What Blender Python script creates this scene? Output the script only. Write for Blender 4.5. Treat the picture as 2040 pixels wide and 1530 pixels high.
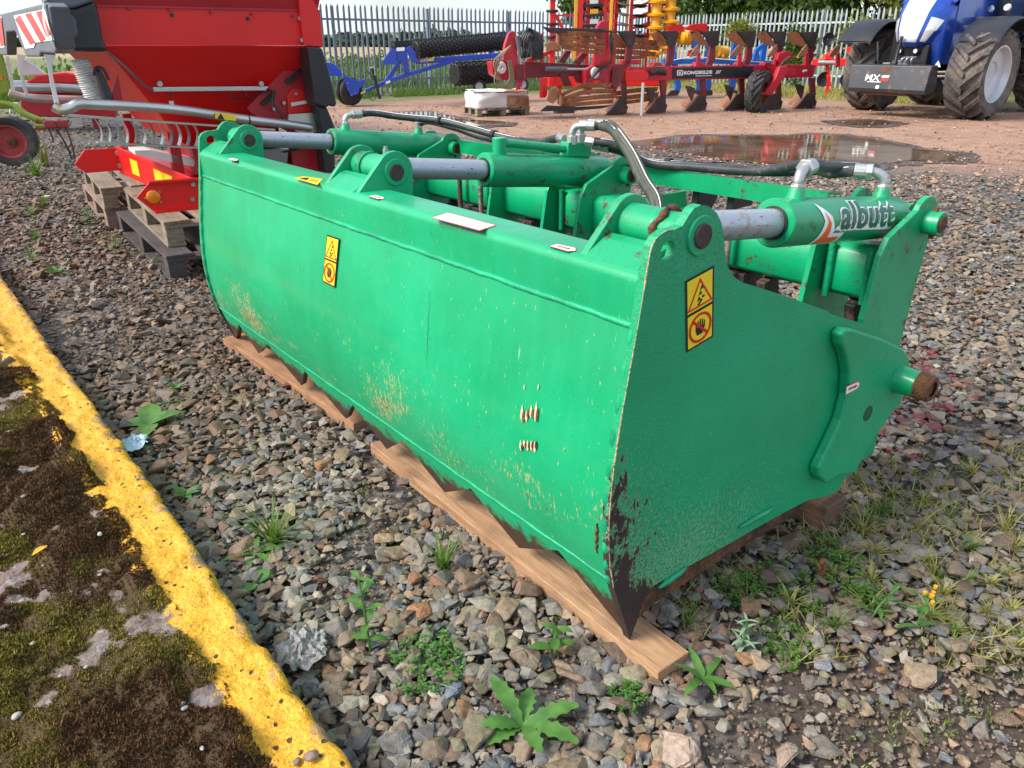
import bpy, bmesh, math, random
import numpy as np
from math import radians, sin, cos, pi, atan2, sqrt
from mathutils import Vector, Matrix
random.seed(7)
rng = np.random.default_rng(7)
for o in list(bpy.data.objects):
    bpy.data.objects.remove(o, do_unlink=True)
SC = bpy.context.scene
COL = SC.collection

# ------------------------------------------------------------------ camera, sky, sun, exposure
U = 1.2 / 1.42                      # calibration units -> metres
F = 1500.0; H = 1.42; YH = 86.0     # focal length and horizon row in the 2040 x 1530 photograph
PIT = math.atan((765 - YH) / F)
cam_d = bpy.data.cameras.new('camera')
cam = bpy.data.objects.new('camera', cam_d); COL.objects.link(cam)
cam.location = (0, 0, H * U)
cam.rotation_euler = (pi / 2 - PIT, 0, 0)
cam_d.sensor_width = 36.0
cam_d.lens = 36.0 * F / 2040.0
cam_d.clip_start = 0.05; cam_d.clip_end = 4000
SC.camera = cam
SC.render.resolution_x = 1024; SC.render.resolution_y = 768

SUN_AZ = radians(-108)               # sun stands to the left and a little behind the camera (0 = +Y, clockwise)
SUN_EL = radians(42)
W_ = bpy.data.worlds.new('World'); SC.world = W_; W_.use_nodes = True
wn = W_.node_tree; wn.nodes.clear()
wo = wn.nodes.new('ShaderNodeOutputWorld'); wb = wn.nodes.new('ShaderNodeBackground')
sky = wn.nodes.new('ShaderNodeTexSky'); sky.sky_type = 'NISHITA'; sky.sun_disc = False
sky.sun_elevation = SUN_EL; sky.sun_rotation = SUN_AZ
sky.air_density = 1.0; sky.dust_density = 1.6; sky.ozone_density = 1.2
wt = wn.nodes.new('ShaderNodeTexCoord'); wm = wn.nodes.new('ShaderNodeMapping')
wm.inputs['Scale'].default_value = (1.3, 1.3, 4.0)
wz = wn.nodes.new('ShaderNodeTexNoise'); wz.inputs['Scale'].default_value = 2.2; wz.inputs['Detail'].default_value = 7
wr = wn.nodes.new('ShaderNodeMapRange'); wr.inputs['From Min'].default_value = 0.36; wr.inputs['From Max'].default_value = 0.66
wr.inputs['To Min'].default_value = 0.10; wr.inputs['To Max'].default_value = 0.80
wx = wn.nodes.new('ShaderNodeMix'); wx.data_type = 'RGBA'
wx.inputs['B'].default_value = (7.0, 7.8, 8.8, 1)          # thin bright cloud
wn.links.new(wt.outputs['Generated'], wm.inputs['Vector']); wn.links.new(wm.outputs['Vector'], wz.inputs['Vector'])
wn.links.new(wz.outputs['Fac'], wr.inputs['Value']); wn.links.new(wr.outputs['Result'], wx.inputs['Factor'])
wn.links.new(sky.outputs['Color'], wx.inputs['A']); wn.links.new(wx.outputs['Result'], wb.inputs['Color'])
wb.inputs['Strength'].default_value = 0.118
wn.links.new(wb.outputs['Background'], wo.inputs['Surface'])

sun_d = bpy.data.lights.new('sun', 'SUN'); sun = bpy.data.objects.new('sun', sun_d); COL.objects.link(sun)
sun_d.energy = 3.2; sun_d.angle = radians(22); sun_d.color = (1.0, 0.95, 0.87)
sd = Vector((sin(SUN_AZ) * cos(SUN_EL), cos(SUN_AZ) * cos(SUN_EL), sin(SUN_EL)))
sun.rotation_euler = (-sd).to_track_quat('-Z', 'Y').to_euler()
SC.view_settings.view_transform = 'Standard'; SC.view_settings.look = 'None'
SC.view_settings.exposure = 0.80; SC.view_settings.gamma = 1.0
SC.view_settings.use_curve_mapping = False
SC.render.engine = 'CYCLES'

# ------------------------------------------------------------------ photograph pixel -> place helpers
CAM = np.array([0, 0, H])
def ray(u, v):
    x = (u - 1020) / F; y = (765 - v) / F
    return np.array([x, cos(PIT) + y * sin(PIT), -sin(PIT) + y * cos(PIT)])
def G(u, v, z=0.0):
    r = ray(u, v); return CAM + r * (z - H) / r[2]
class Frame:
    """a place on the ground with its own axes ex, ey, ez (columns)"""
    def __init__(s, P, ex, ey=None, ez=(0, 0, 1)):
        s.P = np.array(P, float); s.ex = np.array(ex, float); s.ex /= np.linalg.norm(s.ex)
        s.ez = np.array(ez, float)
        s.ey = np.array(ey, float) if ey is not None else np.cross(s.ez, s.ex)
        s.R = np.stack([s.ex, s.ey, s.ez], 1)
    def loc(s, Q): return s.R.T @ (np.array(Q) - s.P)
    def hit(s, u, v, ax, val):
        r = ray(u, v); a = (s.ex, s.ey, s.ez)[ax]
        k = ((s.P - CAM) @ a + val) / (r @ a)
        return s.loc(CAM + r * k)
    def x(s, u, v, x=0): return s.hit(u, v, 0, x)
    def y(s, u, v, y=0): return s.hit(u, v, 1, y)
    def z(s, u, v, z=0): return s.hit(u, v, 2, z)
    def world(s, q): return s.P + s.R @ np.array(q, float)

# ------------------------------------------------------------------ mesh builder
def catmull(pts, k=6):
    P = [np.array(p, float) for p in pts]
    if len(P) < 3: return P
    P = [2 * P[0] - P[1]] + P + [2 * P[-1] - P[-2]]
    out = []
    for i in range(1, len(P) - 2):
        a, b, c, d = P[i - 1], P[i], P[i + 1], P[i + 2]
        for j in range(k):
            t = j / k
            out.append(.5 * ((2 * b) + (-a + c) * t + (2 * a - 5 * b + 4 * c - d) * t * t + (-a + 3 * b - 3 * c + d) * t ** 3))
    out.append(P[-2]); return out
class MB:
    def __init__(s): s.v = []; s.f = []
    def add(s, vs, fs):
        b = len(s.v); s.v += [tuple(float(c) for c in v) for v in vs]
        s.f += [tuple(b + i for i in f) for f in fs]; return s
    def box(s, c, d, rz=0.0, rx=0.0, ry=0.0):
        R = np.array((Matrix.Rotation(rz, 3, 'Z') @ Matrix.Rotation(ry, 3, 'Y') @ Matrix.Rotation(rx, 3, 'X')))
        vs = [np.array(c) + R @ (np.array(d) * .5 * np.array(k)) for k in
              ((-1, -1, -1), (1, -1, -1), (1, 1, -1), (-1, 1, -1), (-1, -1, 1), (1, -1, 1), (1, 1, 1), (-1, 1, 1))]
        return s.add(vs, [(0, 3, 2, 1), (4, 5, 6, 7), (0, 1, 5, 4), (1, 2, 6, 5), (2, 3, 7, 6), (3, 0, 4, 7)])
    def bar(s, a, b, w, h, up=(0, 0, 1)):
        a = np.array(a, float); b = np.array(b, float); d = b - a; d /= np.linalg.norm(d)
        up = np.array(up, float); sd_ = np.cross(d, up)
        if np.linalg.norm(sd_) < 1e-5: sd_ = np.cross(d, (1, 0, 0))
        sd_ /= np.linalg.norm(sd_); up = np.cross(sd_, d)
        vs = [p + sd_ * w / 2 * i + up * h / 2 * j for p in (a, b) for i, j in ((-1, -1), (1, -1), (1, 1), (-1, 1))]
        return s.add(vs, [(0, 3, 2, 1), (4, 5, 6, 7), (0, 1, 5, 4), (1, 2, 6, 5), (2, 3, 7, 6), (3, 0, 4, 7)])
    def cyl(s, a, b, r, r2=None, n=20, cap=True):
        a = np.array(a, float); b = np.array(b, float); d = b - a; d /= np.linalg.norm(d)
        r2 = r if r2 is None else r2
        x = np.cross(d, (0, 0, 1) if abs(d[2]) < .9 else (1, 0, 0)); x /= np.linalg.norm(x); y = np.cross(d, x)
        vs = []
        for p, q in ((a, r), (b, r2)):
            for i in range(n):
                t = 2 * pi * i / n; vs.append(p + (x * cos(t) + y * sin(t)) * q)
        fs = [(i, (i + 1) % n, n + (i + 1) % n, n + i) for i in range(n)]
        if cap: fs += [tuple(range(n))[::-1], tuple(range(n, 2 * n))]
        return s.add(vs, fs)
    def tube(s, pts, r, n=10, smooth=6, cap=True):
        P = catmull(pts, smooth) if smooth else [np.array(p, float) for p in pts]
        R = r if callable(r) else (lambda t: r)
        up = np.array((0.13, 0.21, 1.0)); vs = []; fs = []; m = len(P)
        prev = None
        for i, p in enumerate(P):
            d = P[min(i + 1, m - 1)] - P[max(i - 1, 0)]; d = d / (np.linalg.norm(d) + 1e-9)
            if prev is None:
                x = np.cross(d, up); x /= np.linalg.norm(x)
            else:
                x = prev - d * (prev @ d); x /= np.linalg.norm(x)
            prev = x; y = np.cross(d, x); rr = R(i / max(m - 1, 1))
            for k in range(n):
                t = 2 * pi * k / n; vs.append(p + (x * cos(t) + y * sin(t)) * rr)
        for i in range(m - 1):
            for k in range(n):
                fs.append((i * n + k, i * n + (k + 1) % n, (i + 1) * n + (k + 1) % n, (i + 1) * n + k))
        if cap: fs += [tuple(range(n))[::-1], tuple(range((m - 1) * n, m * n))]
        return s.add(vs, fs)
    def prism(s, A, B):
        """A and B: matching 3-D loops"""
        n = len(A)
        return s.add(list(A) + list(B), [tuple(range(n))[::-1], tuple(range(n, 2 * n))] + [(i, (i + 1) % n, n + (i + 1) % n, n + i) for i in range(n)])
    def lathe(s, prof, a, d, n=28, close=False):
        """prof: (radius, offset along d)"""
        a = np.array(a, float); d = np.array(d, float); d /= np.linalg.norm(d)
        x = np.cross(d, (0, 0, 1) if abs(d[2]) < .9 else (1, 0, 0)); x /= np.linalg.norm(x); y = np.cross(d, x)
        vs = [a + d * h + (x * cos(2 * pi * i / n) + y * sin(2 * pi * i / n)) * r for r, h in prof for i in range(n)]
        m = len(prof); fs = []
        for j in range(m if close else m - 1):
            for i in range(n):
                fs.append((j * n + i, j * n + (i + 1) % n, ((j + 1) % m) * n + (i + 1) % n, ((j + 1) % m) * n + i))
        return s.add(vs, fs)
    def grid(s, fn, us, vs_, thick=None):
        """surface fn(u, v) -> point"""
        nu, nv = len(us), len(vs_)
        P = [fn(a, b) for a in us for b in vs_]
        s.add(P, [(i * nv + j, i * nv + j + 1, (i + 1) * nv + j + 1, (i + 1) * nv + j) for i in range(nu - 1) for j in range(nv - 1)])
        return s
    def build(s, name, mat, parent=None, smooth=None, bevel=0.0, scale=1.0, normals=True):
        me = bpy.data.meshes.new(name)
        k = U * scale
        me.from_pydata([(v[0] * k, v[1] * k, v[2] * k) for v in s.v], [], s.f)
        if normals:
            bm = bmesh.new(); bm.from_mesh(me); bmesh.ops.recalc_face_normals(bm, faces=bm.faces); bm.to_mesh(me); bm.free()
        if smooth is not None:
            me.shade_smooth(); me.set_sharp_from_angle(angle=radians(smooth))
        me.materials.append(mat)
        o = bpy.data.objects.new(name, me); COL.objects.link(o)
        if parent is not None: o.parent = parent
        if bevel:
            b = o.modifiers.new('bevel', 'BEVEL'); b.width = bevel; b.segments = 2; b.limit_method = 'ANGLE'; b.angle_limit = radians(40)
            b.harden_normals = False
        return o
def tag(o, label=None, cat=None, group=None, kind=None):
    if label: o['label'] = label
    if cat: o['category'] = cat
    if group: o['group'] = group
    if kind: o['kind'] = kind
    return o
def thing(name, label, cat, fr, group=None):
    o = bpy.data.objects.new(name, None); COL.objects.link(o); o.empty_display_size = .1
    M = Matrix(fr.R.tolist()).to_4x4(); M.translation = Vector((fr.P * U).tolist())
    o.matrix_world = M
    return tag(o, label, cat, group)
def copy_tree(o, parent=None):
    c = o.copy(); COL.objects.link(c)
    if parent is not None: c.parent = parent
    for ch in list(o.children): copy_tree(ch, c)
    return c
def place(o, P, rz=0.0, s=1.0):
    o.matrix_world = Matrix.Translation(Vector((np.array(P) * U).tolist())) @ Matrix.Rotation(rz, 4, 'Z') @ Matrix.Scale(s, 4)
    return o

# ------------------------------------------------------------------ materials
class SH:
    def __init__(s, name):
        s.m = bpy.data.materials.new(name); s.m.use_nodes = True; s.nt = s.m.node_tree
        s.b = s.nt.nodes['Principled BSDF']; s._c = {}
    def node(s, t, **kw):
        n = s.nt.nodes.new(t)
        for k, v in kw.items(): setattr(n, k, v)
        return n
    def put(s, sock, v):
        if isinstance(v, bpy.types.NodeSocket): s.nt.links.new(v, sock)
        elif isinstance(v, (tuple, list)) and len(v) == 3 and sock.type == 'RGBA': sock.default_value = (*v, 1)
        else: sock.default_value = v
    def co(s, kind='Object'):
        if kind not in s._c: s._c[kind] = s.node('ShaderNodeTexCoord').outputs[kind]
        return s._c[kind]
    def pos(s):
        if 'pos' not in s._c: s._c['pos'] = s.node('ShaderNodeNewGeometry').outputs['Position']
        return s._c['pos']
    def xyz(s, v):
        n = s.node('ShaderNodeSeparateXYZ'); s.put(n.inputs[0], v); return n.outputs
    def map(s, v, scale=(1, 1, 1), loc=(0, 0, 0), rot=(0, 0, 0)):
        n = s.node('ShaderNodeMapping'); s.put(n.inputs['Vector'], v); n.inputs['Scale'].default_value = scale
        n.inputs['Location'].default_value = loc; n.inputs['Rotation'].default_value = rot; return n.outputs[0]
    def m_(s, op, a, b=0.0, clamp=False):
        n = s.node('ShaderNodeMath', operation=op, use_clamp=clamp); s.put(n.inputs[0], a); s.put(n.inputs[1], b); return n.outputs[0]
    def noise(s, scale, detail=4, rough=.55, v=None, dist=0.0):
        n = s.node('ShaderNodeTexNoise'); s.put(n.inputs['Vector'], v if v is not None else s.co())
        n.inputs['Scale'].default_value = scale; n.inputs['Detail'].default_value = detail
        n.inputs['Roughness'].default_value = rough; n.inputs['Distortion'].default_value = dist
        return n.outputs['Fac']
    def vor(s, scale, v=None, feature='F1', rnd=1.0):
        n = s.node('ShaderNodeTexVoronoi', feature=feature); s.put(n.inputs['Vector'], v if v is not None else s.co())
        n.inputs['Scale'].default_value = scale; n.inputs['Randomness'].default_value = rnd; return n.outputs
    def step(s, x, a, b, lo=0.0, hi=1.0):
        n = s.node('ShaderNodeMapRange'); s.put(n.inputs['Value'], x); n.inputs['From Min'].default_value = a
        n.inputs['From Max'].default_value = b; n.inputs['To Min'].default_value = lo; n.inputs['To Max'].default_value = hi
        return n.outputs[0]
    def mix(s, f, a, b, mode='MIX'):
        n = s.node('ShaderNodeMix', data_type='RGBA', blend_type=mode); s.put(n.inputs['Factor'], f)
        s.put(n.inputs['A'], a); s.put(n.inputs['B'], b); return n.outputs['Result']
    def ramp(s, f, stops):
        n = s.node('ShaderNodeValToRGB'); s.put(n.inputs[0], f); e = n.color_ramp.elements
        while len(e) < len(stops): e.new(.5)
        for k, (p, c) in enumerate(stops): e[k].position = p; e[k].color = (*c, 1)
        return n.outputs[0]
    def bump(s, h, dist=.002, strength=1.0, normal=None):
        n = s.node('ShaderNodeBump'); s.put(n.inputs['Height'], h); n.inputs['Distance'].default_value = dist
        n.inputs['Strength'].default_value = strength
        if normal is not None: s.put(n.inputs['Normal'], normal)
        return n.outputs[0]
    def out(s, col=None, rough=None, metal=None, normal=None, spec=None, coat=None):
        if col is not None: s.put(s.b.inputs['Base Color'], col)
        if rough is not None: s.put(s.b.inputs['Roughness'], rough)
        if metal is not None: s.put(s.b.inputs['Metallic'], metal)
        if normal is not None: s.put(s.b.inputs['Normal'], normal)
        if spec is not None: s.put(s.b.inputs['Specular IOR Level'], spec)
        if coat is not None: s.put(s.b.inputs['Coat Weight'], coat); s.b.inputs['Coat Roughness'].default_value = .12
        return s.m
def paint(name, col, rough=.4, metal=0.0, var=.12, dirt=None, amount=.3, scale=9.0, bump=.0006, bscale=60, coat=None):
    s = SH(name)
    n1 = s.noise(scale * .4, 3); n2 = s.noise(scale * 3.1, 5, .6)
    dk = tuple(c * (1 - var * 2.0) for c in col); lt = tuple(min(1, c * (1 + var)) for c in col)
    c = s.mix(s.step(n1, .3, .7), dk, lt)
    r = rough
    if dirt is not None:
        k = s.step(s.m_('ADD', s.m_('MULTIPLY', n2, .6), s.m_('MULTIPLY', n1, .4)), .62 - amount * .3, .70 - amount * .2)
        c = s.mix(k, c, dirt); r = s.step(k, 0, 1, rough, min(.95, rough + .4))
    nb = s.bump(s.noise(bscale, 3), bump)
    return s.out(c, r, metal, nb, coat=coat)
# ------------------------------------------------------------------ material library
def fbm(x, y, seed=0, octs=4, gain=.5):
    """numpy value noise, 0..1"""
    x = np.asarray(x, float); y = np.asarray(y, float); tot = 0; amp = 1; nrm = 0
    for o in range(octs):
        xi = np.floor(x).astype(np.int64); yi = np.floor(y).astype(np.int64); fx = x - xi; fy = y - yi
        fx = fx * fx * (3 - 2 * fx); fy = fy * fy * (3 - 2 * fy)
        def h(a, b):
            k = (a * 374761393 + b * 668265263 + (seed + o) * 1274126177) & 0xffffffff
            k = ((k ^ (k >> 13)) * 1274126177) & 0xffffffff
            return ((k ^ (k >> 16)) & 0xffff) / 65535.0
        v = (h(xi, yi) * (1 - fx) + h(xi + 1, yi) * fx) * (1 - fy) + (h(xi, yi + 1) * (1 - fx) + h(xi + 1, yi + 1) * fx) * fy
        tot = tot + v * amp; nrm += amp; amp *= gain; x = x * 2.03 + 11.3; y = y * 2.03 + 7.7
    return tot / nrm

GREEN = (0.002, 0.345, 0.138)
def grab_paint(name, mode):
    """worn green enamel; local axes X depth, Y length, Z height (metres)"""
    s = SH(name); X, Y, Z = s.xyz(s.co())
    n_lo = s.noise(2.2, 3); n_f = s.noise(38, 6, .68); n_m = s.noise(11, 5, .62)
    streak = s.noise(9, 4, .6, s.map(s.co(), (1, 3.0, .35)))
    c = s.mix(s.step(n_lo, .35, .65), (0.000, 0.285, 0.108), (0.000, 0.365, 0.150))
    c = s.mix(s.m_('MULTIPLY', s.step(streak, .45, .75), .14), c, (0.03, 0.44, 0.25))
    rough = s.step(n_m, .3, .7, .32, .50)
    cream = (0.62, 0.50, 0.26); rust = (0.065, 0.026, 0.014)
    if mode == 'front':          # scuffed low down: fine brown specks, bare primer, a few rust runs
        low = s.m_('MULTIPLY', s.step(Z, .46, .24), s.step(Z, .10, .20))
        diag = s.noise(3.2, 4, .6, s.map(s.co(), (1, 1.0, 2.2), (0, 0, 0), (.5, 0, 0)))
        band = s.m_('MULTIPLY', low, s.step(diag, .44, .66))
        sp = s.noise(150, 3, .7, s.map(s.co(), (1, 1.6, .7))); sp2 = s.noise(75, 4, .72, s.map(s.co(), (1, 1.8, .6), (3, 1, 2)))
        c = s.mix(s.m_('MULTIPLY', s.step(s.m_('ADD', sp2, s.m_('MULTIPLY', band, .21)), .655, .70), .85), c, (.42, .40, .17))
        k = s.m_('ADD', sp, s.m_('MULTIPLY', band, .17))
        c = s.mix(s.m_('MULTIPLY', s.step(k, .675, .70), .9), c, (.075, .040, .018))
        c = s.mix(s.m_('MULTIPLY', s.step(s.m_('ADD', n_f, s.m_('MULTIPLY', n_m, .25)), .85, .87), .8), c, cream)
        grime = s.m_('MULTIPLY', s.step(Z, .40, .17), s.step(n_lo, .3, .7)); c = s.mix(s.m_('MULTIPLY', grime, .38), c, (.035, .16, .06))
        vs = s.noise(16, 4, .7, s.map(s.co(), (1, 5.0, .4)))
        c = s.mix(s.m_('MULTIPLY', s.step(vs, .70, .74), .55), c, (.30, .55, .33))
        ch = s.m_('MULTIPLY', s.step(Z, .60, .70), s.step(s.noise(60, 4, .7), .71, .73)); c = s.mix(ch, c, (.05, .03, .02))
        rough = s.m_('ADD', rough, s.m_('MULTIPLY', s.m_('MAXIMUM', band, grime), .3))
    elif mode == 'side':         # grazed front lower corner, chipped front edge, rusty foot
        near = s.m_('MULTIPLY', s.step(X, .38, -.02), s.step(Z, .66, .20))
        foot = s.m_('MULTIPLY', s.step(X, .15, .0), s.step(Z, .17, .05))
        edge = s.m_('MULTIPLY', s.step(X, .030, -.045), s.step(Z, .78, .30))
        vst = s.map(s.co(), (1.25, 1, .62)); nv = s.noise(17, 6, .68, vst); nv2 = s.noise(60, 5, .72, vst)
        k = s.m_('ADD', s.m_('MULTIPLY', near, .118), s.m_('ADD', s.m_('MULTIPLY', nv2, .45), s.m_('MULTIPLY', nv, .55)))
        k = s.m_('ADD', k, s.m_('MULTIPLY', foot, .34)); k = s.m_('ADD', k, s.m_('MULTIPLY', edge, .10))
        grit = s.noise(120, 4, .75)
        bt = s.m_('MULTIPLY', s.step(Z, .42, .18), s.step(X, .75, .2))
        c = s.mix(s.m_('MULTIPLY', s.step(s.m_('ADD', grit, s.m_('MULTIPLY', s.m_('MAXIMUM', near, bt), .19)), .655, .72), .6), c, (.26, .42, .24))
        c = s.mix(s.m_('MULTIPLY', s.step(s.m_('ADD', s.noise(210, 3, .7), s.m_('MULTIPLY', near, .20)), .70, .74), .8), c, (.03, .03, .02))
        c = s.mix(s.step(k, .655, .67), c, (.16, .20, .10))
        c = s.mix(s.step(k, .672, .684), c, (.030, .015, .014))
        dirtp = s.m_('MULTIPLY', s.step(Z, .70, .80), s.step(grit, .48, .64))
        c = s.mix(s.m_('MULTIPLY', dirtp, .6), c, (.035, .09, .045))
        rough = s.m_('ADD', rough, s.m_('ADD', .10, s.m_('MULTIPLY', s.step(k, .64, .69), .35)))
    elif mode == 'blade':
        k = s.m_('ADD', s.m_('MULTIPLY', s.step(Z, .15, .03), .55), s.m_('ADD', s.m_('MULTIPLY', n_f, .5), s.m_('MULTIPLY', n_m, .5)))
        c = s.mix(s.step(k, .58, .72), c, (0.055, 0.028, 0.016)); rough = s.m_('ADD', rough, .15)
    else:                        # frame: a little rust and grime
        k = s.m_('ADD', s.m_('MULTIPLY', n_f, .5), s.m_('MULTIPLY', n_m, .5))
        c = s.mix(s.step(k, .57, .61), c, (0.085, 0.055, 0.026)); c = s.mix(s.m_('MULTIPLY', s.step(s.noise(130, 3, .7), .60, .66), .5), c, (.02, .10, .05))
        c = s.mix(s.m_('MULTIPLY', s.step(n_m, .52, .66), .25), c, (0.01, 0.14, 0.07))
    h = s.m_('ADD', s.m_('MULTIPLY', s.noise(190, 3, .6), .55 if mode == 'side' else .3), s.m_('MULTIPLY', s.noise(9, 2), 1.0))
    return s.out(c, rough, 0.0, s.bump(h, .0030 if mode == 'side' else .0012), coat=.22 if mode in ('front', 'frame') else .12)
M = {}
M['g_front'] = grab_paint('green_paint_front', 'front')
M['g_side'] = grab_paint('green_paint_side', 'side')
M['g_blade'] = grab_paint('green_paint_blade', 'blade')
M['g_frame'] = grab_paint('green_paint_frame', 'frame')
def chrome():
    s = SH('worn_chrome_rod'); n = s.noise(70, 3, .6, s.map(s.co(), (.7, 2.2, 2.2)))
    k = s.step(n, .66, .69)
    c = s.mix(k, (0.43, 0.45, 0.50), (0.02, 0.02, 0.025))
    c = s.mix(s.step(s.noise(20, 4), .60, .68), c, (0.34, 0.30, 0.22))
    return s.out(c, s.step(s.noise(30, 3), .3, .7, .28, .5), s.step(k, 0, 1, .55, 0.), s.bump(s.m_('SUBTRACT', s.noise(200, 2), k), .0008))
M['rod'] = chrome()
M['rust'] = paint('rusty_steel', (0.085, 0.038, 0.022), .85, .1, .35, (0.18, 0.075, 0.03), .5, 30, .003, 160)
M['rust_lt'] = paint('orange_rust', (0.21, 0.085, 0.035), .9, 0, .35, (0.06, 0.03, 0.02), .5, 60, .004, 190)
M['pin'] = paint('brown_pin', (0.07, 0.045, 0.045), .6, .3, .2, (0.03, 0.02, 0.02), .3, 40)
M['tine'] = paint('dark_tine_steel', (0.03, 0.028, 0.03), .55, .3, .3, (0.12, 0.07, 0.05), .4, 20)
M['black'] = paint('black_paint', (0.014, 0.014, 0.016), .45, 0, .2, (0.06, 0.05, 0.045), .1, 12)
M['hose'] = paint('black_hose_rubber', (0.030, 0.033, 0.036), .5, 0, .25, (0.10, 0.10, 0.085), .25, 18, .0008, 120)
M['hose_old'] = paint('mossy_hose_rubber', (0.055, 0.062, 0.045), .55, 0, .25, (0.10, 0.11, 0.06), .4, 14, .0008, 120)
M['zinc'] = paint('zinc_fitting', (0.50, 0.50, 0.49), .38, .75, .12, (0.30, 0.27, 0.22), .2, 30)
M['weld'] = paint('green_weld', (0.005, 0.33, 0.15), .4, 0, .2, None, 0, 20, .003, 70)
M['orange_paint'] = paint('orange_print', (0.85, 0.12, 0.015), .4)
M['white_print'] = paint('white_print', (0.85, 0.85, 0.83), .4, 0, .04)
M['green_print'] = paint('dark_green_print', (0.010, 0.115, 0.06), .4)
M['yellow_print'] = paint('yellow_print', (0.86, 0.62, 0.012), .4, 0, .05)
M['black_print'] = paint('black_print', (0.010, 0.010, 0.011), .45)
M['red_print'] = paint('red_print', (0.62, 0.008, 0.010), .4)
M['grey_print'] = paint('grey_print', (0.45, 0.44, 0.45), .5, 0, .3)
def wood(name, base, dark, knots=True, wet=.0, axis='Y'):
    s = SH(name); sc = (8, .6, 8) if axis == 'Y' else (.6, 8, 8)
    v = s.map(s.co(), sc); g = s.noise(7, 5, .62, v, .6); w = s.noise(2.2, 3); fine = s.noise(60, 3, .6, v)
    c = s.mix(s.step(g, .36, .66), base, dark); c = s.mix(s.m_('MULTIPLY', s.step(w, .45, .7), .5), c, dark)
    c = s.mix(s.m_('MULTIPLY', s.step(fine, .55, .75), .5), c, tuple(x * .55 for x in dark))
    kn = s.vor(4.5, s.map(s.co(), (1.5, 1, 1.5)))['Distance']
    if knots: c = s.mix(s.step(kn, .10, .06), c, (0.20, 0.075, 0.03))
    st = s.noise(5, 5, .65); c = s.mix(s.m_('MULTIPLY', s.step(st, .50, .68), .6), c, tuple(x * .5 for x in dark)); return s.out(c, .8, 0, s.bump(s.m_('ADD', g, fine), .0026))
M['timber'] = wood('fresh_sawn_timber', (0.50, 0.30, 0.16), (0.30, 0.155, 0.075))
M['gal_shaded'] = paint('shaded_galvanised_steel', (0.20, 0.25, 0.30), .5, .4, .12)  # same galvanised steel, darkened in colour to paint the backlit left fence
M['wet'] = paint('wet_mud', (.085, .050, .034), .35, 0, .3, (.15, .095, .065), .4, 5, .01, 30)
M['timber_old'] = wood('weathered_timber', (0.22, 0.12, 0.075), (0.10, 0.055, 0.038), False)
M['pallet'] = wood('weathered_pallet_wood', (0.30, 0.235, 0.165), (0.17, 0.13, 0.09), False)
M['pallet_pink'] = wood('pinkish_pallet_wood', (0.33, 0.215, 0.165), (0.20, 0.13, 0.10), False)
M['pallet_dark'] = wood('dark_wet_pallet_wood', (0.085, 0.068, 0.062), (0.045, 0.035, 0.033), False)
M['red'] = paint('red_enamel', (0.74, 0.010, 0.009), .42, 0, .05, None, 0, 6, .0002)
M['red_dk'] = paint('deep_and_shaded_red_enamel', (0.40, 0.009, 0.016), .42, 0, .08, None, 0, 6)
M['plough_red'] = paint('plough_red_paint', (0.50, 0.012, 0.030), .40, 0, .2, (0.12, 0.03, 0.025), .18, 10)
M['plough_maroon'] = paint('plough_maroon_paint', (0.17, 0.012, 0.020), .45, 0, .2, (0.10, 0.04, 0.03), .25, 10)
M['mould'] = paint('rusty_mouldboard', (0.40, 0.175, 0.085), .5, .25, .3, (0.12, 0.05, 0.03), .35, 9)
M['share'] = paint('dark_plough_share', (0.055, 0.035, 0.032), .6, .2, .3, (0.13, 0.06, 0.04), .3, 9)
M['plastic'] = paint('black_plastic', (0.018, 0.019, 0.023), .42, 0, .15)
M['plastic_gr'] = paint('grey_plastic', (0.11, 0.12, 0.145), .5, 0, .1)
M['steel'] = paint('stainless_steel', (0.55, 0.54, 0.53), .33, .8, .08)
M['steel_dk'] = paint('grey_vane_steel', (0.20, 0.18, 0.17), .5, .4, .15)
M['white_pl'] = paint('white_plastic', (0.70, 0.69, 0.66), .5, 0, .08)
M['blue'] = paint('blue_enamel', (0.012, 0.055, 0.42), .3, 0, .08, None, 0, 6, coat=.3)
M['blue_lt'] = paint('bright_blue_enamel', (0.015, 0.13, 0.52), .35, 0, .1)
M['navy'] = paint('metallic_navy', (0.010, 0.058, 0.36), .26, .3, .06, coat=.6)
M['silver'] = paint('pearl_silver', (0.62, 0.65, 0.74), .3, .35, .05, coat=.5)
M['yellow'] = paint('yellow_enamel', (0.80, 0.37, 0.008), .4, 0, .1)
M['lime'] = paint('lime_green_enamel', (0.27, 0.36, 0.035), .42, 0, .12, (0.10, 0.12, 0.04), .15, 10)
M['tyre'] = paint('tyre_rubber', (0.033, 0.032, 0.033), .8, 0, .25, (0.12, 0.095, 0.075), .30, 9, .002, 70)
M['tyre_dusty'] = paint('dusty_tyre_rubber', (0.095, 0.084, 0.078), .88, 0, .3, (0.18, 0.14, 0.11), .45, 8, .002, 60)
M['rim'] = paint('grey_rim', (0.50, 0.52, 0.56), .42, .4, .06)
M['rim_red'] = paint('faded_red_rim', (0.40, 0.045, 0.04), .6, 0, .2, (0.15, 0.06, 0.04), .3, 14)
M['glass'] = paint('tinted_glass', (0.02, 0.035, 0.045), .06, .0, .05)
M['lens'] = paint('lamp_lens', (0.75, 0.76, 0.78), .12, .3, .1, (0.3, 0.3, 0.32), .3, 60)
M['amber'] = paint('amber_reflector', (0.85, 0.24, 0.005), .25, 0, .1, None, 0, 60, .001, 300)
M['gal'] = paint('galvanised_steel', (0.56, 0.60, 0.62), .5, .3, .12)
M['bag'] = paint('white_woven_bag', (0.74, 0.71, 0.67), .7, 0, .1, (0.55, 0.42, 0.33), .15, 4, .004, 30)
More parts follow.
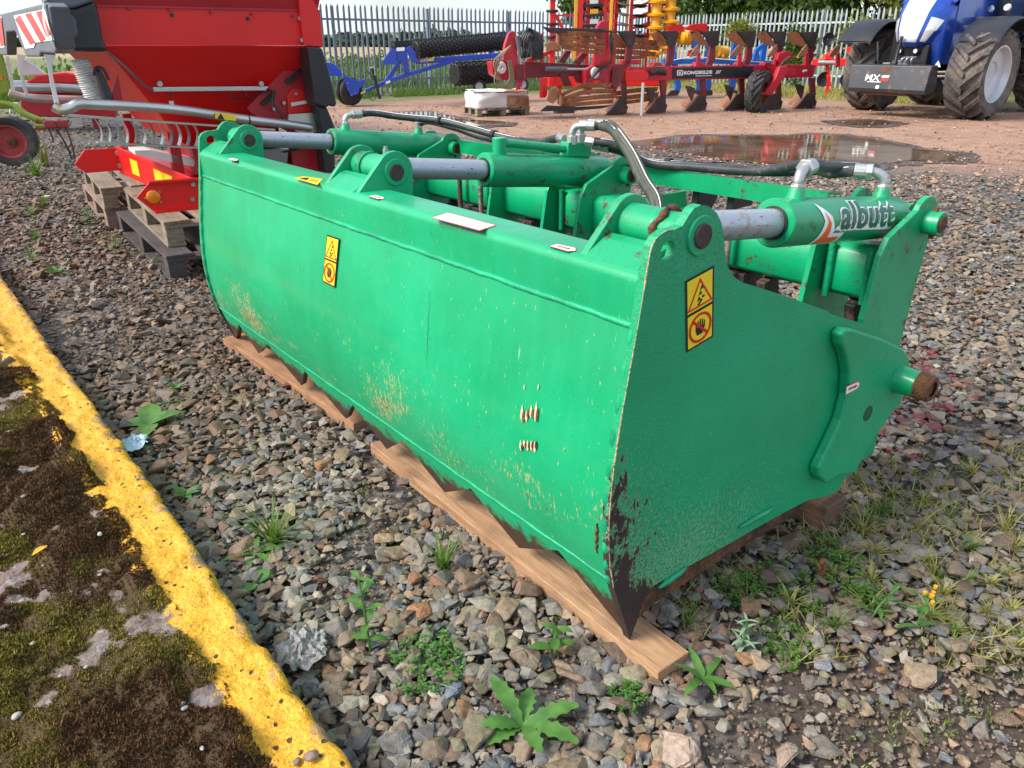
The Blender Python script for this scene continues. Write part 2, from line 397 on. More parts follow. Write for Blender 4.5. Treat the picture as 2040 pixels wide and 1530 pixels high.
M['brick'] = paint('red_brick', (0.36, 0.16, 0.10), .85, 0, .25, (0.5, 0.35, 0.25), .3, 12)
M['mx'] = paint('scratched_grey_ballast', (0.048, 0.050, 0.056), .42, .2, .2, (0.25, 0.12, 0.07), .12, 3)

# ---- ground of the yard: slate gravel near, red packed dirt beyond, grass by the fence, stubble far away
def ground_mat():
    s = SH('yard_ground'); P = s.pos(); X, Y, Z = s.xyz(P)
    v1 = s.vor(34, P); v2 = s.vor(60, P); nlo = s.noise(.55, 4, .6, P); nm = s.noise(4, 5, .6, P); nf = s.noise(40, 4, .6, P)
    cell = s.xyz(v1['Color'])[0]; cell2 = s.xyz(v1['Color'])[1]
    grav = s.ramp(cell, [(0, (.05, .045, .04)), (.3, (.12, .105, .09)), (.6, (.19, .17, .15)), (.85, (.26, .22, .18)), (1, (.20, .11, .06))])
    grav = s.mix(s.m_('MULTIPLY', s.step(v1['Distance'], .25, .62), .7), grav, (.03, .025, .02))
    mud = s.mix(s.step(nm, .35, .65), (.040, .028, .022), (.080, .055, .042)); mud = s.mix(s.step(v2['Distance'], .22, .12), mud, (.14, .11, .09))
    red = s.mix(s.step(nm, .3, .7), (.25, .135, .085), (.40, .235, .155))
    red = s.mix(s.m_('MULTIPLY', s.step(cell2, .62, .75), s.step(v1['Distance'], .45, .2)), red, (.48, .33, .25))
    red = s.mix(s.step(nlo, .55, .68), red, (.17, .10, .075))
    grass = s.mix(s.step(s.noise(2.6, 5, .65, P), .35, .65), (.17, .13, .055), (.075, .125, .025))
    stub = s.mix(s.step(s.noise(.05, 4, .6, P), .4, .6), (.42, .29, .15), (.30, .22, .12))
    scrub = s.mix(s.step(s.noise(.5, 5, .65, P), .35, .65), (.075, .12, .025), (.20, .20, .06))
    dep = s.m_('ADD', Y, s.m_('MULTIPLY', X, .62))           # metres; gravel gives way along a slanting line
    # close to the camera on the right: bare mud
    mx = s.m_('MULTIPLY', s.step(X, .30, .55), s.step(s.m_('ADD', s.m_('MULTIPLY', X, .14), Y), 1.58, 1.42))
    c = s.mix(s.m_('MAXIMUM', s.m_('MULTIPLY', mx, 1.0), s.step(nm, .62, .72)), grav, mud)
    c = s.mix(.45, c, mud) if False else c
    k_red = s.step(s.m_('ADD', dep, s.m_('MULTIPLY', s.m_('SUBTRACT', nlo, .5), 4.0)), 10.2, 12.0)
    c = s.mix(k_red, c, red)
    fdist = s.m_('SUBTRACT', s.m_('SUBTRACT', Y, s.m_('MULTIPLY', X, .80)), 27.8 * U - 3.4)   # towards the left fence run
    k_gr = s.step(s.m_('ADD', fdist, s.m_('MULTIPLY', s.m_('SUBTRACT', nm, .5), 3.5)), -.4, 1.2)
    fd2 = s.m_('SUBTRACT', s.m_('ADD', Y, s.m_('MULTIPLY', X, 1.36)), 41.7 * U - 6.5)
    k_gr2 = s.m_('MULTIPLY', s.step(s.m_('ADD', fd2, s.m_('MULTIPLY', s.m_('SUBTRACT', nm, .5), 5.0)), -1., 2.5), s.step(Y, 15.5, 17.5))
    c = s.mix(s.m_('MULTIPLY', s.m_('MAXIMUM', k_gr, k_gr2), .92), c, grass)
    c = s.mix(s.step(s.m_('ADD', fdist, s.m_('MULTIPLY', nlo, 2)), 5.5, 8), c, scrub)
    c = s.mix(s.step(s.m_('ADD', Y, s.m_('MULTIPLY', nlo, 20)), 75, 90), c, stub)
    c = s.mix(s.step(s.m_('ADD', Y, s.m_('MULTIPLY', nlo, 90)), 330, 360), c, (.085, .13, .04))
    h = s.m_('ADD', s.m_('MULTIPLY', s.m_('SUBTRACT', 1.0, v1['Distance']), s.m_('SUBTRACT', .55, s.m_('MULTIPLY', mx, .55))), s.m_('ADD', s.m_('MULTIPLY', nf, .55), s.m_('MULTIPLY', nm, 1.2)))
    return s.out(c, s.step(nm, .3, .7, .58, .85), 0, s.bump(h, .016))
M['ground'] = ground_mat()
def stone_mat(name, src):
    s = SH(name)
    if src == 'attr':
        a = s.node('ShaderNodeAttribute', attribute_name='tint'); base = a.outputs['Color']; co = s.pos()
    else:
        a = s.node('ShaderNodeObjectInfo'); base = a.outputs['Color']; co = s.pos()
    n = s.noise(85, 5, .65, co); n2 = s.noise(320, 3, .6, co)
    c = s.mix(s.step(n, .3, .72), s.mix(1.0, base, (.55, .52, .50), 'MULTIPLY'), s.mix(1.0, base, (1.25, 1.22, 1.18), 'MULTIPLY'))
    c = s.mix(s.m_('MULTIPLY', s.step(n2, .6, .72), .35), c, (.40, .36, .30))
    return s.out(c, s.step(n, .3, .7, .48, .72), 0, s.bump(s.m_('ADD', n, s.m_('MULTIPLY', n2, .4)), .003))
M['stone_a'] = stone_mat('slate_chippings', 'attr')
M['stone_o'] = stone_mat('slate_stone', 'obj')
def water():
    s = SH('muddy_water'); n = s.noise(6, 3, .5, s.pos())
    return s.out(s.mix(s.step(s.noise(1.5, 4, .6, s.pos()), .4, .65), (.10, .062, .038), (.20, .13, .085)), s.step(s.noise(2.2, 4, .6, s.pos()), .5, .7, .03, .09), 0, s.bump(n, .0010), spec=.6)
M['water'] = water()
def slab_mat():
    s = SH('mossy_concrete_with_yellow_paint'); co = s.co(); X, Y, Z = s.xyz(co)   # X along the edge, Y in from the edge (metres)
    nlo = s.noise(7, 4, .6); nm = s.noise(26, 5, .65); nf = s.noise(110, 4, .65); v = s.vor(70); vb = s.vor(30)
    agg = s.ramp(s.xyz(v['Color'])[0], [(0, (.09, .07, .06)), (.35, (.19, .145, .12)), (.7, (.30, .235, .21)), (1, (.17, .18, .20))])
    agg = s.mix(s.step(v['Distance'], .45, .62), agg, (.20, .14, .12))
    moss = s.mix(s.step(nm, .35, .65), (.030, .016, .006), (.085, .048, .013))
    moss = s.mix(.5, moss, (.05, .03, .010))
    at_ = s.node('ShaderNodeAttribute', attribute_name='tint'); c = s.mix(s.step(s.m_('ADD', s.xyz(at_.outputs['Color'])[0], s.m_('MULTIPLY', s.m_('SUBTRACT', nm, .5), .10)), .265, .305), agg, moss)
    yel = s.mix(s.step(nf, .35, .7), (.66, .285, .006), (.84, .46, .035)); yel = s.mix(s.step(nm, .56, .68), yel, (.66, .27, .005)); yel = s.mix(s.m_('MULTIPLY', s.step(s.noise(160, 3, .7), .60, .66), .8), yel, (.16, .085, .02))
    vb = s.vor(48, s.map(co, (1, 1, 1), (0, 0, 0), (0, 0, 0))); wob_ = s.m_('ADD', vb['Distance'], s.m_('MULTIPLY', s.m_('SUBTRACT', nf, .5), .45)); pit = s.m_('MULTIPLY', s.step(wob_, .24, .15), s.step(s.xyz(vb['Color'])[0], .60, .64))
    yel = s.mix(pit, yel, (.05, .03, .018))
    chip = s.step(s.m_('ADD', s.m_('MULTIPLY', nlo, .5), s.m_('MULTIPLY', nm, .5)), .635, .65)
    edgec = s.m_('MULTIPLY', s.step(Y, .045, .005), s.step(s.noise(11, 4, .6), .52, .56)); yel = s.mix(s.m_('MAXIMUM', chip, edgec), yel, (.15, .125, .125))
    w = s.m_('SUBTRACT', s.m_('ADD', Y, s.m_('MULTIPLY', s.m_('SUBTRACT', s.noise(15, 5, .65), .5), .13)), s.m_('SUBTRACT', s.m_('MULTIPLY', X, .020), .006))
    c = s.mix(s.step(w, .130, .123), c, yel)
    isy = s.step(w, .130, .123)
    side = s.step(Z, -.035, -.05); c = s.mix(s.m_('MULTIPLY', side, s.step(nm, .45, .5)), c, (.17, .15, .14))
    h = s.m_('ADD', s.m_('ADD', s.m_('MULTIPLY', nf, .6), nm), s.m_('MULTIPLY', pit, -1.2))
    return s.out(c, s.step(isy, 0, 1, .92, .5), 0, s.bump(h, .009))
M['slab'] = slab_mat()
def moss_mat():
    s = SH('moss_shoots'); a = s.node('ShaderNodeAttribute', attribute_name='tint')
    return s.out(a.outputs['Color'], .9)
M['moss'] = moss_mat()
def leaf_mat(name, a, b, trans=.25):
    s = SH(name); n = s.noise(30, 4); oi = s.node('ShaderNodeAttribute', attribute_name='tint')
    c = s.mix(s.step(n, .35, .65), a, b)
    s.b.inputs['Transmission Weight'].default_value = 0
    m = s.out(c, .55)
    tr = s.node('ShaderNodeBsdfTranslucent'); s.put(tr.inputs['Color'], s.mix(.5, c, (.25, .40, .03)))
    mx = s.node('ShaderNodeMixShader'); mx.inputs[0].default_value = trans
    o = [n_ for n_ in s.nt.nodes if n_.type == 'OUTPUT_MATERIAL'][0]
    s.nt.links.new(s.b.outputs[0], mx.inputs[1]); s.nt.links.new(tr.outputs[0], mx.inputs[2]); s.nt.links.new(mx.outputs[0], o.inputs['Surface'])
    return m
M['leaf_tree'] = leaf_mat('tree_leaves', (.030, .070, .012), (.085, .14, .022), .3)
M['leaf_tree_y'] = leaf_mat('yellowing_leaves', (.12, .16, .02), (.24, .22, .03), .35)
M['leaf_weed'] = leaf_mat('weed_leaves', (.050, .145, .024), (.105, .24, .045), .25)
M['leaf_pale'] = leaf_mat('pale_downy_leaves', (.22, .34, .20), (.34, .46, .30), .2)
M['grass'] = leaf_mat('grass_blades', (.075, .17, .022), (.17, .27, .05), .3)
M['grass_dry'] = leaf_mat('yellow_grass_blades', (.26, .27, .05), (.46, .38, .12), .3)
M['red_leaf'] = leaf_mat('red_weed_leaves', (.32, .03, .03), (.45, .08, .04), .25)
M['bark'] = paint('bark', (.10, .075, .05), .9, 0, .3, (.05, .04, .03), .4, 5, .01, 20)
M['far_wood'] = paint('far_wood_foliage', (.045, .070, .050), .95, 0, .3, (.07, .09, .05), .4, .2)
M['hill'] = paint('far_hill_grass', (.16, .19, .09), .95, 0, .2, (.28, .24, .12), .4, .01)
# ------------------------------------------------------------------ the setting
def sheet(name, xs, ys, zf, mat):
    m = MB(); m.grid(lambda a, b: (a, b, zf(a, b)), xs, ys); return m.build(name, mat, normals=False)
def ax(*segs):
    out = []
    for a, b, n in segs: out += list(np.linspace(a, b, n, endpoint=False))
    return out + [segs[-1][1]]
ground = sheet('ground', ax((-1800, -40, 8), (-40, 40, 160), (40, 1800, 8)), ax((-60, 0, 6), (0, 40, 100), (40, 2600, 12)),
               lambda x, y: -0.012 + (0.010 * (float(fbm(x * .9, y * .9, 3)) - .5) if y < 40 and abs(x) < 40 else 0), M['ground'])
tag(ground, kind='structure')

# ---- kerb slab the photographer stands on
HK = .13
KD = np.array([-0.63465547, 0.77279521, 0]); KN = np.array([-0.77279521, -0.63465547, 0])
kf = Frame((-0.27233756, 1.0, HK), KD, KN)
slab = None
def build_slab():
    global slab
    A = np.concatenate([np.arange(-2.2, -.2, .05), np.arange(-.2, 2.2, .011), np.arange(2.2, 4.6, .025), np.arange(4.6, 12, .15)])
    B = np.concatenate([np.linspace(-.004, .0, 2), np.linspace(.004, .06, 10), np.arange(.068, .55, .011), np.arange(.56, 1.2, .05), np.arange(1.2, 3.0, .3)])
    aa, bb = np.meshgrid(A, B, indexing='ij')
    r = .034
    wob = .030 * (fbm(aa * 2.1, aa * 0 + 1.5, 5, 3) - .5) + .020 * (fbm(aa * 9, aa * 0 + 3.5, 8, 3) - .5) + .035 * np.clip(.16 - np.abs(aa - 2.9), 0, 1)
    z = np.where(bb < r, -(r - np.sqrt(np.clip(r * r - (r - bb) ** 2, 0, None))), 0.0)
    lum = .030 * (fbm(aa * 13, bb * 13, 1, 4) - .5) + .016 * (fbm(aa * 42, bb * 42, 2, 3) - .5)
    moss = fbm(aa * 7, bb * 7, 9, 4)
    lum += np.where(bb > .13, np.clip(moss - .34, 0, 1) * .12, 0) * np.clip((bb - .13) / .04, 0, 1)
    z = z + lum
    z[:, 0] = -HK - .03; z[:, 1] = -.06
    bbw = bb + wob * np.clip(1 - bb / .35, 0, 1)
    V = np.stack([aa, bbw, z], -1).reshape(-1, 3)
    nb = len(B); m = MB(); m.v = [tuple(v) for v in V]
    m.f = [(i * nb + j, i * nb + j + 1, (i + 1) * nb + j + 1, (i + 1) * nb + j) for i in range(len(A) - 1) for j in range(nb - 1)]
    o = m.build('kerb', M['slab'], smooth=60, normals=False)
    at = o.data.color_attributes.new('tint', 'FLOAT_COLOR', 'POINT'); mm = moss.reshape(-1, 1); at.data.foreach_set('color', np.concatenate([mm, mm, mm, mm * 0 + 1], 1).reshape(-1).astype(np.float32))
    Mx = Matrix(kf.R.tolist()).to_4x4(); Mx.translation = Vector((kf.P * U).tolist()); o.matrix_world = Mx
    tag(o, 'mossy concrete slab with a thick flaking yellow painted edge', 'kerb', kind='structure'); slab = o
    return aa, bbw, z
SLAB = build_slab()
def slab_z(a, b):
    i = np.clip(np.searchsorted(SLAB[0][:, 0], a), 0, SLAB[0].shape[0] - 1)
    j = np.clip(np.searchsorted(SLAB[1][int(i), :], b), 0, SLAB[1].shape[1] - 1); return float(SLAB[2][int(i), int(j)])

def soup(name, mat, tris, cols, parent=None, kind='stuff'):
    """tris: (n,3,3) array in units; cols (n,3)"""
    n = len(tris); me = bpy.data.meshes.new(name)
    me.vertices.add(3 * n); me.vertices.foreach_set('co', (tris.reshape(-1) * U).astype(np.float32))
    me.loops.add(3 * n); me.loops.foreach_set('vertex_index', np.arange(3 * n, dtype=np.int32))
    me.polygons.add(n); me.polygons.foreach_set('loop_start', np.arange(0, 3 * n, 3, dtype=np.int32))
    me.update(calc_edges=True)
    if cols is not None:
        at = me.color_attributes.new('tint', 'FLOAT_COLOR', 'POINT')
        c = np.concatenate([np.repeat(cols, 3, 0), np.ones((3 * n, 1))], 1); at.data.foreach_set('color', c.reshape(-1).astype(np.float32))
    me.materials.append(mat); o = bpy.data.objects.new(name, me); COL.objects.link(o)
    if parent is not None: o.parent = parent
    if kind: o['kind'] = kind
    return o

def moss_shoots():
    n = 300000
    a = rng.uniform(-.2, 2.7, n); b = rng.uniform(.10, .70, n)
    mk = fbm(a * 7, b * 7, 9, 4) + .12 * (fbm(a * 26, b * 26, 4, 3) - .5)
    keep = (mk > .275) & (b > .135 + .06 * (fbm(a * 14, b * 14, 12, 3) - .5)); a, b, mk = a[keep], b[keep], mk[keep]; n = len(a)
    ia = np.clip(np.searchsorted(SLAB[0][:, 0], a), 0, SLAB[0].shape[0] - 1)
    jb = np.clip(np.searchsorted(SLAB[1][SLAB[1].shape[0] // 2], b), 0, SLAB[1].shape[1] - 1); z = SLAB[2][ia, jb]
    ln = rng.uniform(.004, .010, n) * (1 + .8 * (mk - .45)); an = rng.uniform(0, 2 * pi, n); w = rng.uniform(.0016, .0034, n)
    base = np.stack([a, b, z - .002], 1); d = np.stack([np.cos(an), np.sin(an), 0 * an], 1)
    lean = np.stack([rng.normal(0, .4, n), rng.normal(0, .4, n), np.ones(n)], 1)
    T = np.stack([base - d * w[:, None], base + d * w[:, None], base + lean * ln[:, None]], 1)
    g = np.clip((fbm(a * 4.1, b * 4.1, 21, 4) - .47) * 6, 0, 1)[:, None]; rnd = rng.uniform(.55, 1.35, (n, 1))
    cols = ((1 - g) * np.array([.105, .047, .013]) + g * np.array([.23, .18, .026])) * rnd
    o = soup('moss', M['moss'], T, cols); o.matrix_world = slab.matrix_world; o.parent = None
    tag(o, 'dark brown and olive moss growing on the concrete slab', 'moss')
moss_shoots()

# ---- gravel
def stone_shape(seed, k0=13, k1=19):
    r = np.random.default_rng(seed); k = r.integers(k0, k1)
    p = r.normal(size=(k, 3)); p /= np.linalg.norm(p, axis=1)[:, None]
    p *= np.array([1, r.uniform(.62, .95), r.uniform(.34, .58)]) * r.uniform(.88, 1.08, (k, 1))
    bm = bmesh.new()
    for q in p: bm.verts.new(q)
    res = bmesh.ops.convex_hull(bm, input=bm.verts[:])
    bmesh.ops.delete(bm, geom=[v for v in bm.verts if not v.link_faces], context='VERTS')
    bmesh.ops.triangulate(bm, faces=bm.faces[:]); bmesh.ops.recalc_face_normals(bm, faces=bm.faces[:])
    bm.verts.index_update(); T = np.array([[tuple(v.co) for v in f.verts] for f in bm.faces]); bm.free(); return T
SHAPES = [stone_shape(100 + i, *((13, 18) if i % 2 else (9, 12))) for i in range(28)] + [stone_shape(300 + i, 8, 10) for i in range(10)]
PAL = np.array([(.185, .175, .16), (.24, .23, .205), (.15, .165, .185), (.255, .20, .14), (.175, .125, .09), (.20, .185, .125), (.26, .15, .08), (.36, .33, .28), (.22, .15, .12), (.10, .095, .095)])
PW = np.array([.20, .16, .12, .13, .12, .09, .025, .05, .06, .045]); PW = PW / PW.sum()
def to_px(P):
    q = P - CAM; fw = q[:, 1] * cos(PIT) - q[:, 2] * sin(PIT); up = q[:, 1] * sin(PIT) + q[:, 2] * cos(PIT)
    return 1020 + F * q[:, 0] / fw, 765 - F * up / fw
def in_poly(u, v, poly):
    ins = np.zeros(len(u), bool); n = len(poly)
    for i in range(n):
        x1, y1 = poly[i]; x2, y2 = poly[(i + 1) % n]
        c = ((y1 > v) != (y2 > v)) & (u < (x2 - x1) * (v - y1) / (y2 - y1 + 1e-9) + x1); ins ^= c
    return ins
MUD = [(1370, 1420), (1500, 1350), (1640, 1320), (1850, 1330), (3100, 1260), (3100, 2000), (1500, 2000), (1400, 1560)]
WEEDY = [(1330, 1190), (1560, 1060), (1700, 950), (2500, 800), (2500, 1330), (1900, 1330), (1560, 1330), (1380, 1300)]
def gravel():
    tiers = [(1.0, 2.3, .0205, .0195), (2.3, 3.8, .026, .0215), (3.8, 6.2, .033, .023), (6.2, 9.0, .050, .027), (9.0, 12.0, .075, .028), (12.0, 20.0, .16, .030)]
    P = []; S = []
    for y0, y1, sp, sz in tiers:
        hw = .80 * y1 + 1.3
        gx, gy = np.meshgrid(np.arange(-hw, hw, sp), np.arange(y0, y1, sp)); gx = gx.ravel(); gy = gy.ravel()
        gx = gx + rng.uniform(-.6, .6, gx.shape) * sp; gy = gy + rng.uniform(-.6, .6, gy.shape) * sp
        k = (gx > -.80 * gy - .5) & (gx < .80 * gy + 1.3); P.append(np.stack([gx[k], gy[k]], 1)); S.append(np.full(k.sum(), sz))
    P = np.concatenate(P); S = np.concatenate(S); n = len(P)
    # not on the slab
    rel = P - np.array(kf.P[:2]); b = rel @ KN[:2]; k = b < .01
    Pw = np.concatenate([P, np.zeros((n, 1))], 1); u, v = to_px(Pw)
    k &= (u > -260) & (u < 3100) & (v < 2000)
    keep = rng.uniform(0, 1, n)
    mud = in_poly(u, v, MUD); weed = in_poly(u, v, WEEDY)
    k &= ~(mud & (keep > .36)); k &= ~(weed & (keep > .66))
    bare = fbm(P[:, 0] * 2.4, P[:, 1] * 2.4, 31, 3); k &= ~((bare < .33) & (keep > .35))
    dep = (P[:, 1] + .62 * P[:, 0]); k &= keep < np.interp(dep, [9.0, 13.0], [1.0, .30]) + (dep < 9)
    P, S, u, v, mud = P[k], S[k], u[k], v[k], mud[k]; n = len(P)
    sz = S * np.exp(rng.normal(0, .33, n)); sz = np.where(rng.uniform(0, 1, n) < .03, sz * 1.7, sz); sz = np.clip(sz, .008, .062)
    sz = np.where(mud & (rng.uniform(0, 1, n) < .5), sz * .6, sz)
    ci = rng.choice(len(PAL), n, p=PW); col = PAL[ci] * rng.uniform(.72, 1.3, (n, 1))
    rd = np.clip((fbm(P[:, 0] * .9, P[:, 1] * .9, 41, 3) - .45) * 2, 0, 1)[:, None]; col = col * (1 - .35 * rd) + col * np.array([1.15, .92, .8]) * .35 * rd
    far = rng.uniform(0, 1, n) < np.interp(P[:, 1] + .62 * P[:, 0], [9.5, 13.0], [0, 1]); col[far] = np.array([.40, .27, .20]) * rng.uniform(.7, 1.35, (far.sum(), 1)); sz = np.where(far, sz * .8, sz)
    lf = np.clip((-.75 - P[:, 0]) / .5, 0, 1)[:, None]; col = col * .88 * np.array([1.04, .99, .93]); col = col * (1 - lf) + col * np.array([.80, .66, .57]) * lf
    # a patch of stones stained red beside the grab
    ru, rv = u - 1790, v - 800; red = (np.hypot(ru / 110, rv / 110) < 1 + .3 * rng.normal(size=n)) & (rng.uniform(0, 1, n) < .30)
    col[red] = np.array([.17, .035, .045]) * rng.uniform(.7, 1.3, (red.sum(), 1))
    si = np.where(P[:, 1] < 3.4, rng.integers(0, 28, n), rng.integers(28, 38, n)); rz = rng.uniform(0, 2 * pi, n); tx = rng.normal(0, .17, n); ty = rng.normal(0, .17, n)
    z = sz * .20 + np.clip(rng.normal(.002, .005, n), -.006, .015) - np.where(mud, sz * .22, 0)
    def mats(i):
        cz, sz_ = np.cos(rz[i]), np.sin(rz[i]); R = np.zeros((len(i), 3, 3)); one = np.ones(len(i))
        Rz = np.stack([np.stack([cz, -sz_, 0 * one], 1), np.stack([sz_, cz, 0 * one], 1), np.stack([0 * one, 0 * one, one], 1)], 1)
        c, s_ = np.cos(tx[i]), np.sin(tx[i]); Rx = np.stack([np.stack([one, 0 * one, 0 * one], 1), np.stack([0 * one, c, -s_], 1), np.stack([0 * one, s_, c], 1)], 1)
        c, s_ = np.cos(ty[i]), np.sin(ty[i]); Ry = np.stack([np.stack([c, 0 * one, s_], 1), np.stack([0 * one, one, 0 * one], 1), np.stack([-s_, 0 * one, c], 1)], 1)
        return np.einsum('nij,njk,nkl->nil', Rx, Ry, Rz)
    PUD = [(1285, 283), (1400, 271), (1560, 270), (1700, 272), (1800, 290), (1900, 312), (1890, 322), (1780, 322), (1650, 345), (1560, 330), (1450, 318), (1330, 300)]
    wet = in_poly(u, v, PUD); z[wet] -= .05
    # the 300 that show largest become single stones, children of the ground
    fw = P[:, 1] * cos(PIT) + H * sin(PIT); app = sz / fw
    vis = (u > 0) & (u < 2040) & (v > 0) & (v < 1530) & ~in_poly(u, v, [(400, 300), (430, 640), (1250, 1280), (1680, 960), (1840, 400), (1400, 400)])
    order = np.argsort(-np.where(vis, app, 0)); big = order[:300]; rest = np.setdiff1d(np.arange(n), big)
    T = []; C_ = []
    for k_ in range(len(SHAPES)):
        i = rest[si[rest] == k_]
        if not len(i): continue
        R = mats(i); t = np.einsum('nij,fvj->nfvi', R, SHAPES[k_]) * sz[i][:, None, None, None]
        t += np.stack([P[i, 0], P[i, 1], z[i]], 1)[:, None, None, :]
        T.append(t.reshape(-1, 3, 3)); C_.append(np.repeat(col[i], len(SHAPES[k_]), 0))
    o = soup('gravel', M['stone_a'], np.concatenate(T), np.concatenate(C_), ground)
    tag(o, 'loose grey and brown slate chippings covering the yard', None)
    mes = []
    for k_ in range(len(SHAPES)):
        me = bpy.data.meshes.new('stone'); t = SHAPES[k_].reshape(-1, 3) * U
        me.from_pydata(t.tolist(), [], [(3 * j, 3 * j + 1, 3 * j + 2) for j in range(len(SHAPES[k_]))]); me.materials.append(M['stone_o'])
        bm = bmesh.new(); bm.from_mesh(me); bmesh.ops.remove_doubles(bm, verts=bm.verts[:], dist=1e-5)
        bmesh.ops.bevel(bm, geom=bm.edges[:], offset=.05, segments=1, affect='EDGES'); bm.to_mesh(me); bm.free(); mes.append(me)
    R = mats(big)
    for j, i in enumerate(big):
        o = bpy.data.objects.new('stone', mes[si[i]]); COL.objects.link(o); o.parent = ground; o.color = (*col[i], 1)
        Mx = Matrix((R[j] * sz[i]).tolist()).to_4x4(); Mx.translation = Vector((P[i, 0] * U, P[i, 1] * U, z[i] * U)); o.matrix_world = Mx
    return n
NST = gravel()
def fines():
    n = 26000; y = rng.uniform(1.0, 3.6, n); x = rng.uniform(-1, 1, n) * (.75 * y + .3); P = np.stack([x, y], 1); b = (P - kf.P[:2]) @ KN[:2]; P = P[b < .0]; n = len(P)
    sz = rng.uniform(.003, .009, n); sh = SHAPES[30]; an = rng.uniform(0, 2 * pi, n); c, s_ = np.cos(an), np.sin(an)
    R = np.zeros((n, 3, 3)); R[:, 0, 0] = c; R[:, 0, 1] = -s_; R[:, 1, 0] = s_; R[:, 1, 1] = c; R[:, 2, 2] = 1
    T = np.einsum('nij,fvj->nfvi', R, sh) * sz[:, None, None, None] + np.concatenate([P, rng.uniform(-.010, .004, (n, 1))], 1)[:, None, None, :]
    col = np.array([.17, .125, .095]) * rng.uniform(.5, 1.8, (n, 1)); o = soup('grit', M['stone_a'], T.reshape(-1, 3, 3), np.repeat(col, len(sh), 0), ground); tag(o, 'fine brown grit between the chippings')
fines()
def big_stone(u, v, su, shape, col, rz=0.0, flat=.45):
    p = G(u, v); fw = p[1] * cos(PIT) + H * sin(PIT); s_ = su * fw / F
    o = bpy.data.objects.new('stone', bpy.data.meshes.new('stone'))
    t = SHAPES[shape].reshape(-1, 3) * U; o.data.from_pydata(t.tolist(), [], [(3 * j, 3 * j + 1, 3 * j + 2) for j in range(len(SHAPES[shape]))]); o.data.materials.append(M['stone_o'])
    bm = bmesh.new(); bm.from_mesh(o.data); bmesh.ops.remove_doubles(bm, verts=bm.verts[:], dist=1e-5); bmesh.ops.bevel(bm, geom=bm.edges[:], offset=.07, segments=2, affect='EDGES'); bm.to_mesh(o.data); bm.free()
    COL.objects.link(o); o.parent = ground; o.color = (*col, 1)
    o.matrix_world = Matrix.Translation(Vector((p[0] * U, p[1] * U, s_ * .30 * U))) @ Matrix.Rotation(rz, 4, 'Z') @ Matrix.Diagonal((s_, s_, s_ * 1.0, 1)); return o
for a in ((1345, 1500, 62, 3, (.36, .27, .21), .8), (1570, 1520, 50, 8, (.30, .23, .18), .2), (1345 - 380, 1350, 36, 12, (.17, .165, .13), .4), (1045, 1320, 42, 5, (.19, .15, .11), 1.2),
          (835, 1225, 32, 9, (.33, .15, .07), .7), (825, 1165, 28, 2, (.26, .12, .06), 2.2), (640, 1160, 26, 6, (.20, .11, .07), .1), (875, 1165, 27, 15, (.27, .13, .07), .5),
          (905, 1385, 32, 17, (.13, .16, .21), 1.5), (790, 1490, 42, 19, (.16, .15, .14), .3), (720, 1480, 40, 21, (.12, .11, .11), 1.9), (490, 965, 20, 4, (.17, .17, .15), .3),
          (600, 1150, 24, 7, (.18, .18, .17), 2.0), (1130, 1500, 34, 11, (.21, .16, .12), .1), (1715, 1250, 28, 14, (.36, .31, .26), .2), (1730, 1280, 34, 20, (.24, .19, .16), 1.0), (1640, 1330, 26, 22, (.22, .23, .25), .3)):
    big_stone(*a)

# ---- puddles
def puddle(name, pts, label, seed):
    P = [G(*q) for q in pts]; P = catmull(P + [P[0]], 6)[:-1]
    c = np.mean(P, 0); out = []
    for i, p in enumerate(P):
        d = p - c; k = 1 + .30 * (fbm(np.array([i * .9]), np.array([.3]), seed, 3)[0] - .5); q = c + d * k; out.append((q[0], q[1], 0.004))
    m = MB(); m.add([(c[0], c[1], .004)] + out, [(0, i + 1, (i + 1) % len(out) + 1) for i in range(len(out))])
    o = tag(m.build(name, M['water'], normals=False), label, 'puddle', kind='structure')
    ring = []; 
    for i, q in enumerate(out):
        d = np.array(q) - c; k = 1.0 + (.45 / np.linalg.norm(d)) * (.25 + 1.1 * fbm(np.array([i * .55]), np.array([2.3]), seed + 4, 3)[0]) * .8; w = c + d * k; ring.append((w[0], w[1], -.002))
    m = MB(); m.add([(c[0], c[1], -.002)] + ring, [(0, i + 1, (i + 1) % len(ring) + 1) for i in range(len(ring))]); tag(m.build('wet_mud', M['wet'], normals=False), kind='structure')
    return o
puddle('puddle', [(1285, 283), (1400, 271), (1560, 270), (1700, 272), (1800, 290), (1900, 312), (1890, 322), (1780, 322), (1650, 345), (1560, 330), (1450, 318), (1330, 300)], 'large muddy puddle in the red dirt behind the green grab', 3)
puddle('puddle', [(770, 226), (850, 222), (900, 232), (930, 240), (1000, 242), (990, 250), (900, 252), (850, 240), (790, 234)], 'small bright puddle in front of the blue roller', 5)
puddle('puddle', [(1670, 242), (1710, 239), (1760, 241), (1770, 247), (1720, 250), (1680, 247)], 'narrow dark puddle beside the tractor ballast block', 8)
# ------------------------------------------------------------------ green shear grab
_d1 = ray(-280, 110); _d1 = _d1 / np.linalg.norm(_d1)
_d2 = np.cross(_d1, (0, 0, 1)); _d2 /= np.linalg.norm(_d2); _d3 = np.cross(_d2, _d1)
gf = Frame(G(1255, 1275, .05), _d2, _d1, _d3)
K = 1.0262
WG = 2.69 * K
M['cream'] = paint('bare_primer', (.58, .50, .30), .7, 0, .15)
grab = thing('shear_grab', 'green hydraulic shear grab with a toothed curved jaw resting on timber planks', 'grab', gf)
def g_(t, s, z): return (t * K, s * K, z * K)
def spx(u, v, s=0): q = gf.y(u, v, s * K); return (q[0], q[2])          # pixel on a plane across the grab
FR = M['g_frame']
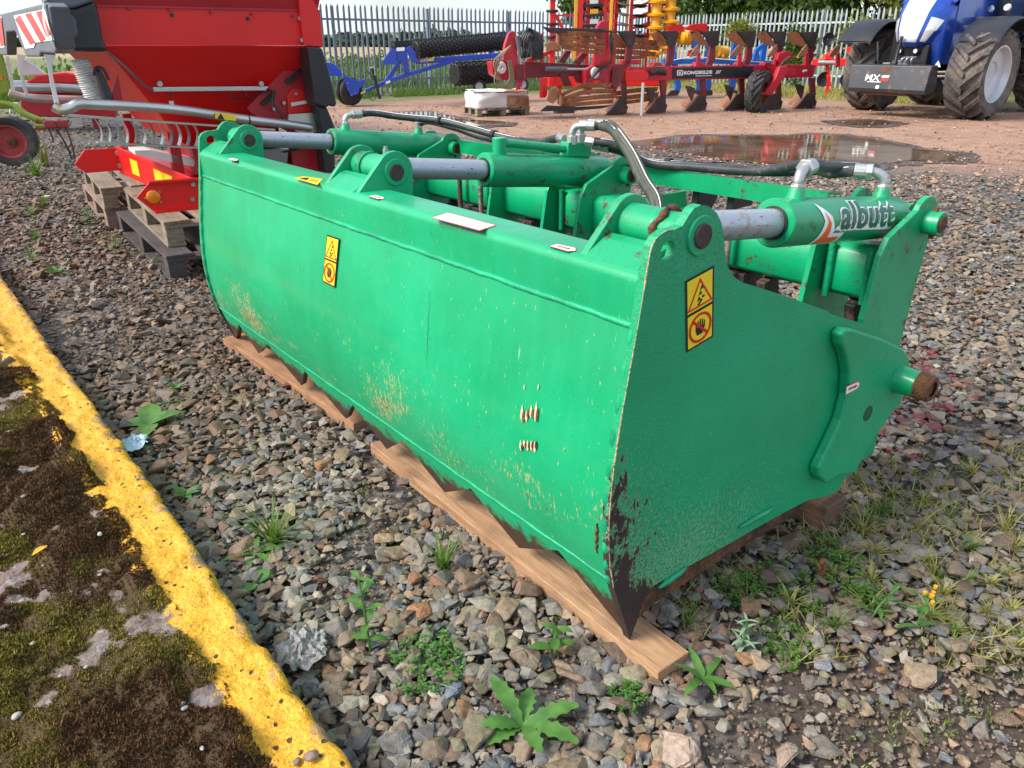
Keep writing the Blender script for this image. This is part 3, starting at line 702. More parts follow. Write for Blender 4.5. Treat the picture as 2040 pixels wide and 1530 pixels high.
# curved jaw panel
PROF = [(-.036, .812), (-.052, .72), (-.068, .62), (-.080, .52), (-.086, .42), (-.083, .33), (-.074, .26), (-.060, .197)]
pf = catmull([(a, b, 0) for a, b in PROF], 4)
m = MB(); SS = np.linspace(.02, 2.67, 30)
def pan(i, s, off):
    a = pf[i]; j = min(i + 1, len(pf) - 1); k = max(i - 1, 0); d = pf[j] - pf[k]; nx, nz = d[1], -d[0]; L_ = math.hypot(nx, nz)
    w = .0022 * (float(fbm(s * 1.7, a[1] * 3, 4, 2)) - .5)
    return g_(a[0] - nx / L_ * off * -1 + w, s, a[1] - nz / L_ * off * -1)
idx = list(range(len(pf)))
m.grid(lambda i, s: pan(i, s, 0), idx, SS); m.grid(lambda i, s: pan(i, s, -.014), idx, SS)
m.build('jaw_panel', M['g_front'], grab, smooth=40, normals=False)
# rounded top beam of the jaw
bp = [(-.033, .822), (-.033, .880)] + [(-.033 + .022 - .022 * cos(a), .904 + .022 * sin(a)) for a in np.linspace(.0, pi / 2, 7)] + [(.05, .926), (.085, .926)] + [(.085 + .02 * sin(a), .906 + .02 * cos(a)) for a in np.linspace(.2, 1.5, 4)] + [(.105, .80), (-.01, .80)]
m = MB(); A = [g_(a, .02, b) for a, b in bp]; B = [g_(a, 2.67, b) for a, b in bp]; m.prism(A, B)
m.build('top_beam', M['g_front'], grab, smooth=35)
def bead(name, t, z, s0, s1, r, seed, mat=M['weld']):
    m = MB(); n = int((s1 - s0) / .02)
    P = [g_(t + .003 * (float(fbm(i * .6, seed, seed)) - .5), s0 + (s1 - s0) * i / n, z + .004 * (float(fbm(i * .5, seed + 9, seed)) - .5)) for i in range(n + 1)]
    m.tube(P, lambda u: r * (1 + .35 * (float(fbm(u * n * .9, 2.0, seed)) - .5)), 8, 0); return m.build(name, mat, grab, smooth=60)
bead('weld_bead', -.033, .816, .02, 2.67, .0075, 3); bead('weld_bead', -.060, .197, .02, 2.67, .0045, 5)
# toothed blade under the jaw
tips = [2.69] + [float(gf.x(u, v, -.008 * K)[1] / K) for u, v in ((518, 712), (602, 765), (690, 823), (772, 893), (888, 985), (1036, 1101))] + [0.0]
vals = [float(gf.x(u, v, -.054 * K)[1] / K) for u, v in ((474, 648), (530, 686), (604, 738), (700, 808), (800, 876), (934, 969), (1108, 1090))]
sz_ = [(2.68, .20)]
for i, tp in enumerate(tips):
    sz_.append((tp - (.01 if i == 0 else -.012 if i == 7 else 0), .012 if i in (0, 7) else .040))
    if i < 7: sz_.append((vals[i] + .004, .162)); sz_.append((vals[i] - .004, .166))
sz_.append((.01, .20))
def bl(s, z, o): k = (.2 - z) / .2; return g_(-.060 + .060 * k + o * .95, s, z + o * .3)
m = MB(); m.prism([bl(a, b, 0) for a, b in sz_], [bl(a, b, .014) for a, b in sz_]); m.build('toothed_blade', M['g_blade'], grab, bevel=.0015)
for i, tp in enumerate(tips):   # bare cutting chamfers
    z0 = .012 if i in (0, 7) else .040
    for j, (vs, vz) in enumerate((((vals[i]) if i < 7 else None, .170), ((vals[i - 1]) if i > 0 else None, .170))):
        if vs is None: continue
        m = MB(); e = .006; q = [(tp, z0), (vs, vz), (vs, vz + .018), (tp, z0 + .024)]
        if i in (0, 7): q = [(min(max(a, .012), 2.678), b) for a, b in q]
        m.prism([bl(a, b, .0145) for a, b in q], [bl(a, b, .026) for a, b in q]); m.build('cutting_edge', M['rust'], grab)
# side plates
out = [spx(*q) for q in [(1255, 1275), (1240, 1225), (1226, 1165), (1227, 1090), (1233, 980), (1243, 880), (1256, 790), (1267, 715), (1275, 655), (1284, 575), (1292, 525), (1299, 492), (1310, 473), (1326, 461), (1345, 457), (1360, 450), (1372, 430), (1383, 415), (1397, 408), (1413, 411), (1428, 424), (1437, 443), (1442, 470), (1444, 500), (1450, 532), (1462, 552), (1480, 563), (1560, 588), (1650, 620), (1657, 629), (1668, 630), (1745, 652), (1780, 690), (1790, 705), (1770, 780), (1735, 860), (1700, 925), (1668, 978), (1640, 990), (1610, 996), (1560, 1022), (1440, 1090), (1300, 1168), (1280, 1200), (1268, 1240)]]
_pe = [(float(np.interp(z * K, [0, 1], [0, 1])) * 0 + (t_ - .010) * K, z * K) for t_, z in PROF[::-1]]
out = [out[0], out[1]] + _pe + out[9:]
def holed(outline, hole, s0, s1, mb):
    """plate with one round hole: keyhole cut"""
    hc, hr = hole; n = 24
    k = min(range(len(outline)), key=lambda i: math.hypot(outline[i][0] - hc[0], outline[i][1] - hc[1]))
    a0 = atan2(outline[k][1] - hc[1], outline[k][0] - hc[0])
    ar = sum(outline[i][0] * outline[(i + 1) % len(outline)][1] - outline[(i + 1) % len(outline)][0] * outline[i][1] for i in range(len(outline)))
    sg = -1 if ar > 0 else 1
    ring = [(hc[0] + hr * cos(a0 + sg * 2 * pi * i / n), hc[1] + hr * sin(a0 + sg * 2 * pi * i / n)) for i in range(n + 1)]
    loop = outline[:k + 1] + ring + outline[k:]
    return mb.prism([(a, s0 * K, b) for a, b in loop], [(a, s1 * K, b) for a, b in loop])
hc = spx(1331, 500)
m = MB(); holed(out, (hc, .021 * K), 0, .022, m); m.build('side_plate', M['g_side'], grab)
m = MB(); holed(out, (hc, .021 * K), 2.668, 2.69, m); m.build('side_plate', M['g_side'], grab)
# bare bright line along the front edge of the near plate
m = MB(); e = out[2:16]; m.tube([(a - .0005, .000, b) for a, b in e], lambda u: .0014 + .0010 * sin(u * 31) * sin(u * 13), 6, 4); m.build('worn_edge', paint('bare_cream_primer', (.55, .44, .24), .7, 0, .2, (.05, .03, .02), .5, 40, .002, 90), grab, smooth=60)
for s0, sg in ((.016, 1), (2.672, -1)):
    m = MB(); m.tube([g_(t_ - .002, s0, z) for t_, z in PROF], lambda u: .009 + .003 * sin(u * 60), 8, 6); m.build('weld_bead', M['weld'], grab, smooth=60)
# lower rusty strip and stitch welds on the near side
m = MB(); q = [spx(*p) for p in [(1262, 1250), (1300, 1170), (1440, 1092), (1560, 1024), (1602, 1000), (1600, 1014), (1570, 1040), (1440, 1120), (1310, 1205)]]
m.prism([(a, .010, b) for a, b in q], [(a, .030, b) for a, b in q]); m.build('lower_edge', M['rust'], grab)
for a, b in (((1310, 1170), (1365, 1130)), ((1470, 1050), (1538, 1012))):
    p0 = spx(*a); p1 = spx(*b); m = MB(); m.tube([(p0[0] + (p1[0] - p0[0]) * i / 8, -.004, p0[1] + (p1[1] - p0[1]) * i / 8 + .003 * random.random()) for i in range(9)], lambda u: .0085 * (.35 + .65 * min(1, 4 * u, 4 * (1 - u))) + .0015 * sin(u * 50), 8, 2); m.build('weld_bead', M['weld'], grab, smooth=60)
# hinge reinforcement plate, boss and bush
q = [spx(*p) for p in [(1652, 660), (1662, 648), (1680, 650), (1735, 668), (1778, 688), (1790, 705), (1797, 745), (1770, 800), (1722, 865), (1700, 905), (1684, 935), (1650, 940), (1625, 955), (1611, 940), (1610, 925), (1632, 880), (1655, 830), (1668, 780), (1670, 740), (1664, 705), (1654, 680)]]
for s0, s1, nm in ((-.034, -.001, 'hinge_plate'), (2.691, 2.724, 'hinge_plate')):
    m = MB(); hh = spx(1707, 816); m.prism([(a, s0 * K, b) for a, b in q], [(a, s1 * K, b) for a, b in q]); hp = m.build(nm, M['g_side'], grab, bevel=.007)
    if s0 < 0: m = MB(); m.cyl((hh[0], s0 * K - .0008, hh[1]), (hh[0], s0 * K + .003, hh[1]), .021, n=24); m.lathe([(.021, 0), (.025, 0), (.025, .002), (.021, .002)], (hh[0], s0 * K - .0012, hh[1]), (0, 1, 0), 24); m.build('hole_shade_disc', paint('shadowed_green', (.004, .10, .05), .6), hp)  # dark disc painted on to stand in for the shade inside a hole
m = MB(); bc = spx(1768, 748); hx, hz = bc
m.cyl((hx, -.034 * K, hz), (hx, -.095 * K, hz), .046, .040, 28); m.build('hinge_boss', FR, grab, smooth=40)
m = MB(); prof = [(.020, -.012), (.022, .0), (.036, .002), (.040, -.008), (.040, -.03), (.034, -.034)]
m.lathe([(.024, .045), (.037, .045), (.043, .036), (.041, .024), (.045, .014), (.043, 0), (.030, -.004)], (hx, -.093 * K, hz), (0, -1, 0), 26); m.build('bush', M['rust_lt'], grab, smooth=40)
m = MB(); m.cyl((hx, -.128 * K, hz), (hx, -.06 * K, hz), .026, n=20); m.build('bush_core', M['rust'], grab)
m = MB(); m.cyl((hx, 2.70 * K, hz), (hx, 2.79 * K, hz), .044, n=26); m.build('hinge_boss', FR, grab, smooth=40)
# lugs on the top beam, pivot tubes, pins
PV = (.124, .975)
def lug(s0, th=.020):
    a = [(-.032, .905)] + [(PV[0] + .064 * cos(x), PV[1] + .064 * sin(x)) for x in np.linspace(radians(142), radians(-8), 14)] + [(.178, .86), (.16, .80), (.02, .80)]
    m = MB(); m.prism([g_(x, s0, z) for x, z in a], [g_(x, s0 + th, z) for x, z in a]); m.build('lug', FR, grab, bevel=.002)
    bead('weld_bead', .0, .0, 0, .02, .0, 1) if False else None
for s0 in (.188, 1.205, 1.425, 2.46): lug(s0)
def pivot(s0, s1):
    m = MB(); m.cyl(g_(PV[0], s0, PV[1]), g_(PV[0], s1, PV[1]), .046 * K, n=32); m.build('pivot_tube', FR, grab, smooth=40)
    m = MB(); m.cyl(g_(PV[0], s0 - .002, PV[1]), g_(PV[0], s0 + .012, PV[1]), .050 * K, n=32); m.build('weld_bead', M['weld'], grab, smooth=40)
for s0, s1 in ((.085, .189), (1.225, 1.29), (1.36, 1.426), (2.478, 2.52)): pivot(s0, s1)
for sc_ in (.062, 1.325, 2.565):    # rod eye
    m = MB(); m.cyl(g_(PV[0], sc_ - .035, PV[1]), g_(PV[0], sc_ + .035, PV[1]), .044 * K, n=32); m.build('rod_eye', FR, grab, smooth=40)
m = MB(); m.tube([g_(PV[0] + .047 * cos(a), .082 + .006 * sin(5 * a), PV[1] + .047 * sin(a)) for a in np.linspace(-.4, 4.6, 30)], lambda t: .008 + .003 * sin(t * 40), 8, 0); m.build('dried_grease', M['rust'], grab, smooth=60)
for s0 in (0.0, 1.205, 2.46):
    pz = PV[1] + (.006 if s0 == 0 else 0)
    m = MB(); m.cyl(g_(PV[0], s0 - .006, pz), g_(PV[0], s0 + .01, pz), .041 * K, n=32); m.cyl(g_(PV[0], s0 - .004, pz), g_(PV[0], s0 + .01, pz), .042 * K, n=32); m.build('pin_collar', FR, grab, smooth=40, bevel=.001)
    m = MB(); m.cyl(g_(PV[0], s0 - .011, pz), g_(PV[0], s0 + .02, pz), .026 * K, n=28); m.build('pivot_pin', M['pin'], grab, smooth=40, bevel=.002)
m = MB(); m.cyl(g_(PV[0] + .0, 1.26, PV[1] + .045), g_(PV[0], 1.26, PV[1] + .066), .010, n=8); m.cyl(g_(PV[0], 1.26, PV[1] + .064), g_(PV[0], 1.26, PV[1] + .074), .006, n=8); m.build('grease_nipple', M['zinc'], grab)
# saddle plates between lugs and beam
for s0, s1, tb in ((.022, .188, .05), (1.225, 1.425, .05), (2.48, 2.668, .05)):
    m = MB(); a = [(-.030, .905), (-.022, .925), (.035, .958), (.062, .966), (.068, .956), (.04, .94), (-.01, .90)]
    m.prism([g_(x, s0, z) for x, z in a], [g_(x, s1, z) for x, z in a]); m.build('saddle_plate', FR, grab, bevel=.004)
# hydraulic cylinders
BPV = (1.19, .862)
ax_ = np.array([BPV[0] - PV[0], 0, BPV[1] - PV[1]]); AL = np.linalg.norm(ax_); ax_ /= AL; perp = np.array([-ax_[2], 0, ax_[0]])
def cy(sc_, d, off=0.0): q = np.array([PV[0], sc_, PV[1]]) + ax_ * d + perp * off; return q * K
for ci, sc_ in enumerate((.115, 1.325, 2.565)):
    m = MB(); m.cyl(cy(sc_, .02), cy(sc_, .46), .0355 * K, n=36); m.build('rod', M['rod'], grab, smooth=40)
    m = MB(); m.lathe([(.036 * K, 0), (.058 * K, 0), (.061 * K, .004), (.061 * K, .60 * K), (.055 * K, .63 * K), (.02 * K, .635 * K)], cy(sc_, .435), ax_, 44); bd = m.build('cylinder_barrel', FR, grab, smooth=35)
    m = MB(); m.cyl(cy(sc_, .43), cy(sc_, .436), .042 * K, n=36); m.build('wiper_ring', M['black'], grab, smooth=40)
    m = MB(); q = cy(sc_, AL); m.cyl(q - np.array([0, .05, 0]) * K, q + np.array([0, .05, 0]) * K, .046 * K, n=28); m.build('barrel_eye', FR, grab, smooth=40)
# back frame: upright plates, box beam
upo = [(1.185 + .068 * cos(x), .868 + .068 * sin(x)) for x in np.linspace(radians(150), radians(-15), 12)] + [(1.225, .76), (1.20, .52), (1.17, .10), (1.02, .10), (.98, .30), (.925, .62), (.955, .80), (.985, .845)]
for s0 in (.020, .215, 1.225, 1.425, 2.455, 2.655):
    m = MB(); m.prism([g_(a, s0, b) for a, b in upo], [g_(a, s0 + .018, b) for a, b in upo]); m.build('upright_plate', FR, grab, bevel=.002)
for s0, sg in ((.020, -1), (1.225, -1), (2.655 - .2, -1)):
    m = MB(); m.cyl(g_(BPV[0], s0 - .045, BPV[1]), g_(BPV[0], s0 + .03, BPV[1]), .034 * K, n=28); m.build('pin_boss', FR, grab, smooth=40, bevel=.0015)
    m = MB(); m.cyl(g_(BPV[0], s0 - .049, BPV[1]), g_(BPV[0], s0, BPV[1]), .024 * K, n=24); m.build('cylinder_pin', M['rust'], grab, smooth=40)
    m = MB(); m.cyl(g_(BPV[0], s0 - .022, BPV[1] - .045), g_(BPV[0], s0 - .022, BPV[1] + .045), .008, n=6); m.build('retaining_bolt', M['rust'], grab)
def bracket(s0):
    a = [(.96, .82), (1.0, .85), (1.14, .85), (1.20, .52), (1.17, .10), (1.02, .10), (.97, .35), (.92, .60)]
    m = MB(); m.prism([g_(x, s0, z) for x, z in a], [g_(x, s0 + .016, z) for x, z in a]); m.build('bracket_plate', FR, grab, bevel=.002)
bracket(1.80); bracket(.86)
m = MB(); bb = [(1.02 + .02, .64), (1.16 - .02, .64), (1.16, .66), (1.16, .775), (1.14, .795), (1.04, .795), (1.02, .775), (1.02, .66)]
m.prism([g_(a, -.0 + .04, b) for a, b in bb], [g_(a, 2.655, b) for a, b in bb]); m.build('box_beam', FR, grab, smooth=50)
m = MB(); bb = [(1.05, .10), (1.17, .10), (1.17, .20), (1.05, .20)]; m.prism([g_(a, .03, b) for a, b in bb], [g_(a, 2.66, b) for a, b in bb]); m.build('bottom_beam', FR, grab, bevel=.004)
for s0 in (.075, .195, 1.27, 1.40):
    q = [(1.012, .635), (1.012, .80)]; m = MB(); m.tube([g_(a, s0, b) for a, b in q], .012, 8, 0); m.build('weld_bead', M['weld'], grab, smooth=60)
# U-bolts on the beam
for sx in (.545, 1.93, 2.10):
    m = MB(); m.tube([g_(1.20, sx, .835), g_(1.0, sx, .83), g_(.985, sx, .80), g_(.985, sx, .64), g_(1.0, sx, .615), g_(1.19, sx, .61)], .0125, 10, 5); m.build('u_bolt', paint('rusty_u_bolt', (.20, .13, .10), .6, .4, .3, (.35, .33, .30), .4, 20), grab, smooth=60)
# tines of the lower jaw
for k_ in range(9):
    s0 = .10 + k_ * .311
    P = [(1.06, .63), (1.09, .50), (1.10, .32), (1.03, .18), (.86, .115), (.5, .085), (.12, .06)]
    PP = catmull([(a, 0, b) for a, b in P], 5); m = MB(); lo = []; hi = []
    for i, p in enumerate(PP):
        d = PP[min(i + 1, len(PP) - 1)] - PP[max(i - 1, 0)]; d /= np.linalg.norm(d); nn = np.array([-d[2], 0, d[0]]); w = .040 * (1 - .55 * i / (len(PP) - 1))
        lo.append(p - nn * w); hi.append(p + nn * w)
    lp = lo + hi[::-1]; m.prism([g_(p[0], s0, p[2]) for p in lp], [g_(p[0], s0 + .035, p[2]) for p in lp]); m.build('tine', M['tine'], grab, bevel=.003)
for sx in (.50, 1.62, 2.02):
    m = MB(); m.prism([g_(a, sx, b) for a, b in ((1.03, .63), (1.15, .63), (1.13, .42), (1.05, .42))], [g_(a, sx + .09, b) for a, b in ((1.03, .63), (1.15, .63), (1.13, .42), (1.05, .42))]); m.build('tine_clamp', M['pin'], grab, bevel=.003)
# guard rail (angle iron) along the back
m = MB(); L_ = [(1.20, .905), (1.275, .895), (1.275, .887), (1.210, .896), (1.210, .84), (1.20, .84)]
m.prism([g_(a, .34, b) for a, b in L_], [g_(a, 2.46, b) for a, b in L_]); m.build('back_rail', FR, grab)
for sx in (.90,):
    m = MB(); m.box(g_(1.235, sx, .922), (.075, .05, .012), ry=.13); m.build('hose_clip', FR, grab, bevel=.002)
# black coupling hooks behind
for sx in (.72, 1.95):
    a = [(1.24, .85), (1.34, .85), (1.36, .80), (1.30, .72), (1.27, .55), (1.24, .45), (1.20, .45)]
    for o in (0, .16):
        m = MB(); m.prism([g_(x, sx + o, z) for x, z in a], [g_(x, sx + o + .03, z) for x, z in a]); m.build('coupling_hook', M['black'], grab, bevel=.003)
    m = MB(); m.box(g_(1.27, sx + .095, .70), (.03, .18, .10)); m.build('coupling_bar', M['rust'], grab)
# ports, elbows, hoses
def boss(sc_, d, h=.035):
    m = MB(); m.cyl(cy(sc_, d, .055), cy(sc_, d, .055 + h), .026 * K, .017 * K, n=16); m.build('port_boss', FR, grab, smooth=40)
def elbow(sc_, d, dirv, h=.04):
    """zinc elbow fitting, returns hose start and direction"""
    b = cy(sc_, d, .085) / K; up = np.array([0, 0, 1.0]); dv = np.array(dirv, float); dv /= np.linalg.norm(dv)
    b = b - up * .012; m = MB(); m.cyl(b * K, (b + up * .020) * K, .020 * K, n=6); m.cyl((b + up * .018) * K, (b + up * .024) * K, .015 * K, n=12); nut = m.build('fitting_nut', M['zinc'], grab, bevel=.002)
    p = [b + up * .015, b + up * .032, b + up * .046 + dv * .010, b + up * .054 + dv * .03, b + up * .055 + dv * .045]
    m = MB(); m.tube([x * K for x in p], .0135 * K, 12, 5); m.build('elbow_fitting', M['zinc'], grab, smooth=60)
    e0 = b + up * .055 + dv * .04; e1 = e0 + dv * .045
    m = MB(); m.cyl(e0 * K, e1 * K, .021 * K, n=14); m.cyl((e0 - dv * .004) * K, (e0 + dv * .012) * K, .024 * K, n=6); m.build('hose_ferrule', M['zinc'], grab, bevel=.0015)
    return e1
def hose(pts, r=.0165, mat=M['hose'], stripe=True):
    P = [np.array(p) * K for p in pts]; m = MB(); m.tube(P, r * K, 12, 7); h = m.build('hose', mat, grab, smooth=60)
    if stripe:
        C_ = catmull(P, 7); m = MB(); m.tube([c + np.array([-.3, -.4, .87]) * r * K * .93 for c in C_[2:-2]], .0022, 5, 0); m.build('hose_stripe', M['white_print'], h, smooth=60)
    return h
def tie(p):
    m = MB(); m.cyl((np.array(p) - np.array([0, .012, 0])) * K, (np.array(p) + np.array([0, .012, 0])) * K, .021 * K, n=12); m.build('cable_tie', M['black'], grab)
S0, S1, S2 = .115, 1.325, 2.565
# near cylinder
for d in (.515, .965): boss(S0, d)
e1 = elbow(S0, .515, (1, .25, .0)); e2 = elbow(S0, .965, (-.45, .9, .0))
R_ = lambda s, dt=0.0, dz=0.0: np.array([1.238 + dt, s, .925 + dz])
hose([e1, e1 + np.array([.08, .03, -.005]), e1 + np.array([.22, .09, -.03]), (1.26, .24, .985), (1.275, .38, .965), R_(.60, .0, .012), R_(.9), R_(1.1, -.05), (1.12, 1.19, .965), (1.08, 1.24, .975)])
hose([e2, e2 + np.array([-.02, .07, -.01]), (1.17, .42, .985), R_(.62, -.03, .014), R_(.9, -.035), R_(1.08, -.07), (1.08, 1.17, .99), (1.03, 1.24, 1.0)])
tie(R_(1.02, -.02, .0))
# middle cylinder: feed pipe and distribution block
mb_ = cy(S1, .885, .085) / K
m = MB(); m.box(mb_ * K, (.13, .05, .055), ry=.1); m.build('manifold_block', FR, grab, bevel=.003)
m = MB(); q = cy(S1, .505, .05) / K; m.cyl(q * K, (q + np.array([0, 0, .065])) * K, .026 * K, n=20); m.build('port_post', FR, grab, smooth=40, bevel=.002)
m = MB(); m.cyl((q + np.array([.02, 0, .045])) * K, (mb_ + np.array([-.05, 0, .005])) * K, .0155 * K, n=16); m.build('feed_pipe', FR, grab, smooth=40)
def zfit(a, b, r=.021):
    a = np.array(a); b = np.array(b); m = MB(); m.cyl(a * K, (a + (b - a) * .45) * K, r * K, n=6); m.cyl((a + (b - a) * .4) * K, b * K, r * .92 * K, n=14); m.build('hose_ferrule', M['zinc'], grab, bevel=.0015)
zfit((1.06, 1.275, .985), (1.09, 1.215, .975)); zfit((1.02, 1.275, 1.0), (1.05, 1.22, .995)); zfit((1.0, 1.375, 1.0), (1.03, 1.44, 1.0))
# two supply hoses looping up and forward
for k_, (dt, ds) in enumerate(((-.03, .0), (.035, .02))):
    b = mb_ + np.array([dt, ds - .01, .02]); up = np.array([0, 0, 1.]); dv = np.array([.55, -.83, 0.]); dv /= np.linalg.norm(dv)
    m = MB(); m.cyl(b * K, (b + up * .035) * K, .022 * K, n=6); m.build('fitting_nut', M['zinc'], grab, bevel=.002)
    m = MB(); m.tube([x * K for x in (b + up * .02, b + up * .045, b + up * .066 + dv * .012, b + up * .072 + dv * .035)], .014 * K, 12, 5); m.build('elbow_fitting', M['zinc'], grab, smooth=60)
    e0 = b + up * .072 + dv * .03; zfit(e0, e0 + dv * .06, .022)
    e0 = e0 + dv * .055
    hx_ = [gf.x(u + 9 * k_, v + 2 * k_, tt * K) / K for u, v, tt in ((1222, 262, 1.01), (1252, 305, .97), (1278, 358, .92), (1303, 402, .87))]
    hose([e0, e0 + dv * .03] + hx_ + [hx_[-1] + np.array([-.045, -.05, -.10]), hx_[-1] + np.array([-.08, -.08, -.30])], .0175, M['hose_old'])
# far cylinder
for d in (.515, .93): boss(S2, d)
e3 = elbow(S2, .515, (1, -.12, .0))
hose([e3, e3 + np.array([.07, -.01, .0]), (.90, 2.46, 1.03), (1.02, 2.30, 1.015), (1.09, 2.13, .985), (1.13, 1.92, .955), (1.12, 1.70, .955), (1.06, 1.52, .985), (1.03, 1.44, 1.0)])
tie((1.02, 2.30, 1.015)); tie((1.12, 2.0, .966))
m = MB(); q = cy(S2, .93, .085) / K; m.cyl(q * K, (q + np.array([0, 0, .03])) * K, .021 * K, n=6); m.build('fitting_nut', M['zinc'], grab, bevel=.002)
hose([q + np.array([0, 0, .02]), q + np.array([.03, -.06, .035]), (1.15, 2.36, .97), (1.20, 2.2, .935), R_(1.9, -.03), R_(1.6, -.04), (1.10, 1.42, .975)], .0165, M['hose'], False)

# ---- decals
def decal(parent, mapf, shapes, name='decal'):
    """shapes: (material, 2-D loop, level); mapf(x, y, lift)"""
    root = None
    for k_, (mat, loop, lv) in enumerate(shapes):
        m = MB(); m.add([mapf(x, y, .0012 + .0006 * lv) for x, y in loop] , [tuple(range(len(loop)))])
        o = m.build(name if root is None else 'print', mat, parent if root is None else root, normals=False)
        if root is None: root = o
    return root
def rr(x0, y0, x1, y1): return [(x0, y0), (x1, y0), (x1, y1), (x0, y1)]
def circ(cx, cy_, r, n=28, sx=1.0): return [(cx + r * cos(2 * pi * i / n) * sx, cy_ + r * sin(2 * pi * i / n)) for i in range(n)]
def ringq(cx, cy_, r0, r1, n=32):
    """ring as separate quads"""
    return [[(cx + r0 * cos(a), cy_ + r0 * sin(a)), (cx + r1 * cos(a), cy_ + r1 * sin(a)), (cx + r1 * cos(b), cy_ + r1 * sin(b)), (cx + r0 * cos(b), cy_ + r0 * sin(b))] for a, b in ((2 * pi * i / n, 2 * pi * (i + 1) / n) for i in range(n))]
HAND = [(.40, .10), (.60, .10), (.66, .19), (.70, .24), (.70, .40), (.66, .40), (.645, .29), (.625, .29), (.625, .45), (.585, .46), (.575, .30), (.555, .30), (.545, .475), (.505, .475), (.495, .30), (.475, .30), (.465, .455), (.425, .45), (.42, .29), (.40, .29), (.385, .385), (.35, .38), (.345, .22)]
HAND = [(.5 + (x - .52) * .95, .26 + (y - .27) * .78) for x, y in HAND]
def tri_band(c, R, w):
    o = [(c[0] + R * cos(radians(90 + 120 * i)), c[1] + R * sin(radians(90 + 120 * i))) for i in range(3)]
    i_ = [(c[0] + (R - w) * cos(radians(90 + 120 * i)), c[1] + (R - w) * sin(radians(90 + 120 * i))) for i in range(3)]
    return [[o[k_], o[(k_ + 1) % 3], i_[(k_ + 1) % 3], i_[k_]] for k_ in range(3)]
def warning(mapf, parent, name):
    # unit square-ish sheet: x 0..1, y 0..2
    sh = [(M['black_print'], rr(0, 0, 1, 2), 0), (M['yellow_print'], rr(.065, .06, .935, .97), 1), (M['yellow_print'], rr(.065, 1.05, .935, 1.94), 1)]
    for q in ringq(.5, .51, .34, .41): sh.append((M['red_print'], q, 3))
    sh.append((M['black_print'], [(x, y * 1.5 + .12) for x, y in HAND], 2))
    a = radians(-45); c_, s_ = cos(a), sin(a); bar_ = [(-.36, -.035), (.36, -.035), (.36, .035), (-.36, .035)]
    sh.append((M['red_print'], [(.5 + x * c_ - y * s_, .51 + x * s_ + y * c_) for x, y in bar_], 4))
    for q in tri_band((.5, 1.36), .52, .10): sh.append((M['red_print'], [(x, max(1.08, min(1.92, y))) for x, y in q], 2))
    for k_ in range(3):
        bx_, by_ = .44 + .05 * k_, 1.27 + .14 * k_
        sh.append((M['black_print'], [(bx_ - .05, by_), (bx_ + .08, by_ + .02), (bx_ + .02, by_ + .13)], 2))
    sh.append((M['black_print'], [(.40, 1.17), (.46, 1.15), (.58, 1.26), (.53, 1.31)], 2)); sh.append((M['black_print'], [(.58, 1.30), (.66, 1.32), (.66, 1.36), (.57, 1.38), (.56, 1.34)], 2))
    decal(parent, mapf, sh, name)
sd_q = [spx(*p) for p in ((1366, 703), (1420, 670), (1422, 528), (1364, 560))]
def side_map(q, s_lv):
    def f(x, y, l):
        y2 = y / 2; a = np.array(q[0]) * (1 - x) + np.array(q[1]) * x; b = np.array(q[3]) * (1 - x) + np.array(q[2]) * x; p = a * (1 - y2) + b * y2
        return (p[0], -l + s_lv, p[1])
    return f
warning(side_map(sd_q, 0), grab, 'warning_decal')
def front_tz(z):      # panel depth at a height (units / K)
    zs = [p[1] for p in PROF][::-1]; ts = [p[0] for p in PROF][::-1]; return float(np.interp(z, zs, ts))
def front_hit(u, v):
    t = -.06
    for _ in range(4): q = gf.x(u, v, t * K); t = front_tz(q[2] / K)
    return q[1], q[2]
fq = [front_hit(*p) for p in ((645, 560), (670, 573), (679, 475), (654, 467))]
def front_map(x, y, l):
    y2 = y / 2; a = np.array(fq[0]) * (1 - x) + np.array(fq[1]) * x; b = np.array(fq[3]) * (1 - x) + np.array(fq[2]) * x; p = a * (1 - y2) + b * y2
    return (front_tz(p[1] / K) * K - .004 - l, p[0], p[1])
warning(front_map, grab, 'warning_decal')
def scrape(px, w, h, mat, lv=1):
    a, b = front_hit(*px); m = MB(); n = 12
    m.add([(front_tz((b + h * sin(2 * pi * i / n)) / K) * K - .0032 - .0005 * lv, a + w * cos(2 * pi * i / n) * (1 + .35 * sin(3.1 * i)), b + h * sin(2 * pi * i / n) * (1 + .25 * cos(2.3 * i))) for i in range(n)], [tuple(range(n))]); return m.build('scrape_mark', mat, grab, normals=False)
for cx, cy2, n_ in ((1055, 822, 4), (1053, 886, 5), (1060, 768, 2)):
    for k_ in range(n_):
        uu = cx - 14 + 28 * k_ / max(1, n_ - 1); hh = (.020 if n_ == 4 else .013) * random.uniform(.6, 1.1) if n_ != 2 else .006
        scrape((uu, cy2 + random.uniform(-4, 8)), .0048 if n_ != 2 else .002, hh * 1.15, M['cream'], 0); 
        if n_ != 2: scrape((uu + 3, cy2 + random.uniform(-2, 8)), .0042, hh * .95, M['rust'], 1)
for a0, a1, w in (((858, 578), (852, 735), .0004), ((1192, 1042), (1190, 1100), .003), ((930, 492), (931, 518), .0012)):
    p_, q_ = front_hit(*a0), front_hit(*a1); m = MB(); n = 14; Lp = [(p_[0] + (q_[0] - p_[0]) * i / n + .002 * sin(i * 1.7), p_[1] + (q_[1] - p_[1]) * i / n) for i in range(n + 1)]
    if a0[1] != 492: m.tube([(front_tz(z / K) * K - .0025, y, z) for y, z in Lp], lambda u: w * (.5 + sin(pi * u)), 5, 0); m.build('scratch', M['rust'], grab)
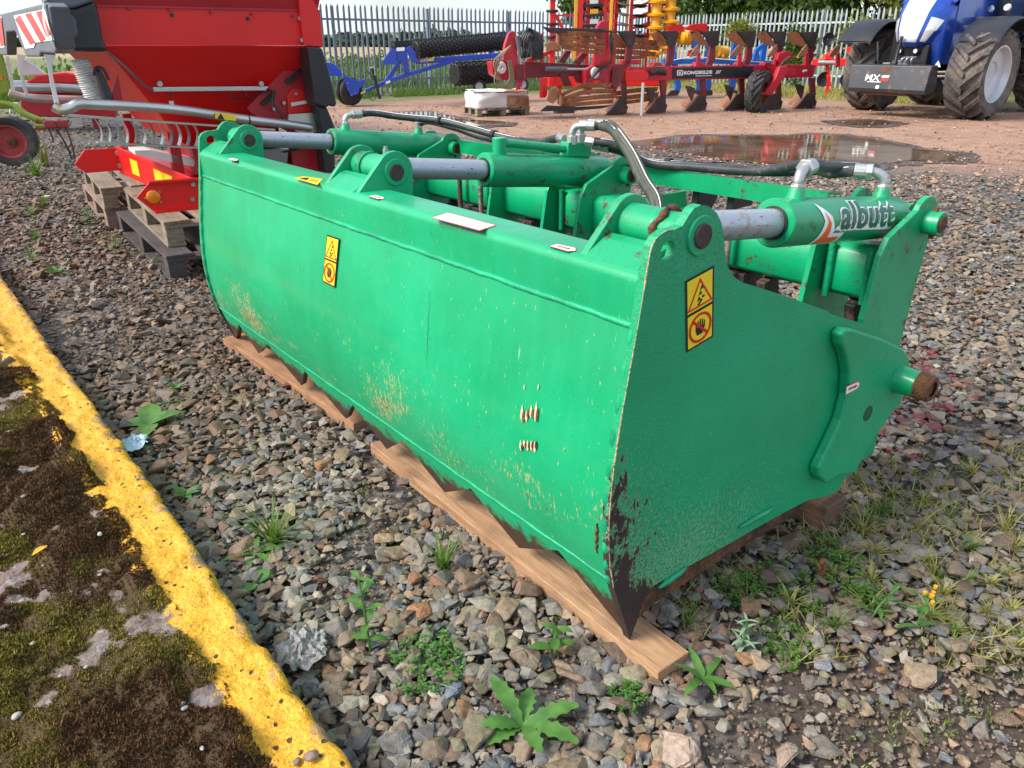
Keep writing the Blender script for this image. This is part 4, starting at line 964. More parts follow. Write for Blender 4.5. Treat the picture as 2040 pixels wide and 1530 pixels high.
def top_map(q):
    Q = [gf.z(*p, .926 * K)[:2] for p in q]
    def f(x, y, l):
        a = np.array(Q[0]) * (1 - x) + np.array(Q[1]) * x; b = np.array(Q[3]) * (1 - x) + np.array(Q[2]) * x; p = a * (1 - y) + b * y
        return (p[0], p[1], .926 * K + l)
    return f
# white notice with red border and rows of print (its code square is left blank)
tm = top_map(((858, 435), (955, 461), (990, 450), (893, 424)))
sh = [(M['red_print'], rr(0, 0, 1, 1), 0), (M['white_print'], rr(.02, .07, .655, .93), 1), (M['white_print'], rr(.67, .07, .975, .93), 1), (M['grey_print'], rr(.70, .16, .94, .84), 2)]
for k_ in range(6):
    sh.append((M['grey_print'], rr(.06, .80 - .12 * k_, .06 + .5 * random.uniform(.5, 1), .835 - .12 * k_), 2))
decal(grab, tm, sh, 'notice_decal')
def arrow_sticker(mp, nm='arrow_decal'):
    decal(grab, mp, [(M['red_print'], [(0, 0), (.82, 0), (1, .5), (.82, 1), (0, 1)], 0), (M['white_print'], [(.03, .09), (.80, .09), (.955, .5), (.80, .91), (.03, .91)], 1), (M['red_print'], [(.18, .42), (.55, .42), (.62, .32), (.80, .5), (.62, .68), (.55, .60), (.18, .66)], 2)], nm)
arrow_sticker(top_map(((1093, 492), (1140, 505), (1157, 497), (1110, 487)))); arrow_sticker(top_map(((733, 392), (757, 399), (771, 396), (748, 389)))); arrow_sticker(top_map(((453, 318), (470, 322), (478, 319), (462, 315))))
aq = [spx(*p, -.034) for p in ((1683, 788), (1712, 772), (1714, 756), (1685, 769))]
def am(x, y, l): a = np.array(aq[0]) * (1 - x) + np.array(aq[1]) * x; b = np.array(aq[3]) * (1 - x) + np.array(aq[2]) * x; p = a * (1 - y) + b * y; return (p[0], -.034 * K - l, p[1])
arrow_sticker(am)
decal(grab, top_map(((583, 355), (632, 369), (643, 357), (606, 352))), [(M['yellow_print'], rr(0, 0, 1, 1), 0), (M['black_print'], [(.15, .25), (.5, .25), (.38, .8), (.25, .7)], 1), (M['black_print'], rr(.56, .55, .9, .62), 1), (M['black_print'], rr(.56, .36, .86, .42), 1)], 'caution_decal')
# maker's lettering on the near barrel
def text_mesh(txt, size=1.0, offset=0.0, shear=0.0, bold=True, space=1.0):
    cu = bpy.data.curves.new('txt', 'FONT'); cu.body = txt; cu.size = size; cu.offset = offset; cu.shear = shear; cu.fill_mode = 'FRONT'; cu.resolution_u = 4; cu.space_character = space
    o = bpy.data.objects.new('txt', cu); COL.objects.link(o); dg = bpy.context.evaluated_depsgraph_get(); dg.update()
    me = bpy.data.meshes.new_from_object(o.evaluated_get(dg)); bpy.data.objects.remove(o)
    bm = bmesh.new(); bm.from_mesh(me); bmesh.ops.triangulate(bm, faces=bm.faces[:])
    V = [tuple(v.co) for v in bm.verts]; Fc = [tuple(v.index for v in f.verts) for f in bm.faces]; bm.free(); return V, Fc
def subdiv_loop(V, Fc, cuts):
    bm = bmesh.new(); vs = [bm.verts.new(v) for v in V]
    for f in Fc:
        try: bm.faces.new([vs[i] for i in f])
        except ValueError: pass
    bmesh.ops.subdivide_edges(bm, edges=bm.edges[:], cuts=cuts, use_grid_fill=True); bmesh.ops.triangulate(bm, faces=bm.faces[:]); bm.verts.index_update()
    V = [tuple(v.co) for v in bm.verts]; Fc = [tuple(v.index for v in f.verts) for f in bm.faces]; bm.free(); return V, Fc
def barrel_map(x, y, l):          # x along the barrel (units), y around it: 0 faces the near side
    a = y / .061; c = cy(S0, .435 + x) ; n_ = np.array([0, -1, 0]) * cos(a) + perp * sin(a)
    return tuple(c + n_ * (.061 * K + l))
def barrel_decal(name, mat, V, Fc, lv, parent=grab):
    m = MB(); m.add([barrel_map(x, y, .0010 + .0007 * lv) for x, y, _ in V], Fc); return m.build(name, mat, parent, normals=False)
def fit(V, x0, x1, y0, y1):
    A = np.array(V); mn = A.min(0); mx = A.max(0)
    return [(x0 + (v[0] - mn[0]) / (mx[0] - mn[0]) * (x1 - x0), y0 + (v[1] - mn[1]) / (mx[1] - mn[1]) * (y1 - y0), 0) for v in V]
tv, tf = text_mesh('albutt', 1.0, .024, .10, space=1.06); V1, F1 = subdiv_loop(tv, tf, 4)
w_off, wf = text_mesh('albutt', 1.0, .070, .10, space=1.06); V2, F2 = subdiv_loop(w_off, wf, 4)
A1 = np.array(V1); mn1, mx1 = A1.min(0), A1.max(0)
def fit2(V): return [(.215 + (v[0] - mn1[0]) / (mx1[0] - mn1[0]) * .290, -.014 + (v[1] - mn1[1]) / (mx1[1] - mn1[1]) * .078, 0) for v in V]
V1f = fit2(V1); V2f = fit2(V2)
base = barrel_decal('maker_logo', M['white_print'], V2f, F2, 0)
LL = [(.125, .045, 0), (.185, -.002, 0), (.180, -.030, 0), (.235, -.030, 0), (.232, -.058, 0), (.138, -.058, 0), (.150, .012, 0)]
def fan_sub(loop, cuts=5):
    bm = bmesh.new(); f = bm.faces.new([bm.verts.new(v) for v in loop]); bmesh.ops.triangulate(bm, faces=[f]); V = [tuple(v.co) for v in bm.verts]; bm.verts.index_update(); Fc = [tuple(v.index for v in q.verts) for q in bm.faces]; bm.free(); return subdiv_loop(V, Fc, cuts)
barrel_decal('print', M['white_print'], *fan_sub([(.108, .060, 0), (.170, .022, 0), (.192, -.014, 0), (.50, -.022, 0), (.50, -.004, 0), (.20, -.004, 0), (.19, -.022, 0), (.248, -.022, 0), (.246, -.068, 0), (.118, -.068, 0), (.135, .010, 0)], 7), 1, base)
barrel_decal('print', M['orange_paint'], *fan_sub([(.135, .036, 0), (.168, .004, 0), (.176, -.034, 0), (.234, -.034, 0), (.232, -.060, 0), (.134, -.060, 0), (.152, .008, 0)]), 2, base)
barrel_decal('print', M['green_print'], V1f, F1, 3, base)

# ------------------------------------------------------------------ timbers under the grab
def plank(name, label, p0, p1, w, h, mat, z0=0.0, tilt=0.0):
    a = np.array(p0); b = np.array(p1); L2 = np.linalg.norm(b - a); d = (b - a) / L2
    fr = Frame((a[0], a[1], z0), np.array([d[1], -d[0], 0]))      # ex across (to the right), ey along
    m = MB(); n = 26; wob = lambda k_, s_: .0035 * (float(fbm(k_ * .35, s_ * 3.7, int(s_ * 7), 3)) - .5)
    rows = []
    for i in range(n + 1):
        y = L2 * i / n
        rows += [(wob(i, 1), y, wob(i, 2)), (w + wob(i, 3), y, wob(i, 4)), (w + wob(i, 5), y, h + wob(i, 6)), (wob(i, 7), y, h + wob(i, 8))]
    fs = []
    for i in range(n):
        for k_ in range(4): fs.append((4 * i + k_, 4 * i + (k_ + 1) % 4, 4 * i + 4 + (k_ + 1) % 4, 4 * i + 4 + k_))
    fs += [(0, 3, 2, 1), (4 * n, 4 * n + 1, 4 * n + 2, 4 * n + 3)]; m.add(rows, fs)
    o = m.build(name, mat, None, bevel=.003); Mx = Matrix(fr.R.tolist()).to_4x4(); Mx.translation = Vector((fr.P * U).tolist()); o.matrix_world = Mx
    return tag(o, label, 'timber')
nA = G(1309, 1369); fA = G(739, 905)
plank('timber_plank', 'pale sawn timber plank under the jaw tip, split knots at its cut end', nA[:2], fA[:2], .112, .047, M['timber'])
nB = G(706, 866); fB = G(446, 690)
plank('timber_plank', 'brown sawn timber plank under the far half of the toothed jaw', nB[:2], fB[:2], .112, .047, paint('_', (.4, .2, .1)) if False else wood('brown_sawn_timber', (.42, .215, .105), (.28, .135, .065)))
b0 = G(1638, 1062); b1 = G(1560, 1030)
dd = (b1 - b0)[:2]; dd /= np.linalg.norm(dd)
plank('timber_block', 'weathered brown timber block under the rear corner of the grab', b0[:2], b0[:2] + np.array([-.62, .78]) * 1.2, .115, .092, M['timber_old'])
# ------------------------------------------------------------------ tracing helpers for the machines
def trace(name, mat, fr, parent, y0, th, px, bevel=0.0, smooth=None):
    A = [fr.y(u, v, y0) for u, v in px]; B = [a + np.array([0, th, 0]) for a in A]
    m = MB(); m.prism(A, B); return m.build(name, mat, parent, smooth=smooth, bevel=bevel)
def ptube(name, mat, fr, parent, pts, r, n=10, smooth=5):
    """pts: (u, v, y)"""
    m = MB(); m.tube([fr.y(u, v, y) for u, v, y in pts], r, n, smooth); return m.build(name, mat, parent, smooth=60)
def bolt(fr, parent, u, v, y, r=.014, mat=None):
    q = fr.y(u, v, y); m = MB(); m.cyl(q, q - np.array([0, .014, 0]), r, r * .85, 10); return m.build('bolt', mat or M['zinc'], parent, smooth=40)
def pbox(name, mat, parent, lo, hi, bevel=0.0):
    lo = np.array(lo, float); hi = np.array(hi, float); m = MB(); m.box((lo + hi) / 2, hi - lo); return m.build(name, mat, parent, bevel=bevel)

# ------------------------------------------------------------------ pallets under the spreader
_a = radians(56); sf = Frame(G(340, 562), (sin(_a), cos(_a), 0), (-cos(_a), sin(_a), 0))
def pallet(label, x, y, z, L_, Wd, mat, group=None, rz=0.0, fr=sf, h=.17):
    f2 = Frame(fr.world((x, y, z)), fr.R @ np.array([cos(rz), sin(rz), 0]), fr.R @ np.array([-sin(rz), cos(rz), 0]))
    t = thing('pallet', label, 'pallet', f2, group)
    bt = .024; jit = lambda: random.uniform(-.008, .008)
    nb = 5; bw = Wd * .155; gap = (Wd - nb * bw) / (nb - 1)
    for i in range(nb):
        x0 = i * (bw + gap) + (jit() if 0 < i < nb - 1 else 0); pbox('deck_board', mat, t, (x0, jit(), h - bt), (x0 + bw, L_ + jit(), h + .0015 * i % .004), .003)
    for j in range(3):
        y0 = (0, L_ / 2 - .07, L_ - .14)[j]; pbox('cross_board', mat, t, (.003, y0 + .002, h - 2 * bt), (Wd - .003, y0 + .138, h - bt - .001), .002)
        for i in range(3):
            x0 = (0, Wd / 2 - .06, Wd - .12)[i]; pbox('block', mat, t, (x0 + .004, y0 + .004, bt), (x0 + .116, y0 + .136, h - 2 * bt - .001), .004)
    for i in range(3):
        x0 = (0, Wd / 2 - .06, Wd - .12)[i]; pbox('bottom_board', mat, t, (x0, 0, 0), (x0 + .12, L_, bt - .001), .003)
    return t
pallet('dark wet wooden pallet on the gravel, lowest beneath the red spreader', 0, 0, 0, 1.75, 1.1, M['pallet_dark'], None, .02)
pallet('grey weathered pallet lying on the dark wet pallet', .06, .22, .172, 1.55, 1.1, M['pallet'])
pallet('pinkish wooden pallet on the gravel at the spreader disc end', -.10, 1.90, 0, 1.45, 1.1, M['pallet_pink'])
pallet('mossy grey pallet stacked on the pinkish pallet', -.10, 1.87, .172, 1.45, 1.1, M['pallet'], None, -.02)

# ------------------------------------------------------------------ red fertiliser spreader
sp = thing('fertiliser_spreader', 'red fertiliser spreader with black light panels standing on pallets', 'spreader', sf)
def loft(rings, name, mat, parent, close=False, smooth=None, bevel=0.0):
    m = MB(); n = len(rings[0]); vs = [p for r in rings for p in r]; fs = []
    for j in range(len(rings) - 1):
        for i in range(n if close else n - 1): fs.append((j * n + i, j * n + (i + 1) % n, (j + 1) * n + (i + 1) % n, (j + 1) * n + i))
    m.add(vs, fs); return m.build(name, mat, parent, smooth=smooth, bevel=bevel)
def rect(x0, x1, y0, y1, z): return [(x0, y0, z), (x1, y0, z), (x1, y1, z), (x0, y1, z)]
loft([rect(-.10, 1.52, .36, 3.2, 2.25), rect(-.05, 1.37, .50, 3.0, 1.632)], 'hopper_extension', M['red_dk'], sp, True)  # darker red puts the shade of the down-facing flare into its colour
loft([rect(-.06, 1.38, .495, 3.0, 1.628), rect(-.045, 1.37, .50, 3.0, 1.408)], 'hopper_band', M['red'], sp, True, bevel=.004)
loft([rect(-.045, 1.37, .50, 3.0, 1.404), rect(.42, 1.0, .98, 2.5, .74)], 'hopper_funnel', M['red'], sp, True)
pbox('seam_strip', M['red_dk'], sp, (-.06, .485, 1.622), (1.385, .50, 1.634))
for u, v in ((342, 30), (493, 37)): bolt(sf, sp, u, v, .50, .013, M['black'])
for u, v in ((597, 37), (601, 80)): bolt(sf, sp, u, v, .485, .016)
for u, v in ((292, 100), (371, 102), (340, 190), (460, 191), (488, 187)): bolt(sf, sp, u, v, .60, .012, M['black'])
# right hand end frame and black corner
trace('corner_post', M['red'], sf, sp, .46, .05, [(594, -20), (612, -20), (638, 26), (644, 93), (606, 90), (598, 30)])
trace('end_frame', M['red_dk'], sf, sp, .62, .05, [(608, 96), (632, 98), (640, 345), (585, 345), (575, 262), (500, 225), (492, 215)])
trace('end_frame', M['red'], sf, sp, .60, .02, [(572, 192), (585, 176), (602, 180), (622, 205), (632, 222), (575, 228)], .003)
for q in ([(568, 162), (600, 135), (602, 144), (578, 166)], [(520, 205), (548, 180), (549, 190), (528, 211)]): trace('slot', M['black'], sf, sp, .592, .03, q)
for u, v in ((589, 187), (565, 205), (626, 203), (545, 217)): bolt(sf, sp, u, v, .60, .013)
trace('corner_guard', M['plastic'], sf, sp, .36, .20, [(612, 93), (642, 96), (655, 140), (671, 206), (668, 213), (655, 210), (652, 214), (640, 212), (628, 206)], .012)
trace('corner_guard', M['plastic'], sf, sp, .40, .16, [(628, 206), (652, 214), (660, 232), (669, 256), (668, 345), (648, 345), (640, 256)], .012)
trace('maker_plate', M['white_pl'], sf, sp, .592, .008, [(580, 205), (611, 200), (612, 206), (581, 212)])
trace('end_plate', M['steel'], sf, sp, .50, .02, [(575, 228), (632, 224), (632, 262), (615, 268), (590, 262), (574, 245)])
trace('discharge_housing', M['steel_dk'], sf, sp, .55, .35, [(500, 295), (575, 298), (572, 332), (500, 322)], .004)
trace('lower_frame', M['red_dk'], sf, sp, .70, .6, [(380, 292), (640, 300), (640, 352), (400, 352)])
# bar on the funnel, cables
m = MB(); m.bar(sf.y(305, 178, .62), sf.y(533, 176, .62), .03, .028); m.build('trim_bar', M['steel'], sp, bevel=.002)
for u in (318, 520): bolt(sf, sp, u, 167, .61, .02, M['zinc'])
ptube('cable', M['plastic_gr'], sf, sp, [(215, 104, .52), (250, 134, .54), (285, 168, .58), (306, 180, .61)], .007, 6)
ptube('cable', M['plastic'], sf, sp, [(533, 178, .6), (545, 185, .56), (543, 205, .54), (565, 232, .5), (570, 240, .5)], .009, 6)
ptube('cable', M['plastic'], sf, sp, [(462, 192, .60), (490, 197, .59), (533, 182, .59)], .005, 6)
# light unit and striped boards on the rear (runs away to the left)
LX = -.34
def xt(u, v): return sf.x(u, v, LX)
def xtrace(name, mat, px, th, off=0.0, parent=sp, bevel=0.0):
    A = [sf.x(u, v, LX + off) for u, v in px]; B = [a + np.array([th, 0, 0]) for a in A]; m = MB(); m.prism(A, B); return m.build(name, mat, parent, bevel=bevel)
xtrace('light_bar', M['plastic_gr'], [(-40, 38), (0, 28), (90, 5), (97, 12), (112, 98), (108, 107), (80, 105), (78, 113), (52, 113), (47, 100), (30, 62), (12, 64), (14, 110), (-40, 110)], .10, 0, sp, .010)
brd = xtrace('striped_board', M['white_print'], [(27, 31), (88, 19), (107, 80), (70, 85), (67, 95), (50, 97)], .004, -.006)
def bq(a, b): return (27 + (88 - 27) * a + (50 - 27) * b * (1 - a * .2) + 0, 31 + (19 - 31) * a + (97 - 31) * b + (80 - 97) * a * b + (12 * a * b))
for k_ in range(3):
    a0 = -.02 + .36 * k_
    xtrace('stripe', M['red_print'], [bq(a0 + .02, .02 if k_ else .12), bq(a0 + .20, .02), bq(min(a0 + .40, .95), .90 if k_ < 2 else .8), bq(min(a0 + .22, .8), .93 if k_ < 2 else .82)], .003, -.010, brd)
xtrace('striped_board', M['white_print'], [(-30, 40), (3, 33), (9, 94), (-30, 100)], .004, -.006)
xtrace('stripe', M['red_print'], [(-6, 36), (2, 35), (9, 90), (1, 92)], .003, -.010)
A = sf.x(101, 50, LX); m = MB(); m.grid(lambda a, b: A + np.array([-.05 * cos(b * .9) + .02, (a) * .06 - .05 * sin(b * .9) * 0, b * .115 * (1 - .1 * a)]), np.linspace(-1, 1, 7), np.linspace(-1, 1, 9)); m.build('lamp', M['lens'], sp, smooth=60)
# wrap-round black moulding to the camera side
trace('corner_moulding', M['plastic'], sf, sp, .30, .35, [(98, 2), (150, 16), (190, 0), (198, 30), (206, 80), (218, 103), (150, 103), (112, 102), (108, 85), (110, 60), (104, 30)], .02)
trace('corner_moulding', M['plastic_gr'], sf, sp, .285, .3, [(90, 2), (95, -30), (188, -30), (188, 2), (148, 16), (120, 16)], .012)
trace('moulding_recess', M['plastic_gr'], sf, sp, .292, .02, [(106, 28), (145, 30), (152, 40), (156, 70), (150, 76), (112, 78), (110, 52)], .008)
# arms carrying the guard tube
trace('guard_arm', M['white_pl'], sf, sp, .31, .012, [(88, 108), (112, 110), (104, 128), (105, 150), (118, 206), (109, 208), (100, 165), (96, 140)])
trace('guard_arm', M['white_pl'], sf, sp, 1.5, .012, [(33, 108), (52, 110), (44, 128), (46, 150), (57, 190), (50, 191), (40, 150)])
trace('guard_arm', M['white_pl'], sf, sp, 1.9, .012, [(10, 112), (18, 112), (30, 182), (24, 184)])
ptube('guard_tube', M['steel'], sf, sp, [(107, 212, .30), (122, 219, .29), (140, 215, .29), (158, 207, .29), (190, 208, .30), (340, 217, .34), (490, 238, .40), (560, 246, .44), (618, 254, .48)], .031, 16)
ptube('guard_tube', M['steel'], sf, sp, [(18, 184, 1.9), (45, 193, 1.9), (90, 197, 1.9), (170, 199, 1.9)], .030, 12)
for q in ([(429, 224), (470, 229), (470, 241), (429, 236)],): trace('warning_decal', M['yellow_print'], sf, sp, .325, .004, q)
trace('print', M['black_print'], sf, sp, .322, .002, [(433, 236), (440, 226), (447, 238)])
ptube('tube_collar', M['plastic'], sf, sp, [(493, 239, .402), (496, 239, .403)], .033, 14, 0)
trace('tube_band', M['yellow_print'], sf, sp, .262, .004, [(112, 211), (122, 213), (123, 222), (114, 220)])
m = MB(); q = sf.y(343, 211, .34); m.cyl(q, q + np.array([0, 0, .03]), .016, n=10); m.build('bolt', M['zinc'], sp)
# louvred deflector
m = MB(); m.bar(sf.y(125, 229, .33), sf.y(545, 258, .45), .05, .012); m.build('grille_rail', M['steel'], sp)
m = MB(); m.bar(sf.y(193, 284, .33), sf.y(395, 294, .40), .05, .010); m.build('grille_rail', M['steel'], sp)
for k_ in range(12):
    f_ = k_ / 11; u0 = 190 + 200 * f_; u1 = 203 + 190 * f_; y_ = .34 + .06 * f_
    a = sf.y(u0, 237 + 14 * f_, y_); b = sf.y(u1, 283 + 10 * f_, y_); c_ = (a + b) / 2 + np.array([.012, .0, 0])
    m = MB(); m.grid(lambda p, q_: (a * (1 - p) + b * p) + np.array([.02 * sin(p * 3.1), q_, 0]), np.linspace(0, 1, 6), [0, .09]); m.build('louvre', M['steel'] if k_ % 2 else M['steel_dk'], sp, smooth=60)
# discs, chutes
q = sf.z(425, 338, .46); m = MB(); m.lathe([(.02, .06), (.10, .05), (.12, .01), (.36, .0), (.37, .012), (.36, .02), (.10, .03)], q, (0, 0, 1), 40); m.build('spreading_disc', M['steel'], sp, smooth=40)
trace('chute', M['white_pl'], sf, sp, .75, .25, [(268, 300), (300, 299), (392, 318), (386, 332), (270, 308)])
m = MB(); m.box(q + np.array([-.1, .05, .07]), (.34, .05, .06), rz=.5); m.build('vane', M['steel_dk'], sp)
# rear bumper: arrow ended plates with reflector
fp = trace('bumper_plate', M['red'], sf, sp, .15, .014, [(272, 394), (297, 364), (440, 354), (440, 412), (310, 424)], .002)
trace('bumper_flange', M['red'], sf, sp, .12, .045, [(297, 362), (440, 352), (440, 356), (297, 366)])
trace('bumper_flange', M['red'], sf, sp, .12, .045, [(309, 421), (440, 409), (440, 413), (310, 426)])
q = sf.y(305, 392, .15); m = MB(); m.lathe([(.001, -.016), (.034, -.015), (.042, -.008), (.042, 0)], q, (0, 1, 0), 24); m.build('reflector', M['amber'], sp, smooth=40)
for u, v in ((384, 367), (383, 397)): bolt(sf, sp, u, v, .15, .016)
for u, v in ((290, 395), (318, 382), (320, 402)): bolt(sf, sp, u, v, .15, .006)
trace('bumper_plate', M['red'], sf, sp, 1.45, .014, [(148, 328), (168, 299), (250, 293), (255, 338), (172, 345)], .002)
for u, v in ((234, 305), (239, 330)): bolt(sf, sp, u, v, 1.45, .02)
a = sf.y(236, 318, 1.47); b = sf.y(430, 402, .30); m = MB(); m.bar(a, b, .02, .20); m.build('bumper_beam', M['red'], sp, bevel=.004)
for f_, w in ((.20, .05), (.47, .07), (.55, .07)):
    c_ = a * (1 - f_) + b * f_; d = (b - a) / np.linalg.norm(b - a); n_ = np.array([-abs(d[1]), -abs(d[0]) * .0, 0]); n_ = np.cross(d, (0, 0, 1)); n_ *= -np.sign(n_[1]) if n_[1] else 1
    p = c_ + n_ * .0125; m = MB(); hh = .055; m.add([p - d * w + np.array([0, 0, -hh]), p + d * w + np.array([0, 0, -hh]), p + d * w + np.array([0, 0, hh]), p - d * w + np.array([0, 0, hh])], [(0, 1, 2, 3)]); m.build('warning_decal', M['yellow_print'], sp, normals=False)
for u, v, w_, h_ in ((262, 322, 7, 3), (262, 330, 7, 3), (318, 352, 6, 4), (330, 358, 5, 4)):
    trace('print', M['black_print'], sf, sp, .9 if u < 300 else .62, .003, [(u - w_ * .5, v), (u + w_ * .5, v + 1), (u + w_ * .5, v + 1 + h_ * .5), (u - w_ * .5, v + h_ * .5)]) if False else None
for k_ in range(5):
    f_ = .12 + .19 * k_; bolt(sf, sp, 205 + 430 * f_, 14 + 20 * f_, .49, .010, M['red_dk'])
trace('funnel_seam', M['red_dk'], sf, sp, .50, .012, [(208, 84), (640, 93), (640, 95), (208, 86.5)])
ptube('hydraulic_line', M['black'], sf, sp, [(395, 300, .62), (440, 292, .6), (500, 296, .56), (560, 290, .54), (600, 276, .52)], .012, 6)
ptube('hydraulic_line', M['black'], sf, sp, [(400, 312, .64), (450, 303, .62), (510, 306, .58), (580, 300, .55), (615, 285, .53)], .010, 6)
# white corrugated hose and control lever cover
C_ = catmull([sf.y(u, v, .55) for u, v in ((158, 118), (168, 145), (180, 175), (192, 205))], 10); m = MB()
m.tube(C_, lambda t: .052 + .008 * sin(t * 2 * pi * 22), 14, 2); m.build('corrugated_hose', M['white_pl'], sp, smooth=60)
trace('lever_cover', M['plastic'], sf, sp, .42, .07, [(190, 140), (200, 136), (212, 160), (228, 196), (222, 207), (205, 200)], .015)
ptube('lever_loop', M['plastic'], sf, sp, [(186, 150, .42), (192, 135, .42), (206, 138, .42), (217, 160, .42)], .010, 8)
trace('funnel_gusset', M['red_dk'], sf, sp, .56, .02, [(235, 147), (246, 208), (215, 207)])
# hopper legs to the pallet so that it stands
for x0, y0 in ((.28, .75), (1.0, .75), (.28, 2.6), (1.0, 2.6)): pbox('leg', M['red_dk'], sp, (x0, y0, .345), (x0 + .07, y0 + .07, .85))
pbox('gearbox_frame', M['red_dk'], sp, (.3, .8, .40), (1.05, 2.6, .52), .01)

# ------------------------------------------------------------------ tedder with lime frame at the left edge
tf_ = Frame(G(36, 334), (.86, .51, 0))
td = thing('tedder', 'lime green hay tedder with a small wheel and thin spring tines', 'tedder', tf_)
def wheel(parent, c, axis, R, w, rim_r, tyre_mat, rim_mat, lugs=0, lug_h=.03, n=40, disc_in=.3, lug_w=.05, skew=.45):
    c = np.array(c, float); axis = np.array(axis, float); axis /= np.linalg.norm(axis)
    wt_ = bpy.data.objects.new('wheel', None)
    prof = [(rim_r, -w * .42), (rim_r + (R - rim_r) * .35, -w * .5), (R - (R - rim_r) * .22, -w * .5), (R - lug_h, -w * .40), (R - lug_h * .9, 0), (R - lug_h, w * .40), (R - (R - rim_r) * .22, w * .5), (rim_r + (R - rim_r) * .35, w * .5), (rim_r, w * .42)]
    m = MB(); m.lathe(prof, c, axis, n, True); ty = m.build('tyre', tyre_mat, parent, smooth=50)
    if lugs:
        x = np.cross(axis, (0, 0, 1) if abs(axis[2]) < .9 else (1, 0, 0)); x /= np.linalg.norm(x); y = np.cross(axis, x)
        m = MB()
        for k_ in range(lugs):
            for sgn in (-1, 1):
                a0 = 2 * pi * (k_ + (.5 if sgn > 0 else 0)) / lugs; P0 = []; P1 = []
                for f_ in (-.06, .35, .75, 1.0):
                    a = a0 + skew * (1 - f_) * .9; h_ = sgn * w * .5 * f_; rr_ = R - lug_h * 1.02 if f_ < .9 else R - lug_h * 1.6
                    ro = R if f_ < .9 else R - lug_h * .7
                    rad = x * cos(a) + y * sin(a); tan = -x * sin(a) + y * cos(a); wd = lug_w * (1 if f_ < .9 else 1.25)
                    P0 += [c + axis * h_ + rad * rr_ - tan * wd * .62, c + axis * h_ + rad * rr_ + tan * wd * .62]; P1 += [c + axis * h_ + rad * ro - tan * wd * .42, c + axis * h_ + rad * ro + tan * wd * .42]
                b = []
                for j in range(4): b += [P0[2 * j], P0[2 * j + 1], P1[2 * j + 1], P1[2 * j]]
                fs = []
                for j in range(3):
                    for q in range(4): fs.append((4 * j + q, 4 * j + (q + 1) % 4, 4 * j + 4 + (q + 1) % 4, 4 * j + 4 + q))
                fs += [(0, 3, 2, 1), (12, 13, 14, 15)]; m.add(b, fs)
        m.build('tread', tyre_mat, ty)
    for s_ in (-1, 1):
        m = MB(); m.lathe([(rim_r * 1.03, s_ * w * .44), (rim_r * .97, s_ * w * .44), (rim_r * .90, s_ * w * .36), (rim_r * .86, s_ * w * (.5 - disc_in)), (rim_r * .45, s_ * w * (.5 - disc_in * 1.1)), (rim_r * .40, s_ * w * .22), (.001, s_ * w * .22)], c, axis, n)
        rm = m.build('rim', rim_mat, parent, smooth=40)
    bpy.data.objects.remove(wt_)
    return ty
wheel(td, (0, .10, .31), (.25, 1, 0), .31, .24, .19, M['tyre'], M['rim_red'], 0)
q = (0, .0, .31); m = MB(); m.cyl((0, -.03, .31), (0, .12, .31), .045, n=16); m.build('hub', M['rust'], td, smooth=40)
ptube('frame_tube', M['lime'], tf_, td, [(-30, 203, .0), (20, 208, -.02), (45, 225, -.05), (72, 238, -.06)], .035, 10)
ptube('frame_tube', M['lime'], tf_, td, [(-20, 212, .3), (30, 213, .28), (55, 228, .25), (85, 240, .2)], .030, 10)
trace('frame_box', M['lime'], tf_, td, -.02, .25, [(-30, 102), (4, 106), (16, 150), (18, 185), (0, 192), (-30, 188)], .02)
trace('reflector', M['amber'], tf_, td, -.04, .02, [(-4, 148), (4, 150), (5, 160), (-3, 158)])
for u, v in ((100, 248), (124, 247)):
    q = tf_.y(u, v, .1); m = MB(); m.box(q, (.14, .09, .10)); m.build('tine_clamp', M['rim_red'], td, bevel=.02)
ptube('tine_arm', M['lime'], tf_, td, [(70, 252, .1), (100, 252, .1), (128, 250, .1)], .03, 8)
for a in (((96, 256), (106, 284)), ((112, 258), (140, 305)), ((114, 258), (144, 318)), ((131, 255), (150, 315))):
    ptube('spring_tine', M['tine'], tf_, td, [(a[0][0], a[0][1], .1), ((a[0][0] + a[1][0]) / 2 + 2, (a[0][1] + a[1][1]) / 2, .1), (a[1][0], a[1][1], .08)], .009, 6)
trace('seat_bracket', M['white_pl'], tf_, td, .4, .05, [(20, 205), (36, 204), (46, 222), (18, 226)], .01)
# ------------------------------------------------------------------ red and silver mower seen under the spreader
mf = Frame(G(120, 262), (.93, .36, 0)); mw = thing('mower', 'red and silver mower parked behind the spreader light bar', 'mower', mf)
trace('bonnet', M['red'], mf, mw, 0, .8, [(50, 163), (75, 150), (130, 144), (175, 152), (200, 168), (60, 166)], .03)
ptube('drum', M['steel'], mf, mw, [(25, 172, .1), (120, 172, .1), (165, 176, .1)], .10, 16, 0)
trace('panel', M['yellow'], mf, mw, .3, .1, [(160, 168), (178, 166), (182, 178), (160, 180)], .01)
trace('deck', M['red_dk'], mf, mw, .2, .6, [(40, 184), (230, 186), (230, 236), (40, 232)], .02)
trace('guard', M['white_pl'], mf, mw, .6, .1, [(30, 128), (50, 118), (70, 130), (95, 150), (40, 152)], .02)
pbox('leg', M['red_dk'], mw, (-.4, .3, 0), (-.3, .4, .4)); pbox('leg', M['red_dk'], mw, (.5, .3, 0), (.6, .4, .4))
